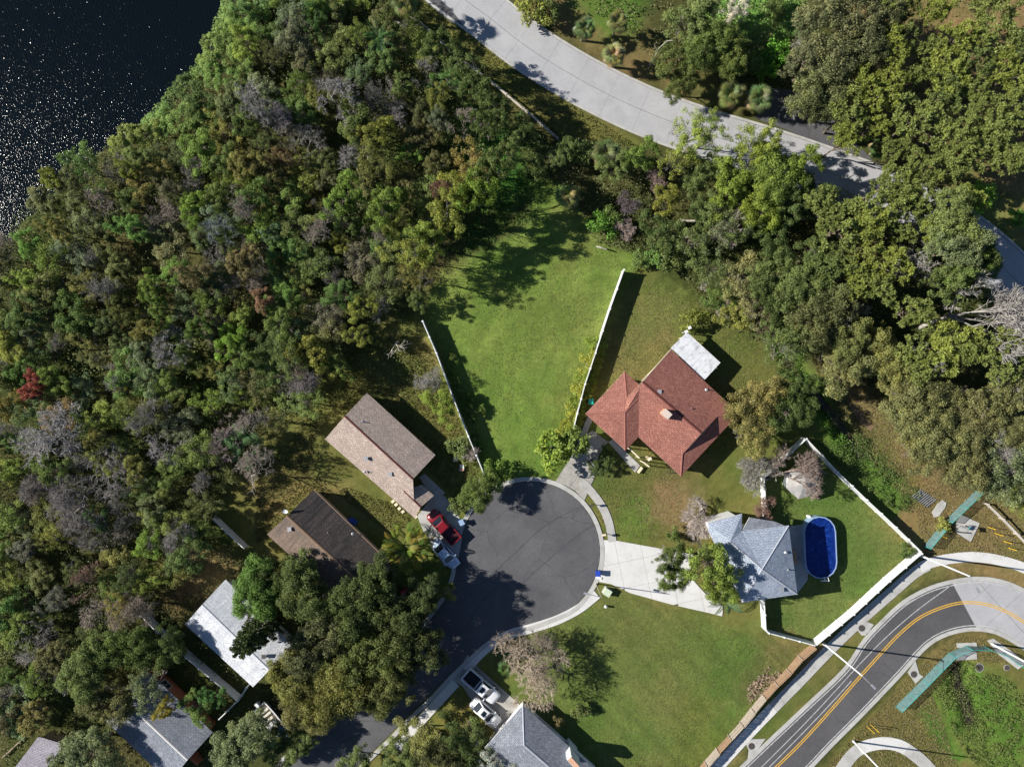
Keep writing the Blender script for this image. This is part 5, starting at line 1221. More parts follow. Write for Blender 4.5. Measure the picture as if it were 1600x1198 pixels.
def feather_frond(name, L, nl, rs, droop=.5, lw=.05, ll=.45):
    V = []; F = []; val = []
    def quad(pts, v): b_ = len(V); V.extend(pts); F.append([b_, b_ + 1, b_ + 2, b_ + 3]); val.append(v)
    def spine(t): return np.array([L * t * (1 - .12 * t), 0, L * (.42 * t - (.42 + droop) * t * t * .8)])
    for k in range(6):
        a = spine(k / 6); b_ = spine((k + 1) / 6); w_ = .035 * (1 - k / 8); quad([a + [0, -w_, 0], b_ + [0, -w_ * .8, 0], b_ + [0, w_ * .8, 0], a + [0, w_, 0]], .95)
    for k in range(nl):
        t = .14 + .86 * k / nl; p = spine(t); l = ll * math.sin(math.pi * (t * .85 + .12)) * (.85 + .3 * rs.rand())
        for s in (-1, 1):
            e = p + np.array([l * .45, s * l, -l * .28]); mid = (p + e) / 2 + [0, 0, .03]; quad([p, mid + [-lw, 0, 0], e, mid + [lw, 0, 0]], .2 + .6 * rs.rand())
    return np_mesh(name, V, F, val, M['frond'])

PROTO = {}
def ext(me):
    n = len(me.vertices); a = np.zeros(n * 3, np.float32); me.vertices.foreach_get('co', a); a = a.reshape(-1, 3); return float(np.percentile(np.hypot(a[:, 0], a[:, 1]), 84))
def rsd(s): return np.random.RandomState(s)
def add_leafy(kind_, k, s, rx, rz, hc, ncl, per, leaf, tr=.16, **kw):
    cm, C_ = crown('crown_foliage', rx, rz, hc, ncl, per, leaf, rsd(s), **kw); tm = trunk_mesh('tree_trunk', hc, tr, C_, rsd(s + 1), 6)
    PROTO.setdefault(kind_, []).append(dict(parts=[('trunk', tm), ('crown', cm)], r=rx, h=hc + rz * .8))
TWG = [bare('crown_twigs%d' % k, 5.2, .7, rsd(580 + k), depth=4, kids=(3, 4), r_=.07, twig=.028, merge=True)[1] for k in range(3)]
for k in range(4): add_leafy('oak', k, 100 + k, 4.0, 1.7, 5.6, 130, 150, .215, .26, clr=(.09, .24), lop=.24)
for k in range(5): add_leafy('leafy', k, 200 + k, 2.6, 1.6, 5.0, 70, 120, .19, .13, clr=(.11, .26), lop=.3)
for k in range(3): add_leafy('thin', k, 250 + k, 2.6, 1.7, 5.0, 60, 66, .18, .12, clr=(.12, .25), lop=.32)
for k in range(3): add_leafy('bush', k, 300 + k, 1.2, .8, .9, 20, 70, .2, .06, clr=(.3, .45), low=-.1, lop=.18)
for k in range(2): add_leafy('bigleaf', k, 340 + k, 2.4, 1.3, 3.2, 36, 34, .50, .14, clr=(.2, .35), lop=.15)
for k in range(4):
    cm, C_ = pine('pine_needles', 2.9, 1.7, 8.0, 105, rsd(400 + k)); tm = trunk_mesh('pine_trunk', 8.4, .17, C_, rsd(410 + k), 9); PROTO.setdefault('pine', []).append(dict(parts=[('trunk', tm), ('crown', cm)], r=2.9, h=9.5))
for k in range(4):
    a, b_ = bare('bare', 6.2, .72, rsd(500 + k), kids=(3, 5)); PROTO.setdefault('bare', []).append(dict(parts=[('trunk', a), ('branches', b_)], r=ext(b_), h=6.6))
for k in range(2):
    a, b_ = bare('densebare', 5.6, .85, rsd(520 + k), depth=6, kids=(3, 5), r_=.2, twig=.016); PROTO.setdefault('densebare', []).append(dict(parts=[('trunk', a), ('branches', b_)], r=ext(b_), h=6.4))
for k, th in enumerate((0.1, -0.1)):
    a, b_ = bare('fanbare', 6.5, .5, rsd(540 + k), depth=5, kids=(4, 5), r_=.2, fan=np.array([.75, th, 0])); PROTO.setdefault('fanbare', []).append(dict(parts=[('trunk', a), ('branches', b_)], r=ext(b_), h=6))
for k in range(2):
    a, b_ = bare('deadtree', 6.0, .5, rsd(560 + k), depth=3, kids=(2, 3), r_=.17, twig=.03); PROTO.setdefault('dead', []).append(dict(parts=[('trunk', a), ('branches', b_)], r=ext(b_), h=6))
FAN = [fan_frond('fan_frond_%d' % k, 1.55, 15, rsd(600 + k)) for k in range(3)]
FEA = [feather_frond('feather_frond_%d' % k, 3.2, 26, rsd(610 + k)) for k in range(2)]
ARE = [feather_frond('areca_frond_%d' % k, 2.0, 20, rsd(620 + k), .35, .045, .5) for k in range(2)]
def palm_trunk(hh, r_=.16, seed=0):
    rs = rsd(seed); segs = []; p = np.array([0., 0, -.1])
    for i in range(8):
        q = np.array([.02 * i, .01 * i, hh * (i + 1) / 8]); segs.append((p, q, r_ * 1.05, r_ * .92)); p = q
    V, F = tubes(segs, 8); return np_mesh('palm_trunk_mesh', V, F, None, M['bark'])

# ------------------------------------------------------------------ landmarks for wording, and the planting itself
LM = [('the lake shore', 250, 215), ('the left photo edge', 30, 700), ('the log rail fence', 740, 120), ('the top of the green lot', 800, 320), ('the straight white fence end', 640, 480),
      ('the tan-roofed house', 590, 700), ('the dark-roofed house', 500, 840), ('the white-roofed house', 370, 985), ('the terracotta-walled house', 250, 1120), ('the mauve-roofed shed', 70, 1170),
      ('the red-leaved tree', 55, 605), ('the largest grey bare tree', 85, 680), ('the orange tree mid-wood', 380, 410), ('the shaded fence end', 340, 815),
      ('the small white motor boat', 430, 1120), ('the neck of the cul-de-sac', 640, 1080), ('the parked white cars', 755, 1085), ('the concrete street bend', 1000, 170), ('the asphalt side apron', 1270, 190),
      ('the round golden-green tree', 1180, 650), ('the dark creek', 1260, 600), ('the big fan-shaped tree', 1550, 495), ('the top right corner', 1560, 60), ('the storm drain grate', 1443, 778),
      ('the square concrete pad', 1510, 825), ('the right photo edge', 1585, 640), ('the shaded street end', 1560, 400), ('the curved white fence', 930, 560), ('the weedy pond', 1520, 1110), ('the top photo edge', 480, 20)]
def where(px, py, ring=5):
    best = min(LM, key=lambda l: math.hypot(px - l[1], py - l[2])); dx, dy = px - best[1], py - best[2]; d = math.hypot(dx, dy)
    if d < 22: return 'right at ' + best[0]
    a = math.degrees(math.atan2(-dy, dx)) % 360
    w = ['right of', 'above-right of', 'above', 'above-left of', 'left of', 'below-left of', 'below', 'below-right of'][int((a + 22.5) // 45) % 8]
    return ('close ' if d < 55 else '' if d < 100 else 'well ' if d < 160 else 'far ') + w + ' ' + best[0]
CN = [((.30, .05), 'x')]
def cname(c):
    r_, g_, b_ = c; s = r_ + g_ + b_
    if r_ > g_ * 1.9: return 'red'
    if r_ > g_ * 1.25: return 'rusty'
    if r_ > g_ * .98: return 'golden' if s > .2 else 'brownish'
    if b_ > .62 * g_ : return 'grey-green'
    if s > .24: return 'yellow-green'
    if g_ > r_ * 1.6: return 'fresh-green'
    if s > .155: return 'olive'
    return 'dark-green'
def bname(c): return 'pinkish' if c[0] > c[2] * 1.22 else 'grey'
used = {}; NAMES = dict(oak=('broad_tree', 'broad tree', 'tree'), leafy=('leafy_tree', 'leafy tree', 'tree'), thin=('sparse_tree', 'sparse tree', 'tree'), bush=('bush', 'round bush', 'bush'), bigleaf=('large_leaved_tree', 'large-leaved tree', 'tree'),
    pine=('pine_tree', 'puffy pine', 'tree'), bare=('bare_tree', 'leafless tree', 'bare tree'), densebare=('bare_tree', 'twiggy leafless tree', 'bare tree'), fanbare=('bare_tree', 'fan-shaped leafless tree', 'bare tree'), dead=('dead_tree', 'dead tree', 'dead tree'))
def plant(kind_, px, py, rp, h_, tint, label=None, group=None, rot_=None, bark=None, k=None):
    """a tree whose crown is centred on (px,py) in the survey at its own height, crown radius rp units"""
    tint = (tint[0] * 1.08, tint[1] * 1.12, tint[2] * .95) if tint[1] > tint[0] * .95 else (tint[0] * .92, tint[1] * 1.02, tint[2] * 1.0)
    pr = PROTO[kind_]; p_ = pr[(k if k is not None else random.randrange(len(pr)))]; zc = h_ * .8; base = G(px, py, 0 if kind_ == 'fanbare' else zc); base.z = 0
    nm, word, cat = NAMES[kind_]; sc_ = rp / 12 * (H - zc) / H / p_['r']; sz = h_ / p_['h']
    if label is None:
        size = 'small ' if rp < 24 else 'big ' if rp > 40 else ''
        col = bname(bark) if kind_ in ('bare', 'densebare', 'fanbare', 'dead') else cname(tint)
        label = size + col + ' ' + word + ' ' + where(px, py)
        group = group or 'trees and shrubs of the woods and gardens'
    o = thing(nm, label, cat, base, group); o.scale = (sc_, sc_, sz); o.rotation_euler = (0, 0, rot_ if rot_ is not None else random.uniform(0, 6.28))
    bk = bark or (.16, .13, .10)
    for i, (pn, me_) in enumerate(p_['parts']):
        c = bpy.data.objects.new(pn, me_); COL.objects.link(c); c.parent = o; c.color = (*(bk if (i == 0 or pn == 'branches') else tint), 1)
    if kind_ in ('thin', 'leafy', 'oak') and (kind_ == 'thin' or random.random() < .55):
        me_ = random.choice(TWG); c = bpy.data.objects.new('branches', me_); COL.objects.link(c); c.parent = o; f = p_['r'] / 3.4 * (.95 if kind_ == 'thin' else .8); c.scale = (f, f, p_['h'] / 6.0 * 1.03); c.color = (*random.choice([GY, TW, PK, TW]), 1)
    return o
def palm(px, py, h_, tint, label, n=24, fr=None, R=1.0, group='palms', skirt=True, lean=(0, 0)):
    base = G(px, py, h_); base.z = 0; o = thing('palm_tree', label, 'palm', base, group); rs = random.Random(int(px * 7 + py))
    c = bpy.data.objects.new('trunk', palm_trunk(h_, .17, int(px))); COL.objects.link(c); c.parent = o; c.color = (.30, .25, .2, 1)
    fr = fr or FAN
    for k in range(n):
        f = bpy.data.objects.new('frond', fr[k % len(fr)]); COL.objects.link(f); f.parent = o; t = k / n; el_ = 1.15 - 1.9 * t + rs.uniform(-.1, .1); dead = skirt and t > .88
        f.location = (.14, .07, h_ - .25 * t); f.rotation_euler = Euler((rs.uniform(-.25, .25), -el_, k * 2.399), 'XYZ'); s = R * rs.uniform(.85, 1.12); f.scale = (s, s, s)
        f.color = (.30, .22, .11, 1) if dead else (*[x * rs.uniform(.8, 1.25) for x in tint], 1)
    return o
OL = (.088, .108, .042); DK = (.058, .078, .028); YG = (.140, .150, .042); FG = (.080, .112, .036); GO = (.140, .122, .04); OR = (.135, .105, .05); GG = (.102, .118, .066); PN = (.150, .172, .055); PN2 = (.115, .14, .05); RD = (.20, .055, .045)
PK = (.40, .345, .30); GY = (.36, .34, .33); TW = (.29, .275, .25)
random.seed(21)
T = [
 # kind, px, py, r, h, tint, label, bark
 ('leafy', 55, 605, 19, 6.5, RD, 'red-leaved tree near the left edge of the photo', None), ('bare', 85, 680, 56, 9.5, OL, 'largest pale grey bare tree, in the left part of the wood', GY),
 ('densebare', 110, 775, 50, 8, OL, 'grey hazy bare tree below the largest bare tree of the left wood', (.25, .23, .22)), ('densebare', 60, 780, 38, 7.5, OL, 'grey hazy bare tree at the left edge below the largest bare tree', (.23, .21, .2)),
 ('bare', 160, 745, 40, 7.5, OL, 'grey twiggy bare tree right of the hazy bare trees in the left wood', (.27, .25, .24)),
 ('leafy', 382, 408, 24, 7.5, OR, 'orange-brown tree in the middle of the left wood', None), ('leafy', 300, 432, 22, 7, OR, 'orange-brown tree left of the middle of the left wood', None), ('leafy', 235, 515, 19, 7, GO, 'golden tree in the centre of the left wood', None),
 ('leafy', 412, 470, 18, 7, (.19, .11, .07), 'salmon-orange tree above the shaded side of the left wood', None), ('leafy', 92, 357, 20, 7, GO, 'golden tree near the bottom end of the lake', None), ('leafy', 150, 682, 16, 7, GO, 'golden small tree right of the largest bare tree', None),
 ('leafy', 385, 258, 24, 7, GO, 'golden-orange tree below the lake corner', None), ('leafy', 200, 265, 15, 7, YG, 'bright yellow-green tree by the lake', None), ('leafy', 80, 282, 16, 6, YG, 'yellow-green tree nearest the water at the lower lake end', None),
 ('leafy', 380, 558, 22, 7, FG, 'fresh green tree on the dark side of the left wood', None), ('leafy', 312, 512, 19, 7, FG, 'small fresh green tree in the middle of the left wood', None), ('leafy', 250, 480, 16, 7, FG, 'little fresh green tree left of the middle of the left wood', None),
 ('bare', 375, 330, 24, 9, OL, 'whitish bare tree right of the lake corner', PK), ('bare', 340, 355, 24, 8.5, OL, 'blue-grey bare tree below the lake corner', (.3, .34, .34)), ('bare', 390, 165, 34, 9, OL, 'grey bare tree near the lake shore bend', GY),
 ('bare', 525, 145, 32, 9, OL, 'white-limbed bare tree in the upper wood', GY), ('bare', 590, 130, 22, 8, OL, 'dark twiggy bare tree in the upper wood', TW), ('dead', 530, 190, 20, 9, OL, 'pale forked dead tree in the upper wood', GY), ('bare', 440, 175, 22, 8.5, OL, 'mauve-grey bare tree in the upper wood', (.3, .27, .28)),
 ('bare', 500, 360, 24, 8, OL, 'pinkish bare tree at the dark hollow', PK), ('bare', 578, 365, 18, 8, OL, 'pinkish slim bare tree right of the dark hollow', PK), ('dead', 682, 318, 24, 10, OL, 'tall dead tree at the right rim of the upper wood', GY), ('bare', 688, 292, 16, 9, OL, 'reddish twiggy bare tree at the right rim of the upper wood', (.3, .16, .14)),
 ('dead', 612, 530, 24, 7, OL, 'whitish dead tree left of the straight white fence', (.5, .46, .4)), ('densebare', 660, 592, 24, 4.5, OL, 'grey dense bare shrub beside the straight white fence', (.34, .33, .31)),
 ('bare', 480, 600, 24, 7.5, OL, 'mauve-grey bare tree above the tan-roofed house', (.34, .3, .3)), ('bare', 383, 655, 26, 7.5, OL, 'pinkish bare tree left of the tan-roofed house', PK), ('bare', 345, 695, 26, 7, OL, 'mauve bare tree left of the tan house yard', (.34, .28, .27)), ('dead', 372, 745, 28, 9, OL, 'tall pale forked dead tree left of the dark-roofed house yard', PK), ('bare', 395, 725, 26, 8, OL, 'pinkish-grey bare tree at the rim of the tan house yard', PK),
 ('bare', 270, 835, 26, 7, OL, 'grey bare tree left of the shaded fence', GY), ('bare', 272, 862, 20, 6, OL, 'pale grey small bare tree below left of the shaded fence', GY), ('densebare', 210, 965, 38, 8, OL, 'beige twiggy bare tree left of the white-roofed house', (.34, .28, .22)), ('bare', 125, 920, 28, 8, OL, 'reddish-brown bare tree in the lower left wood', (.3, .2, .16)), ('bare', 40, 1010, 34, 7, OL, 'dark grey bare tree at the lower left edge', TW),
 ('bare', 258, 540, 0.1 + 30, 8, OL, 'pale grey bare tree in the lower middle of the left wood', GY), ('bare', 160, 455, 28, 8, OL, 'grey bare tree in the left half of the wood', TW), ('bare', 225, 655, 30, 8, OL, 'brownish bare tree with dark twigs right of the golden small tree', TW), ('bare', 475, 875 - 290, 20, 7, OL, 'beige bare tree at the dark wood rim', PK),
 ('leafy', 688, 72, 26, 8, DK, None, None), ('thin', 722, 102, 26, 8, OL, None, None), ('leafy', 748, 140, 26, 8, DK, None, None), ('leafy', 778, 172, 24, 7, OL, None, None), ('leafy', 815, 208, 22, 6, DK, None, None), ('leafy', 760, 195, 26, 7, DK, None, None), ('leafy', 795, 232, 22, 6, OL, None, None),
 # rim of the upper wood and the lot
 ('leafy', 540, 310, 30, 9, (0.109, 0.152, 0.038), None, None), ('leafy', 600, 320, 30, 9, (0.109, 0.146, 0.038), None, None), ('leafy', 700, 330, 32, 10, YG, None, None), ('leafy', 745, 300, 32, 10, (.10, .14, .03), None, None), ('leafy', 770, 262, 26, 10, OL, None, None), ('thin', 640, 395, 30, 9, YG, None, None), ('leafy', 668, 375, 28, 9, (0.122, 0.152, 0.041), None, None), ('thin', 650, 430, 26, 8, GO, None, None),
 ('leafy', 560, 525, 18, 5, YG, None, None), ('leafy', 565, 480, 22, 6, YG, None, None), ('thin', 450, 560, 28, 8, OL, None, None), ('leafy', 650, 470, 16, 4, OL, None, None),
 ('leafy', 690, 632, 25, 3.6, (.12, .15, .03), 'yellow-green leafy tree between the tan-roofed house and the straight white fence', None), ('bush', 722, 700, 22, 2, OL, None, None), ('densebare', 727, 700, 20, 3.0, OL, 'beige twiggy shrub at the lower end of the straight white fence', PK),
 ('oak', 748, 768, 29, 4.6, (0.077, 0.100, 0.032), 'dense dark green tree at the top left rim of the cul-de-sac', None), ('bush', 773, 742, 20, 2.5, (0.102, 0.146, 0.036), 'bright bush between the lot and the cul-de-sac top', None), ('bush', 715, 790, 14, 1.6, OL, None, None),
 ('bigleaf', 864, 702, 28, 4.4, (.115, .15, .03), 'large-leaved tree at the foot of the curved white fence', None), ('bigleaf', 898, 692, 24, 4.2, (0.115, 0.146, 0.043), 'large-leaved tree overhanging the old driveway', None), ('leafy', 935, 732, 15, 2.2, DK, None, None), ('bush', 948, 712, 13, 1.6, DK, None, None),
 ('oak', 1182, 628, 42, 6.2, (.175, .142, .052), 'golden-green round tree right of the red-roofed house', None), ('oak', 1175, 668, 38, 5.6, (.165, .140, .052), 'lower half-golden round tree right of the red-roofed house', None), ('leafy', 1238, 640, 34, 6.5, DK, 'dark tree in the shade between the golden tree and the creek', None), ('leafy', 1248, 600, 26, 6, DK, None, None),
 ('densebare', 1102, 790, 46, 3.6, OL, 'pinkish low bare tree on the lawn below the red-roofed house', (.42, .36, .33)), ('fanbare', 1200, 750, 52, 4.2, OL, 'grey bare tree fanning left of the pool yard fence', (.33, .31, .28)), ('fanbare', 1199, 750, 70, 5.6, OL, 'brown fan-shaped bare tree over the pale gazebo', (.27, .21, .18)), ('densebare', 1212, 790, 28, 3.4, OL, 'reddish brown twiggy shrub between the yard fence and the pool', (.28, .17, .13)),
 ('leafy', 1112, 882, 36, 8.8, (0.109, 0.140, 0.036), 'green tree between the white driveway and the pale blue house', None), ('leafy', 1118, 912, 28, 7.6, (0.122, 0.152, 0.035), 'lower green tree against the pale blue house', None), ('bush', 1122, 845, 11, 2.2, (.3, .22, .04), 'golden shrub at the upper left corner of the pale blue house', None), ('bush', 1120, 906 + 12, 10, 2.5, (.26, .2, .04), 'golden flowering shrub below the lower green tree', None),
 ('oak', 1049, 872, 24, 6.5, (0.077, 0.098, 0.035), 'narrow dark green tree in the middle of the white driveway, upper half', None), ('oak', 1053, 905, 21, 6.8, (0.083, 0.110, 0.029), 'narrow dark green tree in the middle of the white driveway, lower half', None), ('bush', 1053, 836, 11, 2, FG, 'small bright bush at the top edge of the white driveway', None),
 ('densebare', 824, 1070, 66, 6.8, OL, 'large beige leafless tree casting a fan shadow on the lower lawn', (.42, .34, .26)), ('bush', 905, 1110, 14, 1.6, (0.090, 0.104, 0.043), 'round bush at the right foot of the large beige leafless tree', None), ('bush', 872, 1128, 10, 1.6, OR, 'small rusty shrub below the large beige leafless tree', None),
 # oaks of the lower middle
 ('oak', 480, 930, 46, 8.5, (0.060, 0.076, 0.030), None, None), ('oak', 555, 945, 50, 9, (0.058, 0.072, 0.027), None, None), ('oak', 620, 965, 44, 8.5, (0.055, 0.067, 0.027), None, None), ('oak', 655, 1010, 40, 8, (0.060, 0.069, 0.030), None, None), ('oak', 500, 1000, 50, 9, (0.074, 0.078, 0.041), None, None), ('oak', 580, 1025, 52, 9, (0.072, 0.084, 0.030), None, None), ('oak', 460, 1055, 44, 8, (0.102, 0.103, 0.035), None, None), ('oak', 530, 1080, 50, 8.5, (0.102, 0.101, 0.035), None, None), ('oak', 595, 1080, 42, 8, (0.084, 0.090, 0.035), None, None), ('oak', 480, 1115, 36, 7, (0.114, 0.101, 0.041), None, None), ('oak', 625, 1050, 34, 7.5, (0.084, 0.087, 0.035), None, None),
 ('oak', 400, 925, 42, 7.5, (0.070, 0.116, 0.032), 'fresh green round tree overhanging the top right of the white-roofed house', None), ('oak', 440, 900, 34, 7, (0.054, 0.073, 0.027), None, None), ('oak', 590, 905, 36, 6.5, (0.048, 0.062, 0.024), None, None), ('oak', 660, 935, 34, 7, (0.048, 0.062, 0.027), None, None), ('leafy', 470, 880 + 12, 28, 6, OL, None, None), ('bush', 700, 925, 14, 2, YG, None, None),
 ('oak', 380, 1162, 46, 6.5, GG, 'grey-green round tree below the white-roofed house', None), ('leafy', 310, 1105, 26, 5, FG, None, None), ('leafy', 330, 1090, 20, 4.5, (0.064, 0.122, 0.043), None, None), ('thin', 230, 1075, 30, 6.5, GG, 'grey-green drooping tree over the roof with terracotta walls', None), ('leafy', 258, 1108, 15, 6, (.22, .17, .035), 'small golden tree leaning over the roof of the terracotta-walled house', None), ('oak', 140, 1175, 44, 6.5, GG, None, None), ('oak', 170, 1100, 36, 6, (0.108, 0.101, 0.041), None, None), ('oak', 130, 1050, 40, 7, OL, None, None), ('oak', 200, 1010, 40, 6.5, (0.060, 0.084, 0.027), None, None), ('oak', 265, 1010, 30, 5.5, DK, None, None),
 ('leafy', 660, 1150, 34, 4.5, (0.128, 0.128, 0.051), None, None), ('leafy', 705, 1165, 34, 4, DK, None, None), ('thin', 740, 1150, 26, 3.5, OL, None, None), ('leafy', 625, 1185, 30, 4.5, OL, None, None), ('oak', 690, 1200, 40, 5, (0.060, 0.062, 0.030), None, None), ('thin', 770, 1195, 24, 4, TW, None, None), ('leafy', 555, 1195, 26, 4.5, OL, None, None), ('leafy', 430, 1170, 30, 4, DK, None, None), ('oak', 470, 1160, 26, 4, OL, None, None),
 # along the street, upper right
 ('bush', 835, 12, 26, 3, YG, None, None), ('bush', 858, 8, 20, 3, OL, None, None), ('leafy', 1075, 38, 32, 6, OL, None, None), ('oak', 1110, 72, 38, 6.5, (0.077, 0.104, 0.032), None, None), ('oak', 1062, 98, 36, 6, (0.083, 0.098, 0.036), None, None), ('oak', 1065, 130, 26, 5, (0.077, 0.091, 0.032), None, None), ('oak', 1140, 85, 34, 6, (0.077, 0.095, 0.029), None, None), ('bush', 1175, 98, 20, 2, FG, None, None), ('bush', 1195, 108, 16, 2, (.09, .17, .03), None, None), ('leafy', 1100, 10, 26, 6, (0.115, 0.134, 0.058), None, None), ('thin', 1148, 8, 24, 6, PK, 'brownish seed-headed tree at the top edge above the side apron', None), ('bush', 1215, 12, 16, 2.4, OL, None, None), ('bush', 1215, 85, 22, 2.4, (.06, .14, .02), None, None),
 ('oak', 1290, 62, 58, 8.5, (0.109, 0.110, 0.061), None, None), ('oak', 1345, 35, 50, 8.5, (0.096, 0.098, 0.055), None, None), ('oak', 1285, 130, 50, 8, (0.096, 0.104, 0.051), None, None), ('oak', 1268, 95, 36, 8, (0.102, 0.104, 0.061), None, None), ('oak', 1380, 30, 36, 8, (0.090, 0.095, 0.051), None, None), ('oak', 1335, 90, 38, 8.5, (0.083, 0.091, 0.048), None, None), ('oak', 1280, 165, 32, 7, (0.077, 0.085, 0.041), None, None), ('thin', 1262, 40, 22, 8, GG, None, None),
]
for a in [(1550, 35, 46), (1480, 110, 38), (1392, 78, 28), (1412, 52, 24), (1350, 140, 30), (1322, 180, 32), (1385, 140, 28), (1432, 188, 42), (1495, 205, 34), (1547, 192, 40), (1540, 228, 36), (1480, 148, 28), (1575, 118, 34), (1525, 150, 28), (1590, 175, 30), (1487, 250, 36), (1585, 250, 32), (1400, 12, 26), (1462, 18, 26), (1320, 220, 26), (1362, 200, 24), (1430, 120, 24), (1520, 95, 26), (1500, 60, 28), (1450, 80, 22), (1595, 75, 26), (1400, 235, 22), (1440, 262, 26), (1385, 290, 26),
          (1312, 357, 42), (1287, 325, 30), (1357, 345, 38), (1395, 322, 34), (1300, 417, 30), (1337, 430, 32), (1382, 412, 34), (1365, 448, 28), (1405, 365, 20), (1425, 487, 30), (1475, 545, 44), (1430, 560, 34), (1512, 550, 30), (1562, 555, 38), (1590, 545, 26), (1440, 300, 26), (1405, 292, 32), (1500, 318, 30), (1465, 365, 26), (1415, 318, 26), (1445, 345, 24)]:
    if a[2]: T.append(('pine', a[0], a[1], a[2], 8.5 if a[2] > 25 else 7.5, random.choice([PN, PN, PN2, (.18, .20, .05)]), None, None))
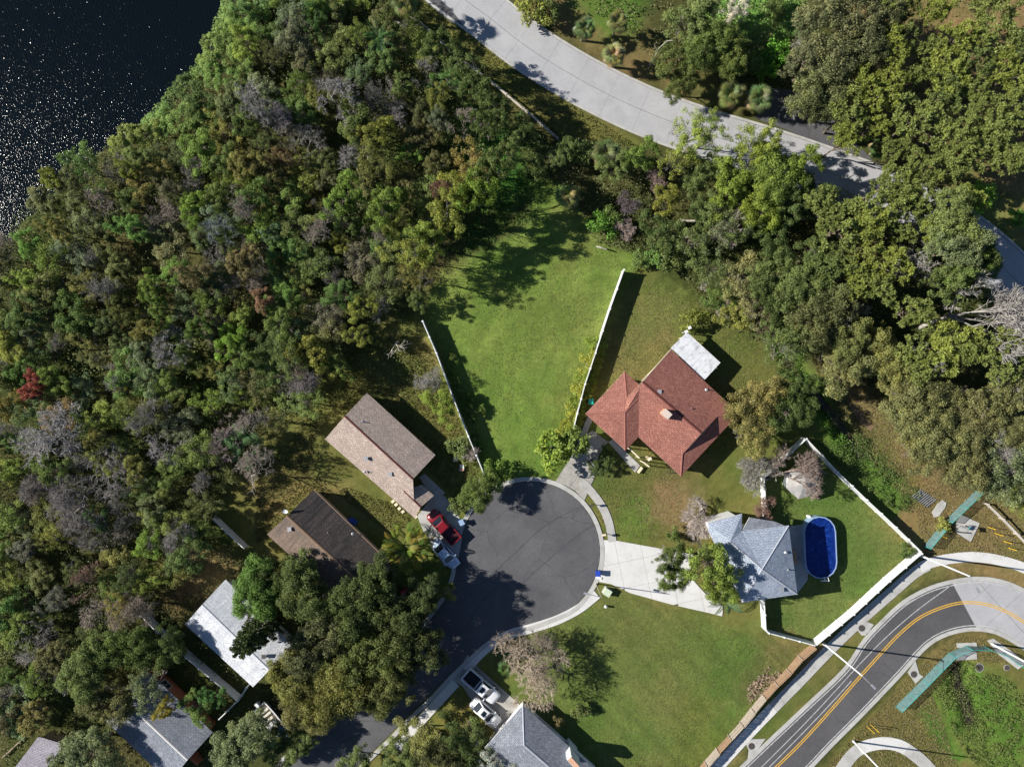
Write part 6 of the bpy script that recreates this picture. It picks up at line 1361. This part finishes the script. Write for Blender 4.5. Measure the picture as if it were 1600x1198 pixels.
T += [('oak', 1487, 350, 40, 11, (0.109, 0.128, 0.051), None, None), ('oak', 1500, 388, 36, 11, GG, None, None), ('leafy', 1480, 440, 28, 10, OL, None, None), ('leafy', 1508, 430, 32, 9.5, (0.090, 0.122, 0.036), None, None),
 ('oak', 1250, 450, 38, 7.5, OL, None, None), ('oak', 1280, 500, 44, 8, (0.087, 0.091, 0.043), None, None), ('oak', 1325, 535, 36, 7.5, (0.096, 0.104, 0.041), None, None), ('thin', 1237, 535, 36, 7, OL, None, None), ('oak', 1290, 470, 34, 7.5, (0.083, 0.091, 0.041), None, None), ('thin', 1337, 565, 42, 7, (0.154, 0.146, 0.058), None, None), ('oak', 1380, 555, 40, 7, (0.122, 0.122, 0.046), None, None), ('oak', 1310, 580, 30, 6, (0.154, 0.140, 0.058), None, None), ('leafy', 1440, 420, 24, 6.5, OL, None, None), ('oak', 1532, 392, 24, 9, OL, None, None), ('leafy', 1270, 400, 26, 7, DK, None, None), ('leafy', 1262, 300, 30, 6, DK, None, None),
 ('fanbare', 1437, 512, 115, 11.5, OL, 'big pale fan-shaped leafless tree reaching to the right edge', (.31, .29, .27)), ('bare', 1450, 392, 40, 9, OL, 'pale grey leafless tree among the pines', (.42, .4, .37)), ('densebare', 1362, 492, 42, 8, OL, 'beige drooping leafless tree left of the big fan-shaped one', (.36, .32, .27)), ('bare', 1455, 560, 26, 9.5, OL, None, GY), ('bare', 1330, 500, 26, 8, OL, None, GY),
 ('oak', 1425, 645, 46, 7, (0.109, 0.110, 0.052), None, None), ('oak', 1470, 690, 46, 7, (0.102, 0.104, 0.049), None, None), ('oak', 1462, 628, 44, 7, (0.109, 0.110, 0.052), None, None), ('oak', 1525, 655, 42, 7, (0.115, 0.110, 0.055), None, None), ('oak', 1562, 630, 40, 7, (0.109, 0.110, 0.052), None, None), ('thin', 1575, 720, 44, 7, GG, None, None), ('oak', 1512, 725, 38, 6.5, (0.109, 0.107, 0.052), None, None), ('thin', 1550, 755, 34, 6, GG, None, None), ('oak', 1418, 615, 34, 6, (0.128, 0.122, 0.052), None, None), ('oak', 1590, 680, 34, 7, (0.102, 0.104, 0.049), None, None), ('densebare', 1568, 715, 42, 7.5, OL, None, (.33, .31, .29)), ('bare', 1520, 640, 30, 7.6, OL, None, PK), ('leafy', 1595, 775, 24, 4.5, YG, None, None), ('bare', 1590, 610, 26, 8, OL, None, GY), ('leafy', 1590, 600, 18, 6, FG, None, None), ('thin', 1440, 700, 30, 6, (0.141, 0.134, 0.058), None, None),
 ('bush', 1536, 307, 22, 2, (.12, .21, .035), 'lime green bush near the right edge below the pines', None), ('bush', 1592, 340, 14, 1.6, (.08, .16, .03), None, None),
 # between street and red house
 ('leafy', 1003, 243, 26, 6, (0.096, 0.134, 0.036), None, None), ('thin', 1078, 212, 30, 8.5, (.15, .18, .045), 'open pale yellow-green tree overhanging the concrete street', None), ('thin', 1110, 205, 28, 8.5, (.14, .17, .04), None, None), ('thin', 1060, 250, 28, 6.5, YG, None, None), ('thin', 1170, 228, 30, 8, (.15, .175, .04), None, None), ('leafy', 1200, 232, 26, 8, (.14, .16, .035), None, None), ('leafy', 1140, 292, 34, 7, (.12, .15, .03), None, None), ('oak', 1210, 278, 44, 7.5, (0.115, 0.146, 0.038), None, None), ('leafy', 1250, 262, 32, 7.5, (.11, .14, .03), None, None), ('leafy', 1180, 325, 32, 7, (.13, .155, .03), None, None), ('leafy', 1235, 320, 30, 7, DK, None, None), ('leafy', 1110, 262, 26, 6, OL, None, None), ('leafy', 1040, 312, 22, 5.5, (.17, .16, .035), None, None), ('thin', 1110, 322, 28, 6, OL, None, None), ('bush', 1140, 330, 20, 3, FG, None, None),
 ('densebare', 985, 300, 26, 5, OL, 'dark twiggy thicket right of the lot palm', (0.166, 0.134, 0.145)), ('densebare', 975, 368, 26, 3.2, OL, 'brown-grey brush heap at the upper right rim of the lot', (.34, .27, .24)), ('densebare', 1022, 290, 24, 4.5, OL, 'domed mauve-brown twiggy shrub above the brush heap', (.30, .22, .2)), ('bush', 940, 352, 20, 2.6, (.08, .15, .03), 'bright bush at the top right of the green lot', None), ('bush', 960, 340, 16, 2.4, FG, None, None), ('leafy', 1030, 362, 30, 5, DK, None, None), ('thin', 1078, 378, 30, 5.5, OL, None, None), ('thin', 1130, 362, 32, 6, GG, None, None), ('leafy', 1165, 352, 28, 6, OL, None, None), ('bare', 1150, 350, 30, 7, OL, None, PK), ('oak', 1205, 425, 36, 6.5, OL, None, None), ('thin', 1110, 420, 30, 5, (0.102, 0.122, 0.051), None, None), ('thin', 1160, 432, 34, 5.5, (0.141, 0.134, 0.065), None, None), ('leafy', 1128, 470, 24, 3.6, FG, None, None), ('leafy', 1150, 492, 26, 4, (.15, .15, .045), None, None), ('thin', 1180, 480, 30, 5, (0.166, 0.146, 0.072), None, None), ('densebare', 1148, 482, 22, 4.5, OL, 'pinkish bare shrub in the thicket above the patio cover', PK), ('densebare', 1192, 505, 22, 4, OL, 'brownish bare shrub beside the thicket above the golden tree', (.36, .26, .2)), ('leafy', 1212, 520, 26, 4.5, OL, None, None), ('bush', 1050, 400, 22, 2.4, OL, None, None), ('bush', 1000, 408, 16, 1.4, FG, None, None), ('bush', 1025, 400, 16, 1.6, (0.090, 0.146, 0.043), None, None), ('leafy', 1210, 380, 28, 6, DK, None, None), ('leafy', 1085, 290, 24, 5.5, OL, None, None), ('leafy', 890, 232, 20, 4, DK, None, None), ('bush', 920, 240, 20, 3, OL, None, None), ('thin', 870, 245, 20, 3.5, OL, None, None), ('leafy', 960, 262, 24, 5, OL, None, None), ('leafy', 1215, 480, 30, 6, DK, None, None), ('leafy', 1100, 340, 22, 5, DK, None, None),
 ('bush', 845, 265, 16, 2, DK, None, None), ('bush', 1085, 500, 18, 2.2, (.14, .15, .04), None, None), ('bush', 1418, 860, 12, 1.6, FG, 'small flowering shrub in the right corner of the pool yard', None), ('bush', 1475, 822, 12, 1.3, (.2, .19, .05), 'straw-coloured shrub in the gap between the teal fences', None),
 ('bush', 620, 740, 0, 2, OL, None, None)]
for a in T:
    if a[3] <= 0: continue
    plant(a[0], a[1], a[2], a[3], a[4], a[5], a[6], 'trees and shrubs of the woods and gardens' if a[6] is None else None, bark=a[7], rot_={1437: 0.08, 1200: 2.9, 1199: 0.35}.get(a[1]) if a[0] == 'fanbare' else None, k={1437: 0, 1200: 1, 1199: 0}.get(a[1]) if a[0] == 'fanbare' else None)
# the left wood
WOOD = [(-85, 420), (-30, 385), (25, 360), (70, 300), (140, 245), (240, 200), (300, 130), (340, 75), (372, 0), (372, -60), (600, -60), (640, 50), (700, 105), (730, 160), (760, 240), (775, 300), (730, 345), (690, 390), (655, 440), (620, 480), (570, 510), (540, 560), (500, 600), (470, 640), (410, 680), (360, 720), (350, 780), (320, 830), (300, 870), (240, 920), (215, 980), (120, 1010), (100, 1060), (60, 1130), (-85, 1160)]
pts = []; ex = [(a[1], a[2], a[3] * (.5 if 'bare' in a[0] else 1)) for a in T]
random.seed(4)
tries = 0
while len(pts) < 290 and tries < 30000:
    tries += 1; x = random.uniform(-75, 790); y = random.uniform(-55, 1150)
    if not bool(pip(np.array([x]), np.array([y]), WOOD)[0]): continue
    if any((x - a) ** 2 + (y - b_) ** 2 < 30 ** 2 for a, b_ in pts): continue
    if any((x - a) ** 2 + (y - b_) ** 2 < (rr_ * .62 + 11) ** 2 for a, b_, rr_ in ex): continue
    pts.append((x, y))
for x, y in pts:
    u = float(fbm(np.array([x]), np.array([y]), .008, 61, 2)[0]); rim = x > 560 or y > 620
    shore = min(math.hypot(x - a, y - b_) for a, b_ in LAKE[2:16]) < 62
    q = random.random()
    if shore and y < 230 and q < .8: plant('leafy', x, y, random.uniform(20, 27), random.uniform(3, 4.5), (.135 * random.uniform(.8, 1.15), .175, .06)); continue
    if q < .15: plant('bare', x, y, random.uniform(18, 28), random.uniform(4.5, 7), OL, bark=random.choice([GY, TW, PK, TW])); continue
    if q < .45: knd = 'thin'
    else: knd = 'leafy'
    c = random.choices([OL, DK, YG, FG, GO, OR, GG, (.11, .132, .042), (.108, .114, .046), (.10, .088, .048)], [34, 8 + (8 if rim else 0), 18, 7, 3, 1 if not rim else 0, 22, 22, 6, 2])[0]
    c = tuple(v * random.uniform(.8, 1.2) for v in c)
    plant(knd, x, y, random.uniform(17, 33), random.uniform(3.8, 6.4), c)
# palms
SP = (.115, .135, .045)
palm(630, 2, 5.6, SP, 'fan palm at the top edge casting a round shadow on the concrete street', R=1.25)
palm(912, 46, 3.2, (.085, .115, .04), 'dark fan palm left of the three above the concrete street'); palm(964, 36, 3.6, SP, 'fan palm furthest from the concrete street kerb'); palm(957, 88, 3.2, (.2, .19, .075), 'straw-green round fan palm right on the kerb of the concrete street', 30)
palm(1141, 148, 3.0, SP, 'left one of two fan palms beside the asphalt side apron', R=1.15); palm(1186, 155, 3.4, (.1, .13, .05), 'right one of two fan palms beside the asphalt side apron', 28, R=1.2)
palm(886, 306, 3.0, (.15, .175, .05), 'lone pale fan palm at the top of the green lot', 26, R=1.1); palm(945, 242, 3.6, (.08, .1, .035), 'fan palm in the thicket below the concrete street', 26, R=1.25)
palm(1374, 232, 2.6, (.08, .115, .035), 'low fan palm under the pines near the end of the kerb'); palm(1537, 408, 5.5, (.095, .13, .035), 'fan palm leaning over the shaded end of the concrete street', 26, R=1.2); palm(1545, 420, 0.4 + 4, (.09, .12, .035), 'second fan palm at the shaded end of the concrete street', 18)
palm(790, 1018, 1.2, (.07, .13, .035), 'upper one of two small palms beside the lower sidewalk', 16, R=.8, skirt=False); palm(789, 1043, 1.1, (.07, .12, .035), 'lower one of two small palms beside the lower sidewalk', 16, R=.75, skirt=False)
palm(1131, 940, 3.4, (.075, .125, .055), 'feathery palm at the corner of the white driveway', 13, FEA, .85, skirt=False); palm(1290, 345 - 30, 3, (.06, .085, .03), 'shaded fan palm left of the pines', 22)
palm(1265, 330, 2.6, (.055, .08, .03), 'shaded fan palm in the thicket left of the pines', 22); palm(590, 60, 5.5, (.06, .12, .04), 'feathery palm in the upper wood near the log rail', 16, FEA, .8, skirt=False)
# areca clump beside the driveway
o = thing('areca_palm_clump', 'large yellow-green clump of feathery palms left of the red pickup', 'palm clump', G(640, 848)); rs = random.Random(5)
for k in range(9):
    a = k * 2.4; r_ = .55 * math.sqrt(k); c = bpy.data.objects.new('stem', palm_trunk(3.0, .07, 70 + k)); COL.objects.link(c); c.parent = o; c.location = (r_ * math.cos(a), r_ * math.sin(a), 0); c.color = (.2, .24, .1, 1)
for k in range(110):
    a = rs.uniform(0, 6.28); r_ = 2.2 * math.sqrt(rs.random()); f = bpy.data.objects.new('frond', ARE[k % 2]); COL.objects.link(f); f.parent = o
    f.location = (r_ * math.cos(a), r_ * math.sin(a), 3.4 - r_ * .45 + rs.uniform(-.3, .3)); f.rotation_euler = (rs.uniform(-.3, .3), -rs.uniform(.1, 1.0), a + rs.uniform(-.8, .8)); s = rs.uniform(.6, .95); f.scale = (s, s, s)
    f.color = (*[v * rs.uniform(.8, 1.3) for v in ((.17, .18, .035) if rs.random() < .6 else (.07, .11, .025))], 1)
# tall tufted conifer leaning in view over the white roof
o = thing('tufted_conifer', 'tall dark conifer whose tufted boughs hang over the white roof', 'tree', G(428, 962)); rs = rsd(9); hh = 12.5; segs = [(np.array([0, 0, -.1 + hh * i / 8.]), np.array([0, 0, hh * (i + 1) / 8.]), .2 * (1 - i / 9), .2 * (1 - (i + 1) / 9.)) for i in range(8)]; tips = []
bs = []
for i in range(13):
    z = 3 + (hh - 3.2) * i / 12; L = 2.3 * (1 - .55 * i / 12)
    for j in range(6):
        a = j * 1.047 + i * .5 + rs.rand() * .3; e = np.array([L * math.cos(a), L * math.sin(a), z + .25]); bs.append((np.array([0, 0, z]), e, .05, .02)); 
        for t in (.35, .55, .75, .95): tips.append(np.array([L * t * math.cos(a), L * t * math.sin(a), z + .25 * t]))
V, F = tubes(segs, 7); c = link('trunk', np_mesh('conifer_trunk', V, F, None, M['bark']), None, o); c.color = (.42, .39, .35, 1)
V, F = tubes(bs, 4); c = link('boughs', np_mesh('conifer_boughs', V, F, None, M['bark']), None, o); c.color = (.3, .27, .22, 1)
C_ = np.array(tips); c_ = np.repeat(C_, 40, 0); q = unit(rs.randn(len(c_), 3)); s = unit(np.cross(q, rs.randn(len(c_), 3))) * .06; L = .34
V = np.stack([c_ - s * .3, c_ + q * L * .6 - s, c_ + q * L, c_ + q * L * .6 + s], 1).reshape(-1, 3); c = link('crown', np_mesh('conifer_needles', V, np.arange(len(V)).reshape(-1, 4), rs.rand(len(c_)), M['needle']), None, o); c.color = (.055, .075, .024, 1)
# yellow-leaved shrubs in rows along the fences
for j, (px, py) in enumerate([(938, 540), (932, 556), (928, 572), (923, 588), (918, 602), (913, 617), (909, 630), (905, 645), (900, 658), (895, 670), (888, 682)]):
    plant('bush', px - 6, py, 15, 1.3, (.20, .19, .035) if j % 3 else (.12, .15, .03), 'yellow-green shrub left of the curved white fence', 'shrubs along the curved white fence')
for j, (px, py) in enumerate([(705, 578), (712, 596), (706, 560), (722, 622), (728, 640), (735, 655), (716, 610), (742, 680), (747, 700), (738, 625), (752, 640)]):
    plant('bush', px, py, 8, 1.0, (.08, .11, .03), 'shaded shrub right of the straight white fence', 'shrubs in the shade of the straight white fence')
# standing snag and fallen trunks
o = thing('dead_snag', 'bare grey forked snag above the concrete street', 'dead tree', G(1015, 103)); p = G(1015, 103)
MB().path([p, p + Vector((.3, .3, 2.2)), p + Vector((.4, .4, 4.2))], [.13, .1, .08], 7).build('trunk', M['log_grey'], o)
MB().path([p + Vector((.4, .4, 4.2)), p + Vector((1.2, .9, 5.2)), p + Vector((1.9, .8, 5.6))], [.07, .05, .03]).build('limb', M['log_grey'], o); MB().path([p + Vector((.35, .35, 3.6)), p + Vector((-.2, .8, 4.4))], [.06, .03]).build('limb', M['log_grey'], o)
for a, b_, r_, lb in (((1062, 345), (1108, 346), .16, 'long pale fallen trunk in the thicket above the red-roofed house'), ((1030, 414), (1046, 393), .2, 'short mossy fallen log at the rim of the red house lawn'), ((932, 385), (948, 390), .12, 'crooked fallen branch at the upper right rim of the lot'), ((612, 30), (636, 45), .14, 'fallen limb by the palm at the top edge')):
    p, q = G(*a, .9 if r_ < .19 else .2), G(*b_, .9 if r_ < .19 else .2); o = MB().path([p, (p + q) / 2 + Vector((0, 0, .15)), q], [r_, r_ * .85, r_ * .6], 8).build('fallen_trunk', M['log_grey']); tag(o, lb, 'log')

# ------------------------------------------------------------------ ground growth: undergrowth, weeds and grass, each one mass
def scatter(poly, n, rs, mn=None):
    x0, x1 = min(p[0] for p in poly), max(p[0] for p in poly); y0, y1 = min(p[1] for p in poly), max(p[1] for p in poly); wp = wpoly(poly)
    a = G(x0, y1); b_ = G(x1, y0); X_ = a.x + (b_.x - a.x) * rs.rand(n * 2); Y_ = a.y + (b_.y - a.y) * rs.rand(n * 2); k = pip(X_, Y_, wp); return X_[k][:n], Y_[k][:n]
def mass(name, label, cat, poly, n, hmax, leaf, tint, seed, clump=.5, lop=1.0):
    rs = rsd(seed); X_, Y_ = scatter(poly, n, rs); dens = fbm(X_, Y_, clump, seed, 3); keep = rs.rand(len(X_)) < np.clip((dens - .3) * 3.2, .08, 1); X_, Y_, dens = X_[keep], Y_[keep], dens[keep]
    Z_ = rs.rand(len(X_)) * hmax * np.clip((dens - .25) * 2.5, .15, 1.2) + .03
    Nn_ = unit(rs.randn(len(X_), 3) * .6 + np.array([0, 0, .7])); V, F = leaves(np.stack([X_, Y_, Z_], 1), Nn_, leaf, .6, rs)
    o = link(name, np_mesh(name, V, F, np.clip(dens * .5 + rs.rand(len(X_)) * .55, 0, 1), M['leaf'])); o.color = (*tint, 1); kind(o, 'stuff'); return o
mass('undergrowth', '', '', WOOD, 120000, 2.6, .24, (.085, .102, .04), 701, .35)
mass('undergrowth', '', '', [(560, 500), (660, 440), (700, 560), (640, 620), (560, 600)], 2500, .4, .2, (.08, .1, .03), 702)
mass('undergrowth', '', '', [(860, 215), (1000, 230), (1160, 290), (1320, 300), (1500, 380), (1560, 460), (1620, 560), (1620, 760), (1400, 650), (1250, 560), (1100, 500), (1060, 420), (930, 380), (880, 300)], 52000, 1.6, .24, (.075, .085, .034), 703, .4)
mass('undergrowth', '', '', [(870, -30), (1010, 90), (1190, 160), (1350, 230), (1500, 290), (1640, 330), (1640, -40)], 22000, .9, .24, (.10, .10, .045), 704, .4)
mass('undergrowth', '', '', [(0, 880), (330, 850), (400, 900), (470, 870), (700, 930), (640, 1060), (480, 1160), (340, 1200), (0, 1200)], 24000, .9, .24, (.07, .075, .03), 705, .4)
mass('vines', '', '', [(1085, -30), (1255, -30), (1235, 60), (1180, 70), (1100, 40)], 9000, .5, .22, (.13, .2, .06), 706, .9)
mass('weeds', '', '', [(1455, 1075), (1505, 1030), (1570, 1060), (1625, 1110), (1625, 1220), (1540, 1220), (1490, 1150)], 18000, .5, .15, (.085, .10, .033), 707, 1.1)
mass('weeds', '', '', [(1270, 690), (1340, 670), (1440, 770), (1420, 800), (1380, 790)], 7000, .5, .2, (.055, .085, .025), 708, .8)  # tint lowered: the shadow over these weeds is put into their colour
mass('weeds', '', '', [(1205, 505), (1240, 560), (1290, 640), (1330, 690), (1310, 700), (1250, 620), (1195, 530)], 4500, .5, .22, (.06, .12, .022), 709, .8)
mass('shore_plants', '', '', [(380, -20), (365, 50), (310, 130), (260, 180), (232, 200), (222, 190), (262, 145), (318, 88), (345, 20), (352, -20)], 14000, .9, .24, (.13, .185, .06), 710, .5)
mass('undergrowth', '', '', [(640, 30), (700, 85), (760, 140), (800, 172), (860, 225), (840, 260), (790, 250), (740, 190), (690, 120), (640, 70)], 9000, .9, .22, (.055, .085, .028), 713, .6)
mass('dry_twigs', '', '', [(1165, 1075), (1200, 1040), (1222, 1052), (1190, 1085), (1170, 1100)], 1500, .25, .2, (.22, .17, .13), 711, 1.2)
mass('lawn_weeds', '', '', [(700, 170), (790, 250), (850, 290), (840, 335), (760, 385), (700, 410), (690, 300)], 9000, .35, .2, (.05, .1, .022), 712, .8)
def grass(poly, n, tint, seed, hh=.16):
    rs = rsd(seed); X_, Y_ = scatter(poly, n, rs); m_ = len(X_); dens = fbm(X_, Y_, .9, seed, 4); keep = rs.rand(m_) < .9; X_, Y_, dens = X_[keep], Y_[keep], dens[keep]; m_ = len(X_)
    a = rs.rand(m_) * 6.28; l = hh * (.5 + rs.rand(m_)); s = .05 + .05 * rs.rand(m_); lx, ly = np.cos(a) * s, np.sin(a) * s; tx, ty = rs.randn(m_) * .09, rs.randn(m_) * .09
    V = np.stack([np.stack([X_ - lx, Y_ - ly, np.zeros(m_)], 1), np.stack([X_ + lx, Y_ + ly, np.zeros(m_)], 1), np.stack([X_ + tx, Y_ + ty, l], 1)], 1).reshape(-1, 3)
    o = link('grass', np_mesh('grass', V, np.arange(3 * m_).reshape(-1, 3), np.clip(.2 + rs.rand(m_) * .5, 0, 1), M['leaf'])); o.color = (*[v * .62 for v in tint], 1); kind(o, 'stuff')
grass([(655, 500), (672, 450), (700, 415), (760, 395), (830, 340), (836, 280), (870, 285), (905, 340), (950, 385), (985, 420), (893, 690), (870, 745), (800, 755), (765, 735)], 22000, (.16, .21, .055), 801, .045)
grass([(800, 992), (925, 935), (960, 925), (1100, 965), (1185, 1000), (1255, 1010), (1170, 1110), (1085, 1205), (890, 1205), (870, 1110), (780, 1040)], 26000, (.14, .165, .05), 802, .045)
grass([(985, 430), (1090, 470), (1250, 560), (1200, 700), (1130, 700), (1060, 760), (1090, 850), (945, 835), (925, 780), (985, 640), (925, 640)], 24000, (.18, .17, .07), 803, .07)
grass([(1200, 740), (1258, 690), (1425, 858), (1275, 998), (1200, 980)], 9000, (.13, .16, .05), 804, .06)
grass([(1320, 570), (1560, 780), (1620, 840), (1620, 880), (1500, 865), (1445, 870), (1430, 800), (1290, 640)], 24000, (.21, .17, .09), 805, .12)
grass([(1285, 1205), (1430, 1045), (1500, 992), (1570, 1000), (1620, 1040), (1500, 1030), (1455, 1080), (1500, 1205)], 24000, (.2, .17, .08), 806, .1)
grass([(520, 560), (655, 510), (750, 735), (715, 790), (600, 640), (500, 640), (400, 740), (400, 850), (540, 760), (650, 800), (620, 840), (480, 740)], 30000, (.13, .125, .045), 807, .14)
grass([(640, -10), (700, 30), (830, 125), (1000, 230), (880, 220), (800, 165), (640, 30)], 16000, (.12, .13, .04), 808, .14)
# give every look-alike its own wording by its place in its row
byl = {}
for o in [x for x in COL.objects if x.parent is None and x.get('label')]: byl.setdefault(o['label'], []).append(o)
ORD = ['', 'second', 'third', 'fourth', 'fifth', 'sixth', 'seventh', 'eighth', 'ninth', 'tenth', 'eleventh', 'twelfth']
for lb, os_ in byl.items():
    n = len(os_)
    if n < 2: continue
    xs = [o.location.x for o in os_]; ys = [o.location.y for o in os_]; horiz = (max(xs) - min(xs)) >= (max(ys) - min(ys)); os_.sort(key=lambda o: o.location.x if horiz else -o.location.y)
    for k, o in enumerate(os_):
        if n == 2: s_ = ['left one', 'right one'][k] if horiz else ['upper one', 'lower one'][k]
        elif n == 3 and k == 1: s_ = 'middle one'
        elif k == 0: s_ = 'leftmost' if horiz else 'topmost'
        elif k == n - 1: s_ = 'rightmost' if horiz else 'lowest'
        else: s_ = ORD[k] + (' from left' if horiz else ' from top')
        o['label'] = lb + ', ' + s_
